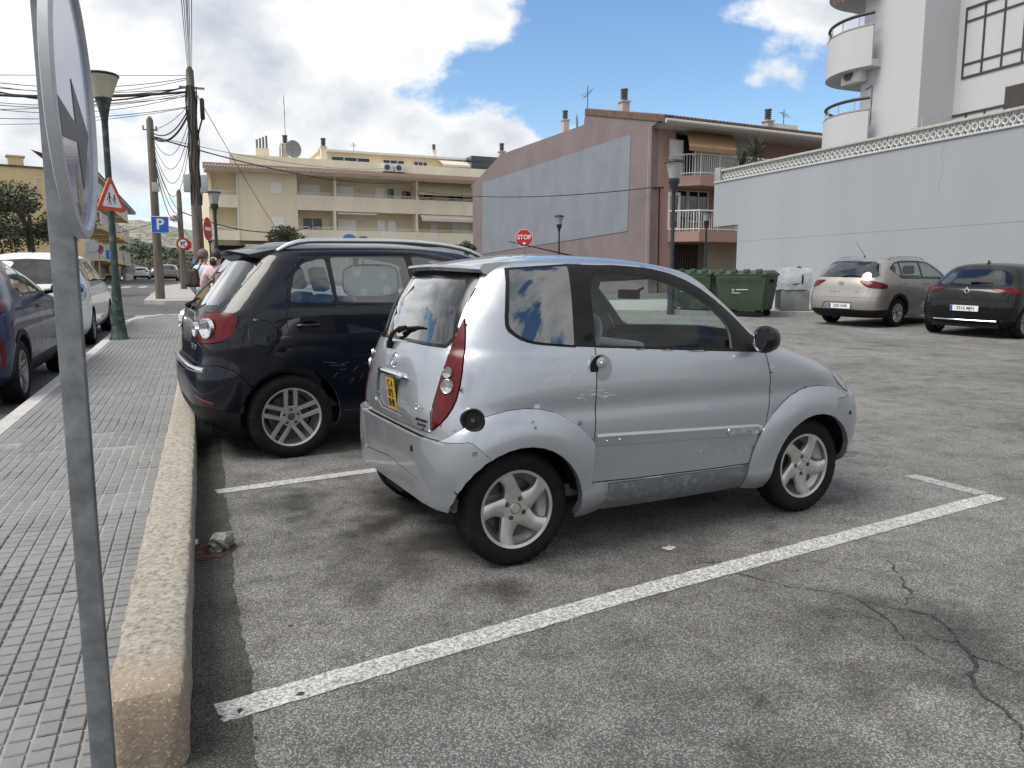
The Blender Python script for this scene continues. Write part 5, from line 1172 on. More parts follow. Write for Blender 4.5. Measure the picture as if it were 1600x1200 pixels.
def b_chr():
    body = paint('steel_blue_paint', (.014, .028, .075), metal=.05, rough=.3, dirt=.0, cw=.5)
    sp = dict(name='car', lv=CHR_LV, place=PLACE['chr'], wb=2.64, R=.338, paint=body, style='twin5', rim=.228, arch=.39, cladding=.055, belt=1.12, res=(80, 62), mirror=(1.86, 1.02, 1.17), mirror_mat=MATS['black_gloss'], handles=((1.15, .98),), wmat='alloy_dark', tw=.215,
        regions=[('tailgate', 'one', [body, MATS['interior']], [(-.01, 1.53), (.5, 1.50), (.64, 1.35), (.74, 1.12), (.66, .80), (-.01, .78)], 'rear', dict(gap=.004)),
            rwin([(-.01, 1.49), (.48, 1.46), (.60, 1.35), (.69, 1.16), (.62, 1.11), (-.01, 1.11)]),
            lampr([(.0, 1.06), (.3, 1.13), (.56, 1.12), (.63, 1.06), (.45, .98), (.1, .98)]),
            door_r([(.25, 1.2), (.32, .8), (.48, .5), (.50, .40), (1.1, .39), (1.1, 1.2)], body), door_r([(1.11, 1.2), (1.11, .39), (2.05, .39), (2.15, .9), (2.1, 1.2)], body),
            trim_r([(.28, 1.26), (.5, 1.40), (.9, 1.485), (1.25, 1.485), (1.75, 1.34), (2.12, 1.125), (.5, 1.13)]),
            win([(.45, 1.22), (.62, 1.38), (.95, 1.455), (1.09, 1.458), (1.12, 1.15), (.6, 1.155)]), win([(1.18, 1.15), (1.15, 1.456), (1.28, 1.45), (1.72, 1.31), (2.0, 1.135)]),
            ('rear_bumper', 'one', [body, MATS['interior']], [(-2, .80), (-.6, .80), (-.42, .74), (-.1, .5), (-.1, .1), (-2, .1)], 'wrap', dict(gap=.003, off=.008, rim=0)),
            ('rear_reflector', 'pair', [MATS['lamp_red'], MATS['interior']], [(.16, .74), (.27, .72), (.27, .46), (.18, .44)], 'corner', dict(gap=0, off=.014)),
            ('sill', 'pair', [MATS['dark_plastic'], MATS['interior']], [(.2, .42), (2.3, .42), (2.3, .1), (.2, .1)], 'side', dict(off=.008, gap=0)), wscreen(1.16, 1.42, .66, .5)])
    return build_car(sp, 'blue crossover parked at the street kerb, cut off by the left edge')
def b_far(lv, place, col, label, group=None, scale=1.0, name='car'):
    body = paint('far_paint_' + name + str(len(MATS)), col, rough=.35, dirt=.03)
    sp = dict(name='car', lv=lv, place=place, wb=2.6, R=.32, paint=body, style='five', rim=.2, arch=.37, belt=1.05, res=(40, 34), wn=30, bolts=False, mirror=(1.85, 1.0, 1.08), seats=(),
        regions=[rwin([(-.01, 1.46 if lv is not CLIO_LV else 1.3), (.5, 1.44 if lv is not CLIO_LV else 1.29), (.70, 1.15 if lv is not CLIO_LV else 1.06), (.64, 1.09 if lv is not CLIO_LV else 1.03), (-.01, 1.09 if lv is not CLIO_LV else 1.03)]),
            lampr([(.0, .90), (.1, 1.02), (.5, 1.0), (.5, .86), (.1, .86)]), win([(.15, 1.12), (.3, 1.38), (.9, 1.42), (.95, 1.08)]) if lv is not CLIO_LV else win([(.17, 1.06), (.33, 1.26), (.92, 1.33), (.94, 1.0)]),
            win([(1.0, 1.08), (1.0, 1.40), (1.3, 1.38), (1.85, 1.1)]) if lv is not CLIO_LV else win([(1.0, 1.0), (.98, 1.33), (1.32, 1.28), (1.9, 1.0)]),
            ('bumper_skirt', 'one', [MATS['black_trim'], MATS['interior']], [(-2, .40), (-.3, .40), (-.1, .1), (-2, .1)], 'wrap', dict(gap=0, off=.01)), wscreen(1.1, 1.4 if lv is not CLIO_LV else 1.32, .66, .5)], plate=(0, .62, '4821 KLM') if False else None)
    return build_car(sp, label, group=group)
b_vw(); b_seat(); b_clio(); b_verso(); b_chr()
b_far(CLIO_LV, (-6.6, 101, R(90)), (.72, .72, .72), 'small white car far up the street behind the traffic-sign pole')
b_far(SEAT_LV, (-3.0, 82, R(88)), (.16, .15, .13), 'grey-brown estate parked far up the street by the no-turn sign')
b_far(SEAT_LV, (-6.0, 125, R(90)), (.05, .05, .055), 'dark car far up the street beyond the small white car')
# ---------------------------------------------------------------- signs, lamps, poles, cables
def V(*a): return Vector(a)
def disc(mb, r, M, mi=0, t=.003, n=48, rx=None): mb.prism([(r*math.cos(2*math.pi*k/n), r*math.sin(2*math.pi*k/n)) for k in range(n)], 0, t, 'Z', mi, M)
def build_arrow_sign():
    px, py = -.288, 2.03; z0 = sz(px, py); root = empty('traffic_sign', (px, py, z0), label='round blue arrow sign on a galvanised post at the end of the kerb', cat='traffic sign')
    m = MB(); m.box((-.025, -.025, -.05), (.025, .025, 2.45), bev=.004); 
    o = m.build('post', MATS['galvanised'], root, angle=30)
    m = MB(); m.box((.0253, -.005, .0), (.0275, .005, 2.45)); m.build('post_seam', MATS['galvanised'], root)
    # the plate faces +X; local frame: x along -Y... face normal +X
    cz = 1.745 - z0; M = frame((.042, .0, cz), (math.sin(R(.5)), math.cos(R(.5)), 0), (0, 0, 1)); r = .302
    m = MB(); m.lathe([(r - .012, -.016), (r, -.013), (r, .004), (r - .004, .008), (r - .020, .009), (r - .024, .004), (r - .025, -.001)], 96, 'Z', M=M); m.build('rim', MATS['sign_edge'], root, angle=40)
    m = MB(); disc(m, r - .024, M @ Matrix.Translation((0, 0, -.004)), 0, .003, 96); 
    blue = pm('faded_blue_face', (.19, .21, .37), .24, var=.22, scale=3, coat=.4); m.build('face', blue, root)
    m = MB(); m.prism([(.0, -.20), (.13, .0), (.05, .0) if False else (.145, .02), (.055, .02), (.055, .02)], 0, .001, 'Z') if False else None
    ar = [(-.035, -.195), (.150, -.020)] 
    rot = Matrix.Rotation(R(-38), 4, 'Z'); arrow = [(-.215, -.045), (-.19, -.12), (.015, -.10), (.066, -.20), (.20, -.055), (-.02, .03), (.004, -.062)]
    m = MB(); m.prism(arrow, 0, .0015, 'Z', 0, M @ Matrix.Translation((0, .015, -.001))); fix_normals(m.build('arrow', pm('weathered_arrow', (.12, .12, .118), .55, var=.15, scale=10), root))
    m = MB(); disc(m, .034, M @ Matrix.Translation((.0, -.19, -.001)) @ Matrix.Scale(1.7, 4, (0, 1, 0)), 0, .0015, 20); m.build('sticker', pm('worn_sticker', (.34, .31, .24), .7, var=.35, scale=60), root)
    m = MB(); m.box((-.05, -.012, -.30), (-.01, .012, -.27), 0, Matrix.Translation((.05, 0, cz))); m.build('bracket', MATS['steel_dark'], root); m = MB(); m.box((-.05, -.012, .24), (-.01, .012, .27), 0, Matrix.Translation((.05, 0, cz))); m.build('bracket', MATS['steel_dark'], root)
    m = MB(); m.box((-.02, -.20, 2.075 - z0), (.01, .20, 2.35 - z0), 0, Matrix.Translation((.052, .13, 0)), bev=.004); m.build('plate', MATS['sign_edge'], root)
build_arrow_sign()
def green_lamp():
    x, y = -1.40, 15.2; z = sz(x, y) - .0; t = empty('street_lamp', (x, y, z), label='green street lamp with a cone-shaped lantern on the pavement edge', cat='street lamp')
    green = pm('peeling_green', (.012, .035, .028), .55, var=.3, scale=9, col2=(.11, .13, .115), thr=(.52, .70), bump=.1)
    m = MB(); m.lathe([(.165, -.05), (.165, .02), (.135, .05), (.11, .28), (.085, .55), (.072, 1.0), (.060, 1.05), (.050, 3.34), (.052, 3.69)], 20); m.build('post', green, t, angle=50)
    m = MB(); m.lathe([(.05, 3.67), (.06, 3.79), (.11, 4.02), (.135, 4.10), (.13, 4.11)], 24); m.build('lantern_base', green, t, angle=40)
    dif = pm('lantern_cream', (.42, .40, .30), .35, var=.12, scale=6); m = MB(); m.lathe([(.128, 4.10), (.262, 4.46), (.255, 4.46), (.0005, 4.48)], 32); m.build('lantern_shade', dif, t, angle=50)
    m = MB(); m.lathe([(.255, 4.45), (.272, 4.46), (.272, 4.48), (.250, 4.50), (.0005, 4.52)], 32); m.build('lantern_rim', MATS['dark_plastic'], t, angle=40)
    # school-children warning sign on the same post: a thing of its own
    zc = 2.83 - z + z; c = V(x, y, z) + V(.035, -.10, 2.42); q = frame(c, V(math.cos(R(-8)), -math.sin(R(50)), 0).normalized(), (0, 0, 1))
    q = frame(c, V(math.cos(R(44)), -math.sin(R(44)), 0) * 1, (0, 0, 1)); q = frame(c, V(math.cos(R(54)), math.sin(R(54)), 0), (0, 0, 1))
    s = empty('traffic_sign', c, label='red-bordered triangular school-children warning sign on the green lamp post', cat='traffic sign'); Q = Matrix.Translation(-c) @ q
    def tri(r, k=6, rad=.05):
        pts = []
        for a in (90, 210, 330):
            cx_, cy_ = (r - rad*2) * math.cos(R(a)), (r - rad*2) * math.sin(R(a))
            for j in range(k + 1): b = R(a - 60 + 120 * j / k); pts.append((cx_ + rad*math.cos(b), cy_ + rad*math.sin(b)))
        return pts
    m = MB(); m.prism(tri(.41), -.02, .0, 'Z', 0, Q); m.build('border', MATS['sign_orange_red'], s); m = MB(); m.prism(tri(.27, 4, .02), 0, .003, 'Z', 0, Q); m.build('face', MATS['sign_white'], s)
    m = MB()
    for ox, h, s_ in ((-.055, 1.0, 1), (.060, .8, 1)):
        T = Q @ Matrix.Translation((ox, -.02, .0032)); disc(m, .020*h, T @ Matrix.Translation((0, .105*h, 0)), 0, .002, 14)
        for a, b, w in (((0, .085), (.005, .0), .030), ((.0, .01), (-.03, -.085), .014), ((.005, .01), (.035, -.08), .014), ((0, .075), (-.045, .02), .011), ((0, .075), (.05, .03), .011), ((-.045, .02), (-.055, -.01), .02)):
            a, b = V(*a)*h, V(*b)*h; d = (b - a).normalized(); p = V(-d.y, d.x)*w*h/2; m.add([(*(a+p), 0), (*(a-p), 0), (*(b-p), 0), (*(b+p), 0), (*(a+p), .002), (*(a-p), .002), (*(b-p), .002), (*(b+p), .002)], [(4, 5, 6, 7), (0, 1, 5, 4), (1, 2, 6, 5), (2, 3, 7, 6), (3, 0, 4, 7)], 0, T)
    fix_normals(m.build('pictogram', MATS['ink'], s))
green_lamp()
WOOD = pm('pole_wood', (.085, .072, .058), .9, var=.3, scale=8, streak=True, col2=(.20, .175, .145), thr=(.35, .8), bump=.4, bscale=40)
def wood_pole(px, pytop, d, r, label, base=.13):
    p = at(px, 437, d); p = V(p.x, p.y, gz(p.x, p.y) + base); top = at(px, pytop, d).z; t = empty('utility_pole', p, label=label, cat='utility pole'); h = top - p.z
    m = MB(); m.tube([(0, 0, -.2), (0, 0, h*.5), (0, 0, h - .12), (0, 0, h)], [r*1.25, r*1.05, r*.88, r*.35], 12); m.build('shaft', WOOD, t, angle=50); return t, p, h
PA, pa, ha = wood_pole(249, 182, 28, .13, 'wooden utility pole carrying the blue parking sign')
PB, pb, hb = wood_pole(314, 104, 26, .135, 'tall dark wooden utility pole wrapped in cables by the two people')
PC, pc, hc = wood_pole(287, 296, 40, .13, 'distant wooden utility pole carrying the no-turn sign')
def at_px(p, py): return V(p.x, p.y, at(0, py, _sy*p.x + _cy*p.y).z)
BLK = pm('cable_black', (.012, .012, .012), .6, var=.2)
m = MB()
for k in range(9):
    a = R(k*40); pts = [(.15*math.cos(a) + .03*math.sin(i*1.7 + k), .15*math.sin(a) + .03*math.cos(i*2.1 + k*2), hb*.42 + (hb*.50)*i/9) for i in range(10)]; m.tube(pts, .022, 5)
o = m.build('cable_wrap', BLK, PB); o['kind'] = 'stuff'
m = MB(); m.lathe([(.05, -.33), (.07, -.30), (.07, .30), (.05, .34), (.0005, .36)], 12, M=Matrix.Translation(at_px(pb, 170) - pb + V(.32, -.05, 0))); m.tube([at_px(pb, 170) - pb + V(.3, -.05, -.3), at_px(pb, 195) - pb + V(.18, -.05, -.2), at_px(pb, 205) - pb + V(.1, -.05, -.4)], .03, 6); m.build('splice_case', BLK, PB, angle=40)
GREYB = pm('box_grey', (.40, .42, .42), .6, var=.1)
for sx in (-.27, .27): m = MB(); m.box((sx - .11, -.14, -.28), (sx + .11, .12, .28), 0, Matrix.Translation(at_px(pb, 287) - pb), bev=.03); m.build('junction_box', GREYB, PB, angle=40)
m = MB(); m.box((-.35, -.03, -.03), (.42, .03, .03), 0, Matrix.Translation(at_px(pb, 137) - pb)); m.build('crossarm', MATS['galvanised'], PB)
m = MB(); m.box((-.10, -.16, -.16), (.14, -.10, .16), 0, Matrix.Translation(at_px(pa, 293) - pa + V(.05, 0, 0)), bev=.02); m.build('junction_box', GREYB, PA, angle=40)
m = MB(); m.box((-.25, -.02, -.02), (.25, .02, .02), 0, Matrix.Translation(at_px(pa, 203) - pa)); 
for k in (-.22, .2): m.tube([at_px(pa, 203) - pa + V(k, 0, 0), at_px(pa, 203) - pa + V(k, 0, .14)], .03, 6)
m.build('crossarm', MATS['galvanised'], PA)
m = MB(); c = at_px(pc, 345) - pc; m.lathe([(.06, .16), (.10, .1), (.24, -.1), (.05, -.12)], 14, M=Matrix.Translation(c + V(-.3, -.1, .1))); m.tube([c + V(0, 0, .1), c + V(-.28, -.1, .25)], .03, 6); m.build('lamp_head', MATS['grey_plastic'], PC)
def sign_frame(px, py, d, yaw=0):
    c = at(px, py, d); a = -math.atan2(c.x, c.y) + R(yaw); return c, frame(V(0, 0, 0), V(math.cos(a), math.sin(a), 0), (0, 0, 1))
def steel_post(root, c, h0, r=.03, off=V(0, .04, 0)): m = MB(); m.tube([off + V(0, 0, gz(c.x, c.y) - c.z - .05), off + V(0, 0, h0)], r, 10); m.build('post', MATS['galvanised'], root, angle=50)
# parking sign
c, Q = sign_frame(250, 351, 27.75, -4); s = empty('traffic_sign', c, label='square blue parking sign fixed to the wooden utility pole', cat='traffic sign')
m = MB(); m.box((-.29, -.29, -.03), (.29, .29, 0), 0, Q, bev=.012); m.build('edge', MATS['sign_white'], s); m = MB(); m.box((-.272, -.272, .0), (.272, .272, .003), 0, Q); m.build('face', pm('p_blue', (.01, .11, .50), .4, var=.08), s)
m = MB(); text_mb(m, 'P', .52, Q @ Matrix.Translation((0, 0, .004)), 0, .004, bold=.012); m.build('letter', MATS['sign_white'], s); 
# no turn sign in front of the back plate of another
c, Q = sign_frame(285.5, 381, 39.6, 0); s = empty('traffic_sign', c, label='round red-ringed no-right-turn sign on the distant pole', cat='traffic sign')
m = MB(); disc(m, .30, Q, 0, .02); m.build('ring', MATS['sign_red'], s); m = MB(); disc(m, .21, Q @ Matrix.Translation((0, 0, .02)), 0, .003); m.build('face', MATS['sign_white'], s)
m = MB(); m.tube([Q @ V(-.07, -.12, .026), Q @ V(-.07, .05, .026), Q @ V(.02, .08, .026), Q @ V(.06, .08, .026)], .025, 6); m.add([(.05, .15, .026), (.05, .01, .026), (.15, .08, .026)], [(0, 1, 2)], 0, Q); m.tube([Q @ V(-.13, .15, .03), Q @ V(.13, -.15, .03)], .02, 6); m.build('pictogram', MATS['ink'], s)
c, Q = sign_frame(290, 382.5, 39.75, 0); s = empty('traffic_sign', c, label='red octagonal sign half hidden behind the no-right-turn sign', cat='traffic sign'); m = MB(); m.prism([(.30*math.cos(R(22.5+45*k)), .30*math.sin(R(22.5+45*k))) for k in range(8)], -.02, 0, 'Z', 0, Q); m.build('plate', MATS['sign_red'], s)
# no entry, turned aside
c, Q = sign_frame(324, 357.5, 25.6, 71); s = empty('traffic_sign', c, label='no-entry sign turned sideways on the tall dark pole', cat='traffic sign'); m = MB(); disc(m, .37, Q, 0, .02); m.build('plate', MATS['sign_red'], s); m = MB(); m.box((-.27, -.055, .02), (.27, .055, .024), 0, Q); m.build('bar', MATS['sign_white'], s)
# stop sign
c, Q = sign_frame(819, 372, 30, 0); s = empty('traffic_sign', c, label='red octagonal STOP sign seen over the microcar roof', cat='traffic sign')
oc = lambda r: [(r*math.cos(R(22.5+45*k)), r*math.sin(R(22.5+45*k))) for k in range(8)]
m = MB(); m.prism(oc(.35), -.02, 0, 'Z', 0, Q); m.build('edge', MATS['sign_white'], s); m = MB(); m.prism(oc(.333), 0, .003, 'Z', 0, Q); m.build('face', pm('stop_red', (.46, .012, .018), .4, var=.1), s)
m = MB(); text_mb(m, 'STOP', .235, Q @ Matrix.Translation((0, .03, .004)), 0, .004, sx=.95, bold=.006); m.build('lettering', MATS['sign_white'], s); m = MB(); m.box((-.05, -.27, .003), (.05, -.16, .006), 0, Q); m.build('sticker', MATS['sign_white'], s); steel_post(s, c, .1)
# blue roundabout sign peeping over the roof of the navy car
c, Q = sign_frame(546, 378, 34, 0); s = empty('traffic_sign', c, label='round blue sign just showing above the navy car roof', cat='traffic sign'); m = MB(); disc(m, .34, Q, 0, .02); m.build('plate', pm('round_blue', (.02, .14, .42), .4, var=.1), s); steel_post(s, c, .1)
# small signs up the street
for px, py, d, r, lab, mt in ((143.5, 384, 38, .30, 'grey back of a round sign, upper of two beside the white car', 'box_grey'), (143, 397, 38, .34, 'grey back of an octagonal sign, lower of two beside the white car', 'box_grey')):
    c, Q = sign_frame(px, py, d, 0); s = empty('traffic_sign', c, label=lab, cat='traffic sign'); m = MB(); disc(m, r, Q, 0, .02, 8 if r > .32 else 28); m.build('plate', MATS[mt], s); steel_post(s, c, .9 if r > .32 else .0)
c, Q = sign_frame(154, 389, 44, 0); s = empty('traffic_sign', c, label='red and blue no-parking disc on a thin post up the street', cat='traffic sign'); m = MB(); disc(m, .27, Q, 0, .02); m.build('ring', MATS['sign_red'], s); m = MB(); disc(m, .19, Q @ Matrix.Translation((0, 0, .02)), 0, .003); m.build('face', pm('np_blue', (.03, .05, .13), .4), s); m = MB(); m.box((-.19, -.03, .023), (.19, .03, .026), 0, Q @ Matrix.Rotation(R(-45), 4, 'Z')); m.build('bar', MATS['sign_red'], s); steel_post(s, c, .1)
c, Q = sign_frame(173, 398, 50, 0); s = empty('traffic_sign', c, label='small blue parking sign half hidden by the green lamp post', cat='traffic sign'); m = MB(); m.box((-.28, -.28, -.02), (.28, .28, 0), 0, Q); m.build('plate', MATS['sign_blue'], s); m = MB(); text_mb(m, 'P', .5, Q @ Matrix.Translation((.05, 0, .004)), 0, .004, bold=.01); m.build('letter', MATS['sign_white'], s); steel_post(s, c, .1)
c, Q = sign_frame(305, 409, 33, 20); s = empty('traffic_sign', c, label='small pale blue plate beside the two people', cat='traffic sign'); m = MB(); m.box((-.10, -.11, -.02), (.10, .11, 0), 0, Q); m.build('plate', pm('pale_blue', (.15, .35, .55), .4), s); steel_post(s, c, 4.0, .05)
def lantern(px, pytop, d, label, kind='cone', s=1.0, col='lamp_blue_grey'):
    pm('lamp_blue_grey', (.016, .021, .028), .5, var=.3, scale=8); p = at(px, 437, d); p = V(p.x, p.y, gz(p.x, p.y) + .1); h = at(px, pytop, d).z - p.z; t = empty('street_lamp', p, label=label, cat='street lamp')
    m = MB(); m.lathe([(.10, -.1), (.085, .9), (.058, 1.0), (.044, h - .95*s), (.05, h - .9*s)], 14); m.build('post', MATS[col], t, angle=50)
    m = MB(); m.lathe([(.06, h - .92*s), (.07*s, h - .8*s), (.15*s, h - .62*s), (.15*s, h - .52*s), (.12*s, h - .5*s)], 18); m.build('lantern_base', MATS[col], t, angle=40)
    m = MB(); m.lathe([(.13*s, h - .52*s), (.23*s, h - .10*s)], 18 if kind == 'cone' else 6); m.build('lantern_shade', pm('lantern_milk', (.33, .35, .33), .35, var=.1), t, angle=50)
    m = MB(); m.lathe([(.21*s, h - .10*s), (.29*s, h - .09*s), (.28*s, h - .05*s), (.14*s, h + .0*s), (.0005, h + .02*s)], 18 if kind == 'cone' else 6); m.build('lantern_cap', MATS[col], t, angle=40)
lantern(1049, 249, 21.5, 'dark street lamp in front of the pink building corner, tallest of three')
lantern(873, 336, 44, 'small street lamp in front of the pink gable wall', s=1.0)
lantern(1101, 330, 34, 'thin dark street lamp in front of the garage door', s=.8)
lantern(341, 298, 24.5, 'square lantern on a dark post beside the tall utility pole', 'sq', s=.78)
lantern(331, 366, 52, 'tiny far street lamp beside the no-entry sign', s=.8)
# cables
def cable(a, b, sag, r, label, group, n=14):
    a, b = Vector(a), Vector(b); L_ = [a + (b - a) * (i / n) - V(0, 0, sag * 4 * (i/n) * (1 - i/n)) for i in range(n + 1)]
    m = MB(); m.tube(L_, r, 5); o = m.build('overhead_cable', BLK, smooth=True); tag(o, label, 'cable', group); return o
rng = random.Random(11); T = lambda py, dx=0: at_px(pb, py) + V(dx, 0, 0)
gl = ('thin black cable running left from the tall dark pole', 'cables running left from the tall pole')
for py0, px1, py1, r, sg in ((118, -60, 117, .010, .0), (121, -60, 121, .012, .3), (123, -60, 125, .010, .4), (137, -60, 131, .012, .2), (136, -60, 139, .012, .25), (143, -60, 146, .030, .1), (143, -60, 154, .010, .3), (146, -60, 158, .011, .3), (147, -60, 163, .011, .4), (150, -60, 172, .010, .1), (166, -60, 182, .011, .2), (167, -60, 193, .009, .2)):
    cable(T(py0), at(px1, py1, 24), sg, r, gl[0], gl[1])
cable(T(143), at(-60, 145, 24), .15, .035, 'thick black bundled cable running left from the tall dark pole', None); cable(T(133), at(-60, 128, 25), .55, .026, 'thick sagging cable running left near the top of the tall pole', None)
for k, (px1, py0) in enumerate(((281, 112), (285, 113), (289, 114), (291, 116), (294, 112), (299, 114))): cable(T(py0, -.05 + .02*k), at(px1, -30, 9.5), .12, .006, 'thin cable rising from the tall pole towards the top edge', 'cables rising to the top edge')
for k, (pa_y, pb_y, sg) in enumerate(((205, 160, .5), (207, 170, 1.1), (209, 175, 1.5), (212, 180, 1.9), (214, 182, 2.3), (203, 158, .2))): cable(at_px(pa, pa_y), T(pb_y), sg, .010 if k else .022, 'slack cable drooping between the two nearer wooden poles', 'slack cables between poles')
cable(at_px(pa, 212), T(166), .55, .035, 'thick black cable looping between the two nearer wooden poles', None)
cable(at_px(pa, 213), at(640, 285, 60), .6, .028, 'thick cable running right from the parking-sign pole to the beige block', None); cable(at_px(pa, 212), at(620, 262, 62), .5, .012, 'thin cable running right from the parking-sign pole to the beige block', None)
for k, (py0, py1) in enumerate(((228, 330), (232, 333), (238, 338), (226, 325))): cable(at_px(pa, py0), at_px(pc, py1), .4 + .35*k, .014, 'cable sloping down from the parking-sign pole to the distant pole', 'cables sloping to the distant pole')
cable(T(140, .1), at(433, 360, 40), .1, .012, 'guy wire slanting down right from the tall dark pole', None); cable(at_px(pc, 330), at(500, 350, 55), .8, .03, 'dark cable from the distant pole towards the beige block', None); cable(at_px(pc, 335), at(-40, 352, 60), 1.2, .02, 'cable from the distant pole across the street to the left', None)
cable(at(1018, 293, 37.6), at(640, 296, 60), .5, .025, 'black cable strung across the pink gable wall', None)
# ---------------------------------------------------------------- buildings
def on_plane(px, py, p, n):
    v = ray(px, py); o = Vector((0, 0, CAM_H)); n = Vector(n); return o + v * ((Vector(p) - o).dot(n) / v.dot(n))
class Face:
    """a facade plane from point a to point b (plan); local x along it, y inward, z up"""
    def __init__(s, a, b):
        s.a = V(a.x, a.y, 0); s.d = (V(b.x, b.y, 0) - s.a); s.L = s.d.length; s.d.normalize(); s.inw = V(-s.d.y, s.d.x, 0); s.M = frame(s.a, s.d, s.inw)
    def uz(s, px, py, v=0.0):
        p = on_plane(px, py, s.a + s.inw * v, s.inw); return ((p - s.a).dot(s.d), p.z)
def part(root, name, mat, fn, angle=None):
    m = MB(); fn(m); o = m.build(name, mat, root, angle=angle); fix_normals(o); return o
def boxp(root, name, mat, lo, hi, M=None, bev=0.0): return part(root, name, mat, lambda m: m.box(lo, hi, 0, M, bev), 40 if bev else None)
def window(root, u0, u1, z0, z1, y, frame_m, pane_m, nv=2, shutter=None, M=None, fw=.05, name='window', dep=.06):
    """frame standing 2 cm proud, panes set back, optional roller shutter drawn part way down"""
    def f(m):
        m.box((u0, y - .02, z0), (u0 + fw, y + dep, z1), 0, M); m.box((u1 - fw, y - .02, z0), (u1, y + dep, z1), 0, M); m.box((u0 + fw, y - .018, z1 - fw), (u1 - fw, y + dep, z1), 0, M); m.box((u0 + fw, y - .018, z0), (u1 - fw, y + dep, z0 + fw), 0, M)
        for k in range(1, nv): c = u0 + (u1 - u0) * k / nv; m.box((c - fw*.5, y - .016, z0 + fw), (c + fw*.5, y + dep, z1 - fw), 0, M)
    w = part(root, name, frame_m, f)
    zs = z1 if shutter is None else z1 - (z1 - z0) * shutter
    for k in range(nv):
        a, b = u0 + (u1 - u0) * k / nv + fw*.5, u0 + (u1 - u0) * (k + 1) / nv - fw*.5
        if zs > z0 + fw + .02: boxp(w, 'pane', pane_m, (a, y + .02, z0 + fw*.6), (b, y + .035, zs - .001), M)
    if shutter:
        def sh(m):
            n = max(3, int((z1 - zs) / .06)); h = (z1 - zs) / n
            for i in range(n): m.add([(u0 + fw*.7, y + .004, zs + h*i), (u1 - fw*.7, y + .004, zs + h*i), (u1 - fw*.7, y - .006, zs + h*(i + .5)), (u0 + fw*.7, y - .006, zs + h*(i + .5)), (u1 - fw*.7, y + .004, zs + h*(i + 1)), (u0 + fw*.7, y + .004, zs + h*(i + 1))], [(0, 1, 2, 3), (3, 2, 4, 5)], 0, M)
        part(w, 'roller_shutter', MATS['shutter_white'], sh)
    return w
pm('shutter_white', (.88, .89, .90), .5, var=.05); pm('pane_dark', (.03, .035, .04), .08, var=.3, scale=2, coat=.6); pm('white_metal', (.66, .66, .65), .45, var=.06)
BEIGE = pm('beige_render', (.76, .66, .485), .9, var=.06, scale=.45, streak=True, bump=.05, bscale=30); BEIGE2 = pm('beige_pale', (.78, .70, .55), .9, var=.10, scale=.8, streak=True)
TILE = pm('roof_tile', (.115, .072, .052), .85, var=.35, scale=2.5); ALU = pm('ac_white', (.62, .62, .60), .5, var=.08)
def railing(root, pts, z0, z1, mat, step=.12, rr=.014, name='railing', top=.025):
    """top and bottom rail with upright bars along a plan line"""
    def f(m):
        m.tube([(p[0], p[1], z1) for p in pts], top, 6); m.tube([(p[0], p[1], z0 + .06) for p in pts], top*.8, 6)
        for a, b in zip(pts, pts[1:]):
            a, b = Vector(a[:2]), Vector(b[:2]); n = max(1, int((b - a).length / step))
            for i in range(n + 1): p = a + (b - a) * (i / n); m.tube([(p.x, p.y, z0), (p.x, p.y, z1)], rr if i % 10 else rr*1.7, 4)
    return part(root, name, mat, f)
def ac_unit(root, c, M, s=1.0):
    o = boxp(root, 'air_conditioner', ALU, (c[0] - .42*s, c[1] - .30*s, c[2]), (c[0] + .42*s, c[1], c[2] + .62*s), M, .02)
    def f(m): m.lathe([(.0005, 0), (.20*s, 0), (.235*s, .012), (.25*s, .0)], 20, 'Y', M=M @ Matrix.Translation((c[0] - .1*s, c[1] - .305*s, c[2] + .31*s)) if M else Matrix.Translation((c[0] - .1*s, c[1] - .305*s, c[2] + .31*s)))
    part(o, 'fan_grille', MATS['steel_dark'], f); return o
def chimney(root, c, w, h, mat, M, cowl=True):
    o = boxp(root, 'chimney', mat, (c[0] - w/2, c[1] - w/2, c[2]), (c[0] + w/2, c[1] + w/2, c[2] + h), M); boxp(o, 'chimney_cap', mat, (c[0] - w*.62, c[1] - w*.62, c[2] + h), (c[0] + w*.62, c[1] + w*.62, c[2] + h + .08), M)
    if cowl:
        def f(m):
            T = (M or Matrix()) @ Matrix.Translation((c[0], c[1], c[2] + h + .08))
            m.lathe([(w*.30, 0), (w*.30, w*1.3)], 14, M=T)
            for k in range(5): m.lathe([(w*.31, w*.18 + k*w*.24), (w*.45, w*.22 + k*w*.24), (w*.45, w*.30 + k*w*.24), (w*.31, w*.34 + k*w*.24)], 14, M=T)
            m.lathe([(w*.48, w*1.3), (w*.44, w*1.42), (.0005, w*1.5)], 14, M=T)
        part(o, 'cowl', pm('cowl_metal', (.07, .09, .08), .5, var=.3), f)
    return o
def dish(root, c, r, M, face=V(.4, -1, .3)):
    def f(m):
        T = M @ frame(Vector(c), face.cross(V(0, 0, 1)), V(0, 0, 1)); m.lathe([(.0005, -.03), (r*.5, 0), (r, r*.16)], 22, M=T @ Matrix.Scale(-1, 4, (0, 0, 1))); m.tube([Vector((c[0], c[1], c[2] - .9*r - .3)), c], .03, 6, M=M)
    return part(root, 'satellite_dish', pm('dish_grey', (.26, .27, .27), .6), f)
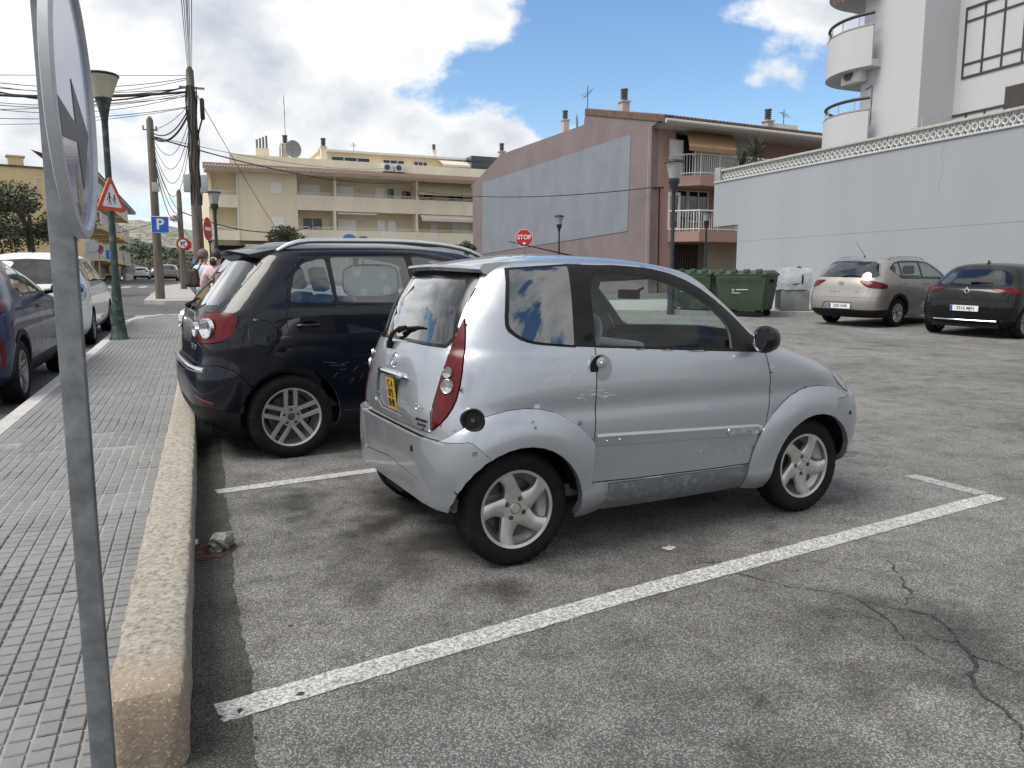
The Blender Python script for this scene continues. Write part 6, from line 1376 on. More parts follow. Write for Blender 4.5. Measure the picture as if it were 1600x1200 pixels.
def aerial(root, c, h, M, n=6):
    def f(m):
        m.tube([c, Vector(c) + V(0, 0, h)], .025, 5, M=M)
        for k in range(n): z = h * (.55 + .4 * k / n); m.tube([Vector(c) + V(-.35 + .05*k, .1*k - .2, z), Vector(c) + V(.35 - .05*k, .1*k - .2, z)], .012, 4, M=M)
        m.tube([Vector(c) + V(0, -.4, h*.6), Vector(c) + V(0, .4, h*.92)], .014, 4, M=M)
    return part(root, 'aerial', MATS['steel_dark'], f)
def build_beige():
    F = Face(at(333, 437, 64), at(742, 437, 73.3)); M = F.M; U = lambda px, py, v=0: F.uz(px, py, v); t = empty('apartment_building', F.a + V(0, 0, 1), label='beige apartment block with long balconies behind the navy car', cat='building'); M = Matrix.Translation(V(0, 0, -1) - F.a) @ M
    L = F.L + 9; uw0 = U(372, 300)[0]; uw1 = U(462, 300)[0]; D = 13; zb = [.5, 5.0, 7.25, 10.15]; LG = 1.7
    boxp(t, 'wall', BEIGE, (uw0, 0, 4.6), (uw1, 4, 10.15), M); boxp(t, 'wall', BEIGE, (0, LG, .3), (L, LG + D, 10.4), M); boxp(t, 'side_wall', BEIGE, (0, LG - .9, 4.6), (.25, LG - .001, 10.15), M)
    boxp(t, 'ground_floor', pm('white_render', (.58, .56, .52), .9, var=.1, scale=1), (uw0 + .4, .02, .3), (L, LG - .01, 4.3), M); boxp(t, 'garage_opening', MATS['black_trim'], (.3, .9, .3), (uw0 + .3, LG - .02, 4.2), M)
    for nm, z0, z1 in (('balcony_parapet', 4.6, 5.62), ('balcony_parapet', 7.25, 8.52)):
        boxp(t, nm, BEIGE2, (uw1 + .001, -.06, z0), (L, .12, z1), M); boxp(t, 'balcony_slab', BEIGE2, (uw1 + .001, .12, z0), (L, LG - .001, z0 + .25), M); boxp(t, nm, BEIGE2, (0, -.06, z0), (uw0 - .12, .12, z1 - .25), M); boxp(t, 'balcony_slab', BEIGE2, (0.0, .12, z0), (uw0 - .001, LG - .91, z0 + .25), M)
        o = part(t, 'railing', MATS['white_metal'], lambda m: (m.tube([(uw1, -.02, z1 + .22), (L, -.02, z1 + .22)], .028, 6, M=M), m.tube([(uw1, -.02, z1 + .10), (L, -.02, z1 + .10)], .018, 6, M=M), [m.tube([(uw1 + k*.9, -.02, z1), (uw1 + k*.9, -.02, z1 + .22)], .02, 4, M=M) for k in range(int((L - uw1) / .9))]))
        part(t, 'railing', MATS['white_metal'], lambda m: (m.tube([(.02, -.02, z1 + .05), (uw0 - .14, -.02, z1 + .05)], .03, 6, M=M), [m.tube([(.1 + k*.16, -.02, z1 - .25), (.1 + k*.16, -.02, z1 + .05)], .02, 4, M=M) for k in range(int((uw0 - .2) / .16))]))
    for px in (523.5, 651.5):
        for py, z0, z1 in ((290, 8.52, 10.15), (345, 5.62, 7.25)): u = U(px, py)[0]; boxp(t, 'dividing_fin', BEIGE2, (u - .10, -.03, z0 + .001), (u + .10, LG - .002, z1 - .001), M)
    for z0, z1 in ((8.52, 10.15), (5.62, 7.25)): boxp(t, 'downpipe' if False else 'corner_pier', BEIGE2, (uw1, .0, z0), (uw1 + .12, LG, z1), M)
    part(t, 'downpipe', MATS['white_metal'], lambda m: m.tube([(uw0 - .06, -.05, 4.6), (uw0 - .06, -.05, 10.2)], .07, 8, M=M))
    # eaves, tiled verge, set-back top floor
    boxp(t, 'eaves', BEIGE2, (-.25, -.42, 10.16), (L, LG, 10.42), M); part(t, 'gutter', MATS['white_metal'], lambda m: m.tube([(-.25, -.50, 10.46), (L, -.50, 10.46)], .08, 8, M=M))
    rf = part(t, 'roof', TILE, lambda m: m.add([(-.3, -.48, 10.5), (L, -.48, 10.5), (L, 1.3, 10.98), (-.3, 1.3, 10.98), (-.3, -.48, 10.43), (L, -.48, 10.43), (L, 1.3, 10.43), (-.3, 1.3, 10.43)], [(0, 1, 2, 3), (4, 5, 1, 0), (0, 3, 7, 4), (1, 5, 6, 2), (3, 2, 6, 7)], 0, M))
    def tiles(m):
        n = int(L / .24)
        for i in range(n): u = -.28 + i*.24; m.lathe([(.075, 0), (.065, 1.86)], 6, M=M @ frame((u, -.52, 10.52), (1, 0, 0), V(0, -.48, 1.78)), a0=0, a1=math.pi)
    o = part(rf, 'tile_rows', TILE, tiles); o['kind'] = 'stuff'
    boxp(t, 'roof_parapet', BEIGE2, (1.8, 1.3, 10.4), (L, 1.6, 11.75), M)
    u0 = U(500, 250, 3.5)[0]; boxp(t, 'penthouse', BEIGE, (u0, 3.6, 10.4), (L, 9, 12.75), M); boxp(t, 'penthouse_roof', MATS['white_metal'], (u0 - .2, 3.1, 12.76), (L, 9.2, 12.95), M)
    for a, b in ((517, 578), (598, 632), (646, 668)):
        ua, ub = U(a, 255, 3.6)[0], U(b, 255, 3.6)[0]; window(t, ua, ub, 11.3, 12.45, 3.55, MATS['white_metal'], MATS['pane'], 3, None, M, .07)
    ua = U(685, 262, 3.3)[0]; part(t, 'awning', pm('awning_white', (.55, .52, .46), .8, var=.1), lambda m: m.add([(ua, 3.1, 12.6), (ua + 5.2, 3.1, 12.6), (ua + 5.2, 1.9, 12.1), (ua, 1.9, 12.1), (ua, 1.88, 11.9), (ua + 5.2, 1.88, 11.9)], [(0, 1, 2, 3), (3, 2, 5, 4)], 0, M))
    WS = MATS['white_metal']; PD = MATS['pane_dark']
    for px0, px1, py0, py1, sh, v in ((421, 442, 284, 303, .98, 0), (423.5, 445, 337, 354, .98, 0)):
        a, z1 = U(px0, py0); b, z0 = U(px1, py1); window(t, a, b, z0, z1, -.0, WS, PD, 1, sh, M)
    for px0, px1, zr, sh, nv in ((467, 500, 0, .99, 1), (526, 554, 0, .98, 1), (585.5, 600, 0, .99, 1), (604, 616, 0, None, 1), (661, 676, 0, None, 1), (700, 724, 0, None, 2), (471, 502, 1, None, 2), (526, 556, 1, .98, 1), (587.5, 601, 1, .99, 1), (604, 618, 1, .97, 1), (671, 683, 1, .98, 1), (705, 734, 1, .98, 2)):
        a, b = U(px0, 300, LG)[0], U(px1, 300, LG)[0]; z0, z1 = (7.52, 9.62) if zr == 0 else (4.87, 6.75); window(t, a, b, z0, z1, LG - .03, WS, PD, nv, sh, M)
    a, b = U(628, 305, LG)[0], U(641, 305, LG)[0]; window(t, a, b, 8.6, 9.4, LG - .03, pm('brown_wood', (.16, .09, .045), .7, var=.2), PD, 2, None, M, .1)
    for px, py, z in ((508, 294, 9.35), (562, 297, 9.35), (623, 301, 9.35), (563, 346, 6.5), (622, 349, 6.5)):
        u = U(px, py, LG)[0]; part(t, 'wall_lamp', WS, lambda m: m.lathe([(.0005, -.12), (.12, -.08), (.15, 0)], 14, 'Y', M=M @ Matrix.Translation((u, LG - .02, z))))
    AW = pm('awning_cream', (.47, .42, .29), .85, var=.08, scale=2); u0, u1 = U(653, 300)[0], L
    part(t, 'awning', AW, lambda m: m.add([(u0, .5, 10.1), (u1, .5, 10.1), (u1, -.25, 9.15), (u0, -.25, 9.15), (u0, -.25, 8.95), (u1, -.25, 8.95)], [(0, 1, 2, 3), (3, 2, 5, 4)], 0, M))
    part(t, 'awning', pm('awning_pale', (.60, .56, .50), .8, var=.08), lambda m: (m.tube([(u0 + .2, .0, 7.1), (u1, .0, 7.1)], .08, 8, M=M), m.add([(u0 + .2, -.05, 7.1), (u1, -.05, 7.1), (u1, -.45, 6.85), (u0 + .2, -.45, 6.85), (u0 + .2, -.45, 6.62), (u1, -.45, 6.62)], [(0, 1, 2, 3), (3, 2, 5, 4)], 0, M)))
    u2, u3 = U(528, 335)[0], U(589, 338)[0]; part(t, 'awning_case', WS, lambda m: m.tube([(u2, .1, 7.08), (u3, .1, 7.08)], .08, 8, M=M))
    for px in (606, 624): ac_unit(t, (U(px, 265, 1.2)[0], 1.28, 11.0), M, 1.15)
    def stack(px, w, h, zz=11.0, v=2.2, **k): return chimney(t, (U(px, 240, v)[0], v, zz), w, h, BEIGE2, M, **k)
    o = boxp(t, 'chimney', BEIGE2, (U(399, 240, 2.5)[0], 2.2, 11.0), (U(420, 240, 2.5)[0], 3.0, 12.5), M)
    for k in range(4): part(o, 'flue', MATS['grey_plastic'], lambda m: m.tube([(U(402 + k*5, 240, 2.5)[0], 2.5, 12.5), (U(402 + k*5, 240, 2.5)[0], 2.5, 13.25 + .12*k)], .09, 8, M=M))
    stack(446, .5, 1.95, v=2.4); stack(505.5, .5, 1.9); stack(678, .38, .6, 12.95, 4)
    dish(t, (U(458, 240, 2)[0], 2.0, 12.55), .75, M); dish(t, (U(437, 240, 2.2)[0], 2.2, 12.4), .7, M, V(1, -.15, .2)); aerial(t, (U(447, 240, 2.5)[0], 2.6, 12.9), 4.2, M, 0); aerial(t, (U(553, 240, 4)[0], 4, 12.95), .9, M, 3)
    part(t, 'roof_terrace_glass', MATS['pane'], lambda m: m.box((U(735, 265, 2)[0], 1.7, 11.8), (L, 5, 13.0), 0, M))
build_beige()
PINK = pm('pink_render', (.18, .146, .147), .92, var=.13, scale=.5, bump=.08, bscale=25); SALMON = pm('salmon_render', (.36, .225, .195), .92, var=.1, scale=.8, streak=True, bump=.08, bscale=25)
GREYP = pm('blue_grey_panel', (.19, .21, .24), .9, var=.10, scale=.7, bump=.05); SOFF = pm('soffit_white', (.48, .47, .46), .9, var=.06)
def build_pink():
    c, fl, fr = at(1013, 437, 38), at(738, 437, 62), at(1290, 437, 43.5)
    G = Face(fl, c); F = Face(c, fr); t = empty('townhouse', V(c.x, c.y, .5), label='pink three-storey house with a grey-panelled gable wall', cat='building'); T = Matrix.Translation(-V(c.x, c.y, .5)); GM = T @ G.M; FM = T @ F.M
    g = lambda *l: [G.uz(a, b) for a, b in l]
    top = g((735, 292), (783, 241), (912, 195), (915, 171), (1041, 180), (1019, 197)); Lg = G.L; zs = top[-1][1]
    poly = [(.2, .2), (Lg, .2), (Lg, zs)] + [top[4]] + [top[3], top[2], top[1], top[0]] + [(.2, top[0][1] - .1)]
    part(t, 'gable_wall', PINK, lambda m: m.prism(poly, 0, .35, 'Y', 0, GM))
    pl = g((754, 286), (986, 210), (981, 361), (754, 397)); part(t, 'wall_panel', GREYP, lambda m: m.prism(pl[::-1], -.025, -.001, 'Y', 0, GM))
    W = 16; zr = top[3][1]; ze = top[4][1]
    inv = T @ Matrix.Identity(4)
    # roof: from the eave over the front facade up to the ridge
    uE = top[4][0] - Lg; uR = top[3][0] - Lg; d, e = G.d, F.d; P = lambda u, w, z: V(c.x, c.y, 0) + d * u + e * w + V(0, 0, z) - V(c.x, c.y, .5)
    rf = part(t, 'roof', TILE, lambda m: m.add([P(uE - .05, -.05, ze + .0), P(uE - .05, W, ze), P(uR, W, zr), P(uR, -.05, zr), P(uE - .05, -.05, ze - .28), P(uE - .05, W, ze - .28), P(uR, W, zr - .28), P(uR, -.05, zr - .28)], [(0, 1, 2, 3), (7, 6, 5, 4), (0, 4, 5, 1), (3, 2, 6, 7), (0, 3, 7, 4), (1, 5, 6, 2)]))
    def tl(m):
        for i in range(int(W / .22)): a, b = P(uE - .12, .05 + i*.22, ze + .02), P(uR, .05 + i*.22, zr + .02); m.tube([a, b], .06, 6)
    o = part(rf, 'tile_rows', TILE, tl); o['kind'] = 'stuff'
    part(t, 'gutter', MATS['concrete_pale'], lambda m: m.tube([P(uE + .0, -.02, ze - .22), P(uE + .0, W, ze - .22)], .11, 8)); part(t, 'fascia', SOFF, lambda m: m.add([P(uE - .02, 0, ze - .26), P(uE - .02, W, ze - .26), P(0, W, zs + .02), P(0, 0, zs + .02), P(uE - .02, 0, ze - .36), P(uE - .02, W, ze - .36), P(0, W, zs - .08), P(0, 0, zs - .08)], [(0, 1, 2, 3), (7, 6, 5, 4), (0, 4, 5, 1)]))
    part(t, 'soffit', SOFF, lambda m: m.add([P(.0, .3, zs - .02), P(.0, W, zs - .02), P(-1.8, W, zs - .02), P(-1.8, .3, zs - .02)], [(0, 1, 2, 3)]))
    part(t, 'rear_roof', MATS['concrete'], lambda m: m.add([P(uR, 0.3, top[2][1] - .1), P(uR, W, top[2][1] - .1), P(top[1][0] - Lg, W, top[1][1] - .1), P(top[1][0] - Lg, .3, top[1][1] - .1)], [(0, 1, 2, 3)]))
    # front facade: two sheets, recess between
    uz = F.uz; X1 = uz(1048, 250)[0]
    boxp(t, 'wall', SALMON, (.02, .0, .2), (X1, .3, zs), FM); boxp(t, 'wall', SALMON, (X1, 1.0, .2), (W, 1.3, zs), FM); boxp(t, 'pier', SALMON, (X1 - .001, .0, .2), (X1 + .25, 1.0, zs - .001), FM)
    rec = pm('pale_wall', (.42, .41, .40), .9, var=.08, scale=1); boxp(t, 'wall', rec, (uz(1100, 300)[0], .9, 6.2), (uz(1190, 300)[0], .999, zs), FM)
    zu = uz(1090, 279)[1]; zl = uz(1090, 364)[1]
    def bal(z, x0):
        pts = [(x0, .0), (x0 + 1.0, -1.15), (W, -1.15), (W, 1.0), (x0 + .4, 1.0)]
        b = part(t, 'balcony', SALMON, lambda m: m.prism(pts, z - .48, z, 'Z', 0, FM)); r = [(x0 + .05, -.03), (x0 + 1.02, -1.10), (W, -1.10)]
        m = MB(); rr = [(p[0], p[1]) for p in r]
        def f(m):
            for zz, q in ((z + 1.0, .04), (z + .12, .025)): m.tube([(p[0], p[1], zz) for p in rr], q, 6, M=FM)
            for a, b_ in zip(rr, rr[1:]):
                a, b_ = Vector(a), Vector(b_); n = max(1, int((b_ - a).length / .13))
                for i in range(n + 1): p = a + (b_ - a) * (i / n); m.tube([(p.x, p.y, z), (p.x, p.y, z + 1.0)], .016 if i % 9 else .03, 4, M=FM)
        part(b, 'railing', MATS['white_metal'], f)
    bal(zu, uz(1048, 270)[0] - .1); bal(zl, uz(1046, 360)[0] - .1)
    a, z1 = uz(1046, 217); b, z0 = uz(1067, 246); window(t, a, b, zu + .1, z1, -.01, MATS['white_metal'], MATS['pane_dark'], 1, .72, FM, .08)
    a, z1 = uz(1044, 300); b, _ = uz(1063, 300); window(t, a, b, zl + .1, z1, -.01, MATS['white_metal'], MATS['pane'], 1, None, FM, .12)
    boxp(t, 'doorway', MATS['black_trim'], (uz(1078, 240)[0], .93, zu), (uz(1122, 240)[0], .985, zu + 2.2), FM)
    window(t, uz(1074, 320)[0], uz(1092, 320)[0], zl + .05, zl + 2.2, .9, MATS['white_metal'], MATS['pane'], 1, None, FM, .06); window(t, uz(1093, 320)[0], uz(1125, 320)[0], zl + .6, zl + 2.2, .9, MATS['white_metal'], MATS['pane'], 2, None, FM, .06)
    q = [uz(1073, 203, -.1), uz(1146, 211, -.1), uz(1151, 238, -1.3), uz(1077, 231, -1.3)]; BR = pm('awning_brown', (.27, .165, .085), .85, var=.12, scale=3)
    part(t, 'awning', BR, lambda m: m.add([(q[0][0], -.1, q[0][1]), (q[1][0], -.1, q[1][1]), (q[2][0], -1.3, q[2][1] + .1), (q[3][0], -1.3, q[3][1] + .1), (q[2][0], -1.31, q[2][1] - .12), (q[3][0], -1.31, q[3][1] - .12)], [(0, 1, 2, 3), (3, 2, 4, 5)], 0, FM))
    part(t, 'awning_arm', MATS['white_metal'], lambda m: m.tube([(q[3][0] + .5, -1.2, q[3][1] - .1), (q[3][0] + .62, -.9, zu + .9)], .03, 6, M=FM)); part(t, 'awning_arm', MATS['white_metal'], lambda m: m.tube([(q[2][0] - .9, -1.2, q[2][1] - .1), (q[2][0] - .8, -.9, zu + .9)], .03, 6, M=FM))
    ga, gb = uz(1050, 400)[0], uz(1108, 400)[0]; BRW = pm('garage_brown', (.040, .030, .026), .6, var=.2, scale=4)
    gd = boxp(t, 'garage_door', BRW, (ga, .02 if False else .93, .4), (gb, .96, zl - .55), FM)
    o = part(gd, 'slats', BRW, lambda m: [m.box((ga + .06 + k*.16, .88, .5), (ga + .15 + k*.16, .93, zl - .6), 0, FM) for k in range(int((gb - ga) / .16) - 1)])
    boxp(t, 'ground_wall', pm('stone_beige', (.36, .31, .27), .9, var=.12, scale=1), (gb + .15, .6, .2), (W, .99, zl - .48), FM); part(t, 'downpipe', MATS['grey_plastic'], lambda m: m.tube([(gb + .07, .5, .3), (gb + .07, .5, zl - .5)], .06, 6, M=FM))
    part(t, 'cable_riser', MATS['black_trim'], lambda m: (m.tube([(.55, -.05, .4), (.5, -.05, uz(1018, 293)[1])], .03, 5, M=FM), m.tube([(.1, -.06, uz(1018, 294)[1]), (.75, -.06, uz(1020, 292)[1])], .03, 5, M=FM)))
    pmx = pm('chimney_cream', (.46, .40, .37), .9, var=.1); cm = lambda px, pyb, v, h, w: None
    for px, py, w, h in ((975, 174, .44, .75), (883, 200, .38, .72), (784, 238, .40, .3)):
        u, z = G.uz(px, py, 1.2); chimney(t, (u, 1.2, z - .3), w, h, pmx, GM)
    u, z = F.uz(1199, 205, 3); chimney(t, (u, 3.0, z - .4), .44, .9, pmx, FM); boxp(t, 'solar_box', MATS['white_metal'], (u + .6, 3.2, z - .1), (u + 2.6, 4.2, z + .55), FM)
    u, z = G.uz(898, 190, .6); dish(t, (u, .8, z), .5, GM, V(-.55, -1, .3)); u, z = G.uz(918, 172, .3); aerial(t, (u, .3, z - .1), 1.4, GM); u, z = F.uz(1224, 196, 4); aerial(t, (u, 4, z - .1), 1.0, FM, 4)
build_pink()
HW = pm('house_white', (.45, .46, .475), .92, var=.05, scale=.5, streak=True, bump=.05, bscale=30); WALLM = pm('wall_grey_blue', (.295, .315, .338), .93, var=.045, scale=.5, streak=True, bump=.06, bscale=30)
def build_house():
    XW = 18.4; px_ = lambda px, py, x: on_plane(px, py, (x, 0, 0), (1, 0, 0))
    ye, yt, zt = px_(1150, 420, XW).y, px_(1116, 300, XW).y, 5.0
    w = empty('retaining_wall', (XW, 10, .2), label='tall pale grey retaining wall behind the parked cars', cat='wall'); o = V(-XW, -10, -.2); T = Matrix.Translation(o)
    zo = px_(1150, 351, XW).z
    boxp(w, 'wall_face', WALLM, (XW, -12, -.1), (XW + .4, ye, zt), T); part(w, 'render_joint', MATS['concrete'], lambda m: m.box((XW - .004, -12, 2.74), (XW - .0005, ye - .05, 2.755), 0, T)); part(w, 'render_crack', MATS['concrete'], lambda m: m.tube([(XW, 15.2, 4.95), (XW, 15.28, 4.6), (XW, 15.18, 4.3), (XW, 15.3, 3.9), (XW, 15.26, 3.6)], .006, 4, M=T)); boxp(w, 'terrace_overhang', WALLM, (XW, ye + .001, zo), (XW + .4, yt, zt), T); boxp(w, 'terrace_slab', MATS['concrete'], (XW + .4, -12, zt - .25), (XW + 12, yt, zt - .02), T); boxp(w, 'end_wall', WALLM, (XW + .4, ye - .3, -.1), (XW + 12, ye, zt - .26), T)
    b = empty('balustrade', (XW, 10, zt), label='white ornamental balustrade of rings on top of the grey wall', cat='balustrade'); T2 = Matrix.Translation((-XW, -10, -zt))
    boxp(b, 'coping', HW, (XW - .04, -12, zt), (XW + .30, yt, zt + .05), T2, .008); boxp(b, 'handrail', MATS['concrete_pale'], (XW + .02, -12, zt + .40), (XW + .24, yt - .35, zt + .47), T2, .008); boxp(b, 'end_post', MATS['concrete'], (XW - .02, yt - .35, zt + .05), (XW + .30, yt, zt + .56), T2, .01)
    m = MB(); m.lathe([(.066, .03), (.092, .03), (.092, .15), (.066, .15)], 20, 'X', close=True, M=Matrix.Translation((0, 0, .225))); m.box((.05, -.028, .05), (.13, .028, .14)); m.box((.05, -.028, .31), (.13, .028, .40)); m.box((.05, -.100, .05), (.13, -.072, .10)); m.box((.05, -.100, .35), (.13, -.072, .40))
    first = None; y = yt - .46; k = 0
    while y > 3.0:
        if first is None: first = fix_normals(m.build('baluster', pm('baluster_white', (.58, .585, .58), .85, var=.12, scale=6), b, angle=40)); ob = first
        else: ob = first.copy(); COL.objects.link(ob); ob.parent = b
        ob.location = (.06, y - 10, 0); y -= .2
    # the house above
    xt, xm = 21.2, 22.7; yc = px_(1440, 100, xt).y; yn = px_(1347, 100, xt).y; h = empty('house', (xt, yc, zt), label='white house with curved balconies above the grey wall', cat='house'); H = Matrix.Translation((-xt, -yc, -zt))
    boxp(h, 'wall', HW, (xt, yc, zt - .02), (xt + 8, yn, 16), H); boxp(h, 'wall', HW, (xm, -12, zt - .02), (xm + 8, yc - .001, 16), H)
    def rings(z0, z1, name, rail=True):
        cx_, cy_ = xt + 1.25, yn + .15; rr = 1.95
        def outl(r): return [(cx_ + r*math.cos(R(a)), cy_ + r*math.sin(R(a))) for a in range(-90 + 0, 1, 1)] if False else [(cx_ - r*math.sin(R(a))*1.0, cy_ + r*math.cos(R(a))*1.0) for a in range(0, 125, 5)]
        pts = outl(rr); pi = outl(rr - .14)
        bl = part(h, 'balcony', HW, lambda m: (m.prism(pts + [(cx_ + 2, cy_ - .8), (cx_ + 2, cy_ + rr)], z0, z0 + .22, 'Z', 0, H), m.prism(pts + pi[::-1], z0 + .22, z1, 'Z', 0, H)))
        part(bl, 'coping', pm('dark_coping', (.20, .18, .17), .7), lambda m: m.tube([(p[0], p[1], z1 + .02) for p in outl(rr - .05)], .06, 6, M=H))
        part(bl, 'handrail', pm('dark_wood_rail', (.035, .026, .022), .5), lambda m: m.tube([(p[0], p[1], z1 + .42) for p in outl(rr - .07)], .055, 8, M=H))
        for p in outl(rr - .07)[1::4]: part(bl, 'rail_post', MATS['alloy'], lambda m: m.tube([(p[0], p[1], z1), (p[0], p[1], z1 + .42)], .022, 6, M=H))
    zu = px_(1300, 128, xt).z; rings(zu, zu + 1.25, 'u'); rings(zt + .0, px_(1300, 192, xt).z, 'l'); 
    z3 = px_(1300, 4, xt).z; rings(z3, z3 + 1.3, 't')
    part(h, 'striped_awning', pm('awning_stripe', (.16, .07, .04), .8, var=.3, scale=4), lambda m: [m.add([(xt - .05, yn - .1 + .0 - k*.18, z3 - .02), (xt - .05, yn - .19 - k*.18, z3 - .02), (xt - .8, yn - .19 - k*.18, z3 - .35), (xt - .8, yn - .1 - k*.18, z3 - .35), (xt - .8, yn - .19 - k*.18, z3 - .5), (xt - .8, yn - .1 - k*.18, z3 - .5)], [(0, 1, 2, 3), (3, 2, 4, 5)], 0, H) for k in range(-4, 4)])
    q = px_(1340, 120, xt); A = H @ frame((xt - .02, q.y - .0, q.z - .25), (0, -1, 0), (1, 0, 0)); ac_unit(h, (0.0, 0.0, 0.0), A, 1.0)
    q = px_(1354, 140, xt); part(h, 'conduit', MATS['grey_plastic'], lambda m: m.tube([(xt - .02, q.y, q.z), (xt - .02, q.y - .25, q.z + .08), (xt - .02, q.y - .25, q.z - 1.2)], .02, 5, M=H))
    # windows on the main facade (plane x = xm): local frame x along -Y
    A = H @ frame((xm, 0, 0), (0, -1, 0), (1, 0, 0)); BF = pm('brown_frame', (.050, .042, .036), .45, var=.2); pane = MATS['curtain_pane']
    def wnd(px0, pyt, pyb, ylen, cols, rows):
        q = px_(px0, pyt, xm); z1 = q.z; z0 = px_(px0, pyb, xm).z; u0 = -q.y; root = part(h, 'window', BF, lambda m: [m.box((u0, -.03, zz), (u0 + ylen, .05, zz + .07), 0, A) for zz in (z0, z1 - .07)] + [m.box((u0 + ylen*k/cols - .03, -.028, z0), (u0 + ylen*k/cols + .03, .05, z1), 0, A) for k in range(cols + 1)] + [m.box((u0, -.026, z0 + (z1 - z0)*r - .03), (u0 + ylen, .05, z0 + (z1 - z0)*r + .03), 0, A) for r in rows])
        rr = [0] + list(rows) + [1]
        for k in range(cols):
            for r0, r1 in zip(rr, rr[1:]): boxp(root, 'pane', pane, (u0 + ylen*k/cols + .03, .01, z0 + (z1 - z0)*r0 + .03), (u0 + ylen*(k+1)/cols - .03, .03, z0 + (z1 - z0)*r1 - .03), A)
    wnd(1512, 12, 122, 3.2, 5, (.2, .8)); wnd(1482, 182, 235, 3.8, 6, (.45,))
    q = px_(1570, 170, xm); boxp(h, 'dark_door', BF, (-q.y, -.05, zt), (-q.y + 2.4, -.01, px_(1570, 137, xm).z), A)
    q = px_(1440, 200, 19.6); part(h, 'aerial', MATS['alloy'], lambda m: (m.tube([(19.6, q.y, zt + .1), (19.6, q.y, zt + 1.0)], .02, 5, M=H), m.tube([(19.5, q.y + .5, zt + .62), (19.7, q.y - 1.0, zt + .95)], .014, 5, M=H), [m.tube([(19.35, q.y + .4 - k*.13, zt + .64 + .03*k), (19.85, q.y + .4 - k*.13, zt + .64 + .03*k)], .008, 4, M=H) for k in range(10)]))
    boxp(h, 'terrace_roof', MATS['concrete'], (19.3, q.y + .3, zt + .35), (20.6, q.y + 2.6, zt + .45), H @ Matrix.Translation((0, 0, 0)))
m_ = pm('curtain_pane', (.50, .53, .55), .10, var=.08, scale=2, coat=.6)
build_house()
YEL = pm('yellow_render', (.60, .47, .27), .9, var=.10, scale=.5, streak=True)
def build_left():
    c = at(141, 437, 56); a = at(-40, 437, 52); f = at(207, 437, 92); S = Face(a, c); E = Face(c, f); t = empty('apartment_building', V(c.x, c.y, 1), label='yellow apartment building with balconies on the left of the street', cat='building'); T = Matrix.Translation(-V(c.x, c.y, 1)); SM, EM = T @ S.M, T @ E.M
    z0 = S.uz(40, 262)[1]; uL = S.L; us = S.uz(76, 265)[0]
    boxp(t, 'end_wall', YEL, (-8, 0, .2), (us, 10, z0), SM); boxp(t, 'wall', YEL, (us, 3.0, .2), (uL, 12, S.uz(120, 335)[1]), SM); boxp(t, 'coping', TILE, (-8, -.1, z0 + .001), (us + .1, 10, z0 + .12), SM)
    u = S.uz(25, 255)[0]; chimney(t, (u, .5, z0 - .2), .9, .9, YEL, SM, False); window(t, us - .9, us - .05, z0 - 2.0, z0 - .6, -.01, MATS['white_metal'], MATS['pane'], 1, None, SM)
    # street side with stacked balconies
    zs = [E.uz(150, 404)[1], E.uz(150, 358)[1], E.uz(150, 318)[1]]; zt = E.uz(146, 306)[1] + 1.2
    boxp(t, 'street_wall', YEL, (0, 1.2, .2), (E.L, 1.6, zt), EM); boxp(t, 'return_wall', YEL, (-.01, -.1, .2), (.25, 1.2, zt - .3), EM); boxp(t, 'eaves', SOFF, (-.4, -.8, zt - .1), (E.L, 1.6, zt + .1), EM); part(t, 'roof', TILE, lambda m: m.add([(-.5, -.9, zt + .1), (E.L, -.9, zt + .1), (E.L, 3, zt + 1.2), (-.5, 3, zt + 1.2)], [(0, 1, 2, 3)], 0, EM))
    for k, z in enumerate(zs):
        for j in range(3):
            u0 = .4 + j * 9; b = boxp(t, 'balcony', YEL, (u0, -.9, z - .25), (u0 + 7.5, 1.2, z), EM)
            def f(m):
                for zz in (z + .95, z + .1): m.tube([(u0, -.1, zz), (u0, -.85, zz), (u0 + 7.5, -.85, zz)], .035, 5, M=EM)
                for i in range(40): m.tube([(u0 + 7.5*i/39, -.85, z), (u0 + 7.5*i/39, -.85, z + .95)], .02, 4, M=EM)
                for i in range(5): m.tube([(u0, -.1 - .75*i/4, z), (u0, -.1 - .75*i/4, z + .95)], .02, 4, M=EM)
            part(b, 'railing', MATS['white_metal'], f); window(t, u0 + 1, u0 + 3, z + .02, z + 2.1, 1.15, MATS['white_metal'], MATS['pane_dark'], 2, .4, EM); window(t, u0 + 4.5, u0 + 6, z + .9, z + 2.1, 1.15, MATS['white_metal'], MATS['pane_dark'], 1, .6, EM)
    for k in range(3): window(t, uL - 2.2, uL - .8, zs[k] + .3, zs[k] + 1.9, 2.95, MATS['white_metal'], MATS['pane_dark'], 1, .5, SM) if zs[k] < 9 else None
    # garden wall with railings further up the street
    g = empty('garden_wall', E.a + V(0, 0, 1), label='low pale garden wall with iron panels up the street', cat='wall'); a, b = at(197, 437, 78), at(221, 437, 108); W = Face(a, b); WM = Matrix.Translation(-(E.a + V(0, 0, 1))) @ W.M; zb = 1.1
    boxp(g, 'plinth', MATS['concrete_pale'], (0, 0, zb - .3), (W.L, .3, zb + .9), WM)
    for k in range(10): boxp(g, 'pillar', MATS['concrete_pale'], (k*W.L/10, -.04, zb + .901), (k*W.L/10 + .7, .34, zb + 2.1), WM); boxp(g, 'iron_panel', MATS['black_trim'], (k*W.L/10 + .72, .12, zb + 1.0), ((k+1)*W.L/10 - .02, .16, zb + 1.95), WM)
build_left()
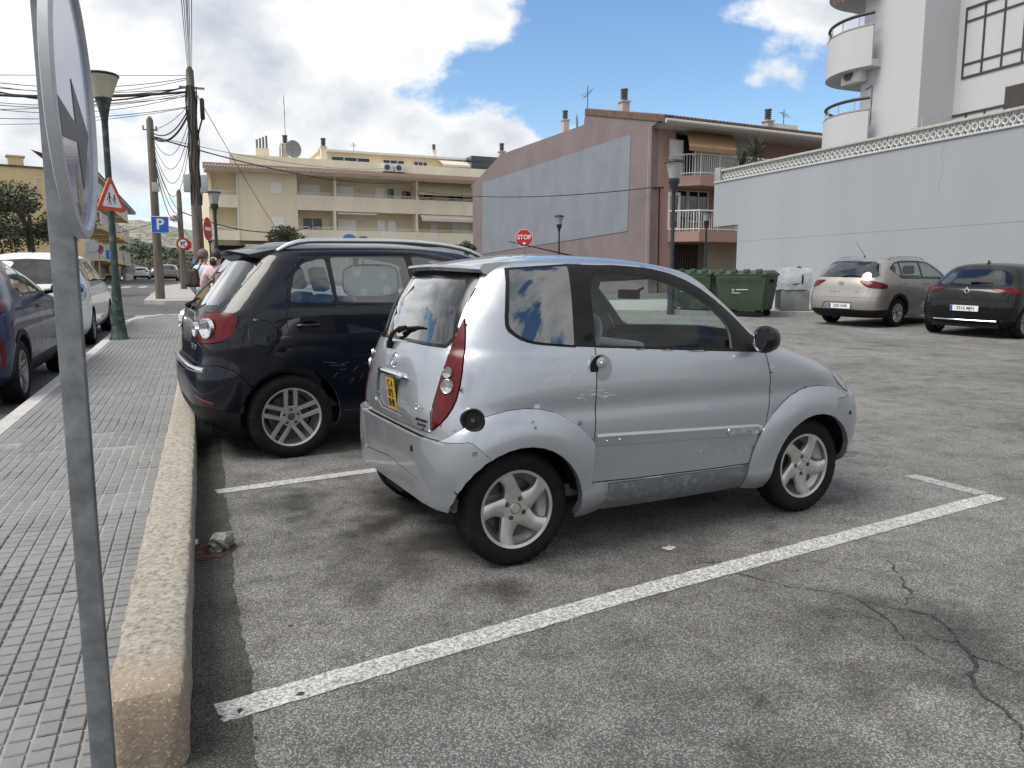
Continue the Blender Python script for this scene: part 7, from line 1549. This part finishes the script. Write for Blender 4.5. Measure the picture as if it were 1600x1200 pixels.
# ---------------------------------------------------------------- vegetation, hills
def leaf_mat(name, c1, c2):
    m = pm(name, c1, .75, col2=c2, scale=3.0, thr=(.3, .75)); b = m.node_tree.nodes['Principled BSDF']; b.inputs['Subsurface Weight'].default_value = 0; return m
leaf_mat('leaf_dark', (.018, .030, .012), (.060, .078, .032)); leaf_mat('leaf_olive', (.030, .040, .018), (.085, .098, .048)); leaf_mat('leaf_pine', (.026, .042, .018), (.075, .098, .046)); leaf_mat('leaf_yucca', (.03, .05, .018), (.10, .13, .06))
BARK = pm('bark', (.085, .065, .045), .95, var=.3, scale=6, bump=.4)
def leaves(m, c, r, n, size, rng, flat=1.0, hollow=.35):
    """leaf-sized quads through a clump, more of them towards the outside"""
    for _ in range(n):
        d = V(rng.gauss(0, 1), rng.gauss(0, 1), rng.gauss(0, 1)).normalized(); k = hollow + (1 - hollow) * rng.random() ** .6; p = Vector(c) + V(d.x*r[0], d.y*r[1], d.z*r[2]) * k
        a = V(rng.gauss(0, 1), rng.gauss(0, 1), rng.gauss(0, .7)).normalized(); b = a.cross(d + V(rng.gauss(0, .5), rng.gauss(0, .5), rng.gauss(0, .5))).normalized(); s = size * rng.uniform(.6, 1.3); w = s * .42 * flat
        m.v += [tuple(p - a*s*.5), tuple(p + b*w*.5), tuple(p + a*s*.5), tuple(p - b*w*.5)]; k0 = len(m.v) - 4; m.f.append((k0, k0+1, k0+2, k0+3)); m.m.append(0)
def tree(p, h, crown, n, size, mat, label, cat='tree', name='tree', group=None, trunk=.16, seed=1, blobs=16):
    """tapered trunk with limbs; crown of many small clumps in an uneven outline. crown = (centre height, rx, ry, rz)"""
    rng = random.Random(seed); t = empty(name, p, label=label, cat=cat, group=group); zc, rx, ry, rz = crown; m = MB(); tops = []
    for k in range(blobs):
        d = V(rng.gauss(0, 1), rng.gauss(0, 1), rng.gauss(0, .8)).normalized(); q = .55 + .45 * rng.random(); c = V(d.x*rx*q, d.y*ry*q, zc + d.z*rz*q); s = rng.uniform(.26, .44); tops.append(c); leaves(m, c, (rx*s, ry*s, rz*s*1.05), n // blobs, size, rng)
    m.build('crown', mat, t); b = MB(); b.tube([(0, 0, -.1), (.05, .02, (zc - rz)*.5), (.0, .05, zc - rz*.6), (.05, 0, zc)], [trunk*1.3, trunk, trunk*.8, trunk*.4], 9)
    for c in tops[:7]: b.tube([(0, .02, zc - rz*.7), Vector(c)*.5 + V(0, 0, (zc - rz*.5)*.5), c], [trunk*.5, trunk*.32, trunk*.12], 6)
    b.build('trunk', BARK, t, angle=60); return t
p = at(52, 437, 33); p.z = gz(p.x, p.y); tree(p, 5, (3.45, 2.6, 2.2, 1.25), 11500, .16, MATS['leaf_dark'], 'dense dark tree behind the white car at the left edge', seed=3, blobs=26)
p = at(-45, 437, 30); p.z = gz(p.x, p.y); tree(p, 5, (3.1, 1.9, 1.9, 1.3), 4000, .17, MATS['leaf_dark'], 'dark tree mostly cut off by the left edge', seed=8, blobs=18)
def bush(px, py, d, r, n, size, label, seed, mat='leaf_dark', stem=True, zc=None):
    c = at(px, py, d); g = gz(c.x, c.y); rng = random.Random(seed); t = empty('shrub', V(c.x, c.y, g), label=label, cat='shrub'); m = MB()
    for k in range(12):
        dd = V(rng.gauss(0, 1), rng.gauss(0, 1), rng.gauss(0, 1)).normalized() * rng.uniform(.3, .8); leaves(m, (dd.x*r[0], dd.y*r[0], c.z - g + dd.z*r[1]), (r[0]*.5, r[0]*.5, r[1]*.5), n // 12, size, rng)
    m.build('foliage', MATS[mat], t); b = MB(); b.tube([(0, 0, -.05), (.03, 0, (c.z - g)*.6), (0, 0, c.z - g)], [.07, .05, .03], 7); b.build('stem', BARK, t)
bush(450, 370, 40, (1.05, .75), 2200, .16, 'rounded dark shrub above the rear of the navy car roof', 5); bush(730, 387, 45, (.5, .45), 700, .15, 'small dark shrub at the foot of the beige block', 6); bush(566, 372, 60, (.6, .25), 300, .15, 'tiny shrub beside the round blue sign', 7)
def shrub_bank():
    rng = random.Random(12); p0, p1 = V(17.6, 18.2), V(17.7, 15.2); m = MB()
    for k in range(26):
        q = p0 + (p1 - p0) * (k / 25); leaves(m, (q.x + rng.uniform(-.3, .3), q.y + rng.uniform(-.1, .1), gz(q.x, q.y) + .22 + rng.uniform(0, .22)), (.3, .25, .22), 130, .11, rng)
    o = m.build('ground_cover', MATS['leaf_dark']); tag(o, 'low dark plants along the foot of the grey wall', 'plants', kind='stuff')
shrub_bank()
def yucca():
    c = on_plane(1180, 250, (19.3, 0, 0), (1, 0, 0)); c.z = 4.98; rng = random.Random(4); t = empty('yucca_plant', c, label='spiky yucca plant on the terrace behind the balustrade', cat='plant')
    for hx, hy, hz, s in ((0, 0, .95, 1.0), (.05, .85, .72, .85)):
        m = MB()
        for k in range(90):
            az = rng.uniform(0, 2*math.pi); el = R(rng.uniform(-20, 80)); L_ = rng.uniform(.65, 1.0)*s; d = V(math.cos(az)*math.cos(el), math.sin(az)*math.cos(el), math.sin(el)); w = d.cross(V(0, 0, 1)).normalized() * .028; b = V(hx, hy, hz); tip = b + d*L_ + V(0, 0, -.10*L_)
            m.add([b - w*.6, b + w*.6, b + d*L_*.5 + w, b + d*L_*.5 - w, tip], [(0, 1, 2, 3), (3, 2, 4)])
        m.build('leaf_rosette', MATS['leaf_yucca'], t); m = MB(); m.tube([(hx, hy, -.3), (hx, hy, hz)], [.09, .07], 8); m.build('trunk', BARK, t)
    m = MB(); m.lathe([(.0005, -.02), (.22, -.02), (.28, .3), (.25, .3)], 16); m.build('pot', pm('pot_clay', (.28, .12, .07), .8), t)
yucca()
def hills():
    def prof(d, pts, z0, depth, name, mat, rough, seed):
        """a ridge standing across the view, real depth behind its crest"""
        m = MB(); n = 160; xs = []; rows = []
        for i in range(n + 1):
            px = pts[0][0] + (pts[-1][0] - pts[0][0]) * i / n; k = 0
            while k < len(pts) - 2 and px > pts[k+1][0]: k += 1
            (a, za), (b, zb) = pts[k], pts[k+1]; t_ = (px - a) / (b - a); py = za + (zb - za) * t_; rows.append((px, py))
        vs = []; nr = 14
        for j in range(nr + 1):
            u = j / nr
            for px, py in rows:
                dd = d - depth * (1 - u); q = at(px, py, d); h = q.z - z0; base = at(px, 437, dd); sh = math.sin(u * math.pi / 2) ** 1.3; vs.append((base.x, base.y, z0 + h * sh + rough * noise.noise(V(base.x, base.y, seed) * .02) * sh + rough*.5 * noise.noise(V(base.x, base.y, seed) * .07) * sh * (u < .99)))
        for px, py in rows: b = at(px, 437, d + depth*.8); vs.append((b.x, b.y, z0))
        w = n + 1; m.add(vs, [(j*w+i, j*w+i+1, (j+1)*w+i+1, (j+1)*w+i) for j in range(nr + 1) for i in range(n)]); o = m.build(name, mat, smooth=True); o['kind'] = 'structure'; return o
    scrub = pm('scrub_hill', (.085, .092, .06), .95, col2=(.30, .28, .23), scale=.16, thr=(.40, .62)); wood = pm('wooded_slope', (.03, .04, .022), .95, col2=(.07, .08, .05), scale=.08)
    prof(900, [(-900, 372), (-300, 360), (100, 352), (190, 356), (215, 351), (245, 350), (265, 355), (285, 358), (305, 366), (325, 376), (350, 384), (450, 392), (800, 400), (1400, 395), (2200, 380)], 2, 420, 'hill', scrub, 9, 3)
    prof(330, [(-900, 395), (60, 388), (150, 380), (185, 372), (205, 376), (250, 386), (300, 396), (360, 405), (500, 412), (900, 418), (2200, 415)], 1.5, 150, 'hill', wood, 3, 8)
hills()
def forest():
    rng = random.Random(21); m = MB()
    for k in range(230):
        px = rng.uniform(120, 345); d = rng.uniform(135, 320); b = at(px, 437, d); u = (d - 135) / 185; topy = 370 + 22 * (1 - u) + max(0, (px - 215)) * .17 + rng.uniform(-3, 6); zt = at(px, topy, d).z; g = gz(b.x, b.y); r = rng.uniform(2.2, 4.2)
        for j in range(3): leaves(m, (b.x + rng.uniform(-1, 1)*r*.5, b.y + rng.uniform(-1, 1)*r*.5, zt - r*.7 - j*r*.75), (r*.8, r*.8, r*.6), 46, 1.1, rng, 1.2)
    o = m.build('pine_wood', MATS['leaf_pine']); tag(o, 'dark pine wood on the slope at the end of the street', 'wood', kind='stuff')
    m = MB()
    for k in range(120): px = rng.uniform(205, 330); d = rng.uniform(118, 150); b = at(px, 437, d); g = gz(b.x, b.y); leaves(m, (b.x, b.y, g + 1.3), (2.2, 2.2, 1.8), 60, .5, rng)
    o = m.build('scrub', pm('leaf_grey', (.07, .065, .045), .9, col2=(.16, .15, .11), scale=.5)); tag(o, 'grey-brown brush below the pine wood', 'brush', kind='stuff')
forest()
# ---------------------------------------------------------------- bins, packages, debris
GREEN = pm('bin_green', (.037, .064, .034), .55, var=.16, scale=3, streak=True, bump=.03)
def dumpster(c, rz, label):
    t = empty('wheeled_bin', c, rz, label, 'bin', 'large green wheeled bins'); W, D = 1.36, 1.05
    def body(m):
        z = [.17, .20, .95, 1.08]; s = [.80, .84, .97, .99]
        vs = []
        for zz, k in zip(z, s):
            for a, b in ((-1, -1), (1, -1), (1, 1), (-1, 1)): vs.append((a*W/2*k, b*D/2*k, zz))
        m.add(vs, [(j*4+i, j*4+(i+1) % 4, (j+1)*4+(i+1) % 4, (j+1)*4+i) for j in range(3) for i in range(4)] + [(3, 2, 1, 0)])
        for i in range(9): u = -.55 + i*.1375; m.box((u - .012, -D/2*.97 - .004, .86), (u + .012, -D/2*.90, 1.06))
        for i in range(5): u = -.36 + i*.18; m.box((-W/2*.97 - .004, u - .012, .86), (-W/2*.9, u + .012, 1.06)); m.box((W/2*.9, u - .012, .86), (W/2*.97 + .004, u + .012, 1.06))
    part(t, 'body', GREEN, body, 30); boxp(t, 'rim', GREEN, (-W/2 - .03, -D/2 - .03, 1.08), (W/2 + .03, D/2 + .03, 1.15), None, .012)
    part(t, 'lid', GREEN, lambda m: m.add([(-W/2, -D/2, 1.151), (W/2, -D/2, 1.151), (W/2, D/2, 1.151), (-W/2, D/2, 1.151), (-W/2 + .06, -D/2 + .1, 1.20), (W/2 - .06, -D/2 + .1, 1.20), (W/2 - .06, D/2 - .2, 1.23), (-W/2 + .06, D/2 - .2, 1.23)], [(0, 1, 5, 4), (1, 2, 6, 5), (2, 3, 7, 6), (3, 0, 4, 7), (4, 5, 6, 7)]), 40)
    for u in (-.5, -.17, .17, .5): boxp(t, 'lid_lug', GREEN, (u - .07, -D/2 - .05, 1.151), (u + .07, -D/2 + .06, 1.25), None, .012)
    for s in (-1, 1): part(t, 'trunnion', MATS['black_trim'], lambda m: m.lathe([(.0005, .10), (.035, .10), (.035, .03), (.09, .02), (.09, -.01)], 14, 'X', M=Matrix.Translation((s*W/2*.94, 0, .95)) @ Matrix.Scale(s, 4, (1, 0, 0)))); 
    boxp(t, 'grab_rail', GREEN, (-.6, -D/2 - .09, 1.02), (.6, -D/2 - .06, 1.06), None, .01)
    for a in (-1, 1):
        for b in (-1, 1): part(t, 'castor', MATS['black_trim'], lambda m: (m.lathe([(.0005, -.03), (.09, -.03), (.10, -.015), (.10, .015), (.09, .03), (.0005, .03)], 16, 'Y', M=Matrix.Translation((a*.46, b*.34, .10))), m.box((a*.46 - .05, b*.34 - .045, .12), (a*.46 + .05, b*.34 + .045, .19))))
    o = part(t, 'lettering', MATS['sign_white'], lambda m: (m.box((-.10, -D/2*.95 - .018, .705), (.22, -D/2*.95 - .014, .722)), m.box((-.22, -D/2*.95 - .018, .62), (.02, -D/2*.95 - .014, .632)), m.lathe([(.022, 0), (.032, 0)], 16, 'Y', M=Matrix.Translation((-.18, -D/2*.95 - .016, .70)))))
    return t
def G2(px, py): q = on_ground(px, py); return q
q = V(13.65, 17.05, 0); q.z = gz(q.x, q.y); dumpster(q, R(-58), 'large green wheeled bin at the kerb beside the wrapped bundle')
q = V(13.0, 18.5, 0); q.z = gz(q.x, q.y); dumpster(q, R(-58), 'second green wheeled bin, behind the first and mostly hidden by the microcar')
def bundle():
    c = V(15.35, 17.2, 0); c.z = gz(c.x, c.y) + .11; rz = R(-28)
    t = empty('cardboard_box', c, rz, 'dark grey box on the pavement under the wrapped white bundle', 'box'); boxp(t, 'carton', pm('box_grey_dark', (.17, .18, .185), .8, var=.25, scale=4), (-.38, -.38, 0), (.38, .38, .56), None, .012); boxp(t, 'torn_face', pm('box_black', (.02, .022, .028), .6, var=.3), (-.386, -.30, .06), (-.381, .30, .53))
    t = empty('wrapped_bundle', c + V(0, 0, .56), rz, 'white plastic-wrapped bundle with black straps beside the green bins', 'package'); rng = random.Random(2)
    def f(m):
        b = bmesh.new(); bmesh.ops.create_cube(b, size=1); bmesh.ops.subdivide_edges(b, edges=b.edges[:], cuts=9, use_grid_fill=True)
        for v in b.verts:
            p = v.co.copy(); l = max(abs(p.x), abs(p.y), abs(p.z)); s = p.normalized() * .62; p = p.lerp(s, .22); v.co = V(p.x*.88, p.y*.82, (p.z + .5)*.60) + noise.noise_vector(p*5)*.02
        m.bm(b)
    part(t, 'wrapping', pm('white_plastic', (.46, .48, .51), .28, var=.1, scale=8, bump=.6, bscale=14, coat=.3), f, 60)
    part(t, 'strap', MATS['black_trim'], lambda m: m.tube([(.43*math.cos(a)*1.02, .40*math.sin(a)*1.02, .17 + .05*math.cos(a)) for a in [2*math.pi*k/28 for k in range(29)]], .028, 5)); part(t, 'strap', MATS['black_trim'], lambda m: m.tube([(.15, .44*math.cos(a), .30 + .34*math.sin(a)) for a in [2*math.pi*k/28 for k in range(29)]], .022, 5))
bundle()
def debris():
    rng = random.Random(9)
    def lump(name, c, s, mat, label, cat, seed, cuts=3, amp=.25):
        t = MB(); b = bmesh.new(); bmesh.ops.create_cube(b, size=1); bmesh.ops.subdivide_edges(b, edges=b.edges[:], cuts=cuts, use_grid_fill=True)
        for v in b.verts: p = v.co.copy(); p = p.lerp(p.normalized()*.6, .25) + noise.noise_vector(p*2.3 + V(seed, 0, 0))*amp; v.co = V(p.x*s[0], p.y*s[1], max(0, (p.z + .5)*s[2]))
        t.bm(b); o = t.build(name, mat, loc=c, rz=R(seed*37)); fix_normals(o); tag(o, label, cat); return o
    q = on_ground(345, 858); lump('concrete_chunk', q, (.125, .085, .075), pm('old_concrete', (.20, .195, .18), .95, var=.25, scale=30, bump=.4), 'broken lump of pale concrete by the kerb', 'rubble', 2, 3, .30)
    q = on_ground(302, 853); lump('crumpled_paper', q + V(.0, 0, 0), (.035, .03, .03), MATS['sign_white'], 'small crumpled white paper at the kerb foot', 'litter', 5, 3, .5)
    q = on_ground(1045, 858); m = MB(); 
    for dx, dy, r in ((0, 0, .022), (.03, .008, .016), (-.015, .018, .012), (.016, .02, .014)): m.lathe([(.0005, .006), (r*.7, .005), (r, .001)], 12, M=Matrix.Translation((dx, dy, .002)))
    o = m.build('gum_blob', MATS['concrete_pale'], loc=q, smooth=True); tag(o, 'pale splat on the asphalt between the microcar and the bay line', 'litter')
    # dirt and dry leaves gathered against the kerb
    m = MB()
    for k in range(420):
        a = rng.gauss(0, 1); x = -.08 + abs(rng.gauss(0, .10)); y = 4.02 + a*.11; s = rng.uniform(.004, .012); an = rng.uniform(0, 6.28); z = gz(x, y) + .006 + .03*math.exp(-(x + .08)*9)*rng.random(); d = V(math.cos(an), math.sin(an), rng.uniform(-.4, .4))*s; p = V(x, y, z); n_ = V(-d.y, d.x, 0)*.35
        m.add([p - d, p + n_, p + d, p - n_], [(0, 1, 2, 3)])
    o = m.build('leaf_litter', pm('dry_leaf', (.13, .062, .035), .9, var=.4, scale=30)); tag(o, 'reddish dirt and leaf bits against the kerb', 'litter', kind='stuff')
    m = MB(); pts = []
    ring = [(-.09 + max(-.02, .19*math.cos(t)*(1 + .25*noise.noise(V(math.cos(t)*2, math.sin(t)*2, 1)))), 4.02 + .17*math.sin(t)*(1 + .3*noise.noise(V(math.cos(t)*3, math.sin(t)*3, 4)))) for t in [2*math.pi*k/40 for k in range(40)]]
    m.add([(a, b, gz(a, b) + .0075) for a, b in ring], [tuple(range(40))]); o = m.build('dirt_patch', worn('dirt', (.060, .036, .024), .36, .52, 26)); o['kind'] = 'structure'
    leafm = pm('leaf_brown', (.22, .13, .075), .8, var=.3, scale=40); dark = pm('leaf_black', (.018, .018, .015), .7, var=.3)
    for i, (px, py, s, mt, lab) in enumerate(((313, 866, .05, leafm, 'curled brown leaf by the concrete lump'), (32, 1013, .032, leafm, 'dry brown leaf on the paving tiles'), (453, 978, .025, leafm, 'tiny brown leaf on the asphalt right of the kerb'), (470, 1087, .03, dark, 'dark leaf lying on the bay line, right of two'), (375, 1113, .028, dark, 'dark leaf lying near the end of the bay line'), (344, 1123, .022, dark, 'dark leaf at the very tip of the bay line'), (122, 1120, .014, dark, 'black speck on the tiles beside the sign post'), (1257, 862, .014, dark, 'small dark leaf on the bay line near the front wheel'), (400, 1156, .02, dark, 'dark leaf on the asphalt below the bay line'))):
        q = on_ground(px, py, .03 if px < 150 else 0); m = MB(); n = 7; vs = []; 
        for k in range(n): u = k/(n-1); w = math.sin(math.pi*u)**.8*.28*s; vs += [((u-.5)*s, -w, .004 + .25*w), ((u-.5)*s, 0, .003), ((u-.5)*s, w, .004 + .3*w)]
        m.add(vs, [(k*3+j, (k+1)*3+j, (k+1)*3+j+1, k*3+j+1) for k in range(n-1) for j in range(2)]); o = m.build('fallen_leaf', mt, loc=q + V(0, 0, .003), rz=R(40 + i*53), smooth=True); tag(o, lab, 'leaf', 'fallen leaves')
debris()
# ---------------------------------------------------------------- people
SKIN = pm('skin', (.42, .25, .18), .55, var=.06, scale=12); 
def skin_body(name, root, verts, edges, mat, sub=2):
    me = bpy.data.meshes.new(name); me.from_pydata([v[:3] for v in verts], edges, []); o = bpy.data.objects.new(name, me); COL.objects.link(o); o.parent = root; me.materials.append(mat)
    s = o.modifiers.new('skin', 'SKIN'); s.use_smooth_shade = True
    for i, v in enumerate(verts): r = v[3]; d = me.skin_vertices[0].data[i]; d.radius = (r, v[4] if len(v) > 4 else r)
    me.skin_vertices[0].data[0].use_root = True; q = o.modifiers.new('sub', 'SUBSURF'); q.levels = q.render_levels = sub
    dg = bpy.context.evaluated_depsgraph_get(); em = bpy.data.meshes.new_from_object(o.evaluated_get(dg)); o.modifiers.clear(); o.data = em
    if not em.materials: em.materials.append(mat)
    for p in em.polygons: p.use_smooth = True
    return o
def person(px, d, rz, label, shirt, trousers, hair, h=1.68, bun=False, bag=False, sleeve='long', lean=0.0):
    c = at(px, 437, d); g = gz(c.x, c.y) + .02; k = h / 1.70; t = empty('person', V(c.x, c.y, g), rz, label, 'person')
    S = lambda x, y, z: (x*k, y*k, z*k)
    # facing +Y; hips, torso, neck, head in one continuous body (skin), clothes as close shells over it
    pts = [(0, 0, .95, .135, .10), (0, .01, 1.12, .125, .095), (0, .0, 1.30, .150, .105), (0, -.01, 1.42, .115, .085), (0, .005, 1.50, .055, .055), (0, .03, 1.58, .075, .085), (0, .035, 1.66, .072, .085),
        (.17, -.01, 1.385, .062), (.27, -.03, 1.15, .047), (.24, .12, .93, .036), (.235, .17, .85, .034, .02), (-.17, -.01, 1.385, .062), (-.27, -.03, 1.15, .047), (-.24, .12, .93, .036), (-.235, .17, .85, .034, .02),
        (.10, 0, .86, .095), (.115, .02, .48, .062), (.12, -.02, .09, .045), (.125, .12, .04, .045, .035), (-.10, 0, .86, .095), (-.115, .02, .48, .062), (-.12, -.02, .09, .045), (-.125, .12, .04, .045, .035)]
    E_ = [(0, 1), (1, 2), (2, 3), (3, 4), (4, 5), (5, 6), (3, 7), (7, 8), (8, 9), (9, 10), (3, 11), (11, 12), (12, 13), (13, 14), (0, 15), (15, 16), (16, 17), (17, 18), (0, 19), (19, 20), (20, 21), (21, 22)]
    skin_body('body', t, [S(*p[:3]) + tuple(q*k for q in p[3:]) for p in pts], E_, SKIN)
    gr = .018; up = [0, 1, 2, 3, 7, 8, 9, 11, 12, 13]; mp = {a: i for i, a in enumerate(up)}
    vs = [S(*pts[a][:3]) + tuple((q + gr + (.012 if a in (0, 1) else 0))*k for q in pts[a][3:]) for a in up]; vs[mp[9]] = S(.245, .09, .98) + (.048*k,); vs[mp[13]] = S(-.245, .09, .98) + (.048*k,)
    for a in (7, 11): vs[mp[a]] = vs[mp[a]][:3] + (.088*k,)
    vs[mp[3]] = S(0, -.008, 1.415) + (.148*k, .115*k); vs.append(S(0, .0, 1.475) + (.076*k, .074*k)); mp[4] = len(vs) - 1
    sh = skin_body('shirt', t, vs, [(mp[a], mp[b]) for a, b in E_ if a in mp and b in mp], shirt)
    lo = [0, 15, 16, 17, 19, 20, 21]; ml = {a: i for i, a in enumerate(lo)}; skin_body('trousers', t, [S(*pts[a][:3]) + tuple((q + .014)*k for q in pts[a][3:]) for a in lo], [(ml[a], ml[b]) for a, b in E_ if a in ml and b in ml], trousers)
    # face, ears, hair
    f = MB(); f.lathe([(.0005, .03), (.012, .022), (.016, .0)], 10, M=frame(S(0, .128, 1.60), (1, 0, 0), (0, 0, 1)) @ Matrix.Rotation(math.pi, 4, 'Y')); 
    for s in (-1, 1): f.lathe([(.0005, .012), (.012, .01), (.016, 0)], 10, M=frame(S(s*.078, .03, 1.61), (0, s, 0), (0, 0, 1)) @ Matrix.Scale(1.7, 4, (0, 1, 0)))
    f.build('face_features', SKIN, t, smooth=True)
    e = MB(); 
    for s in (-1, 1): e.lathe([(.0005, .006), (.008, .004), (.010, 0)], 8, M=frame(S(s*.032, .118, 1.63), (1, 0, 0), (0, 0, 1)) @ Matrix.Rotation(math.pi, 4, 'Y'))
    e.box((-.025*k, .112*k, 1.548*k), (.025*k, .118*k, 1.556*k)); e.build('eyes_and_mouth', MATS['ink'], t, smooth=True)
    hm = MB(); b = bmesh.new(); bmesh.ops.create_uvsphere(b, u_segments=28, v_segments=18, radius=1)
    for v in b.verts:
        p = v.co; n_ = noise.noise(p*6)*.05 + noise.noise(p*14)*.03; q = V(p.x*.090, p.y*.112, p.z*.108)*(1 + n_); 
        if q.y > .045 and q.z < .045: q.y = .045 + (q.y - .045)*.1
        if q.z < -.06: q.z = -.06 + (q.z + .06)*.25
        v.co = V(q.x, q.y + .018, q.z + 1.648)*k
    hm.bm(b)
    if bun:
        b = bmesh.new(); bmesh.ops.create_uvsphere(b, u_segments=20, v_segments=14, radius=.058*k)
        for v in b.verts: v.co = V(v.co.x*1.0, v.co.y*.9, v.co.z*1.15)*(1 + .08*noise.noise(v.co*60)) + V(0, -.10, 1.535)*k
        hm.bm(b)
    hm.build('hair', hair, t, smooth=True)
    if bun: m = MB(); m.tube([V(.05*math.cos(a), -.085 + .012*math.sin(a*3), 1.575 + .028*math.sin(a))*k for a in [2*math.pi*i/20 for i in range(21)]], .013, 8); m.build('hair_tie', shirt, t, smooth=True)
    # hands: palm is part of the body; five fingers each
    for s in (-1, 1):
        fi = MB()
        for j, (dx, L_) in enumerate(((-.028, .062), (-.010, .072), (.008, .070), (.025, .056))): a = V(s*.235 + dx, .195, .835)*k; fi.tube([a, a + V(0, .02, -L_*.5)*k, a + V(0, .01, -L_)*k], [.009, .008, .006], 6)
        a = V(s*.235 - s*.032, .175, .855)*k; fi.tube([a, a + V(-s*.012, .03, -.02)*k, a + V(-s*.008, .045, -.045)*k], [.011, .009, .007], 6); fi.build('fingers', SKIN, t, smooth=True)
    return t, g, V(c.x, c.y, g)
BLUES = pm('shirt_blue', (.50, .57, .70), .85, var=.10, scale=9, bump=.5, bscale=14); PINKS = pm('shirt_pink', (.64, .47, .49), .85, var=.12, scale=9, bump=.5, bscale=14); DARKT = pm('trousers_dark', (.015, .016, .02), .85, var=.2); GREYH = pm('hair_grey', (.13, .11, .09), .7, var=.35, scale=60, bump=.4, bscale=120); DARKH = pm('hair_dark', (.012, .010, .009), .45, var=.3, scale=50, bump=.4, bscale=120)
_, g, pc1 = person(318, 13.3, R(-40), 'person in a pale blue shirt with short grey hair, behind the navy car', BLUES, DARKT, GREYH, 1.64)
_, g2, pc2 = person(339.5, 12.8, R(-35), 'person in a pink top with dark hair tied low, behind the navy car', PINKS, DARKT, DARKH, 1.63, bun=True)
def shoulder_bag():
    c = at(302, 434, 13.0); t = empty('shoulder_bag', c, R(-20), 'dark slouchy bag hanging at the blue shirt', 'bag'); m = MB(); b = bmesh.new(); bmesh.ops.create_cube(b, size=1); bmesh.ops.subdivide_edges(b, edges=b.edges[:], cuts=5, use_grid_fill=True)
    for v in b.verts: p = v.co.copy(); p = p.lerp(p.normalized()*.6, .35); w = .55 + .45*(.5 - p.z); v.co = V(p.x*.24*w, p.y*.14*w, p.z*.30) + noise.noise_vector(p*4)*.02
    m.bm(b); m.build('pouch', pm('bag_dark', (.035, .022, .02), .7, var=.3, scale=12), t, smooth=True); m = MB(); m.tube([(-.05, 0, .12), (.04, -.02, .22), (.13, -.02, .34), (.17, .02, .30), (.08, 0, .12)], .011, 6); m.build('strap', MATS['black_trim'], t, smooth=True)
shoulder_bag()
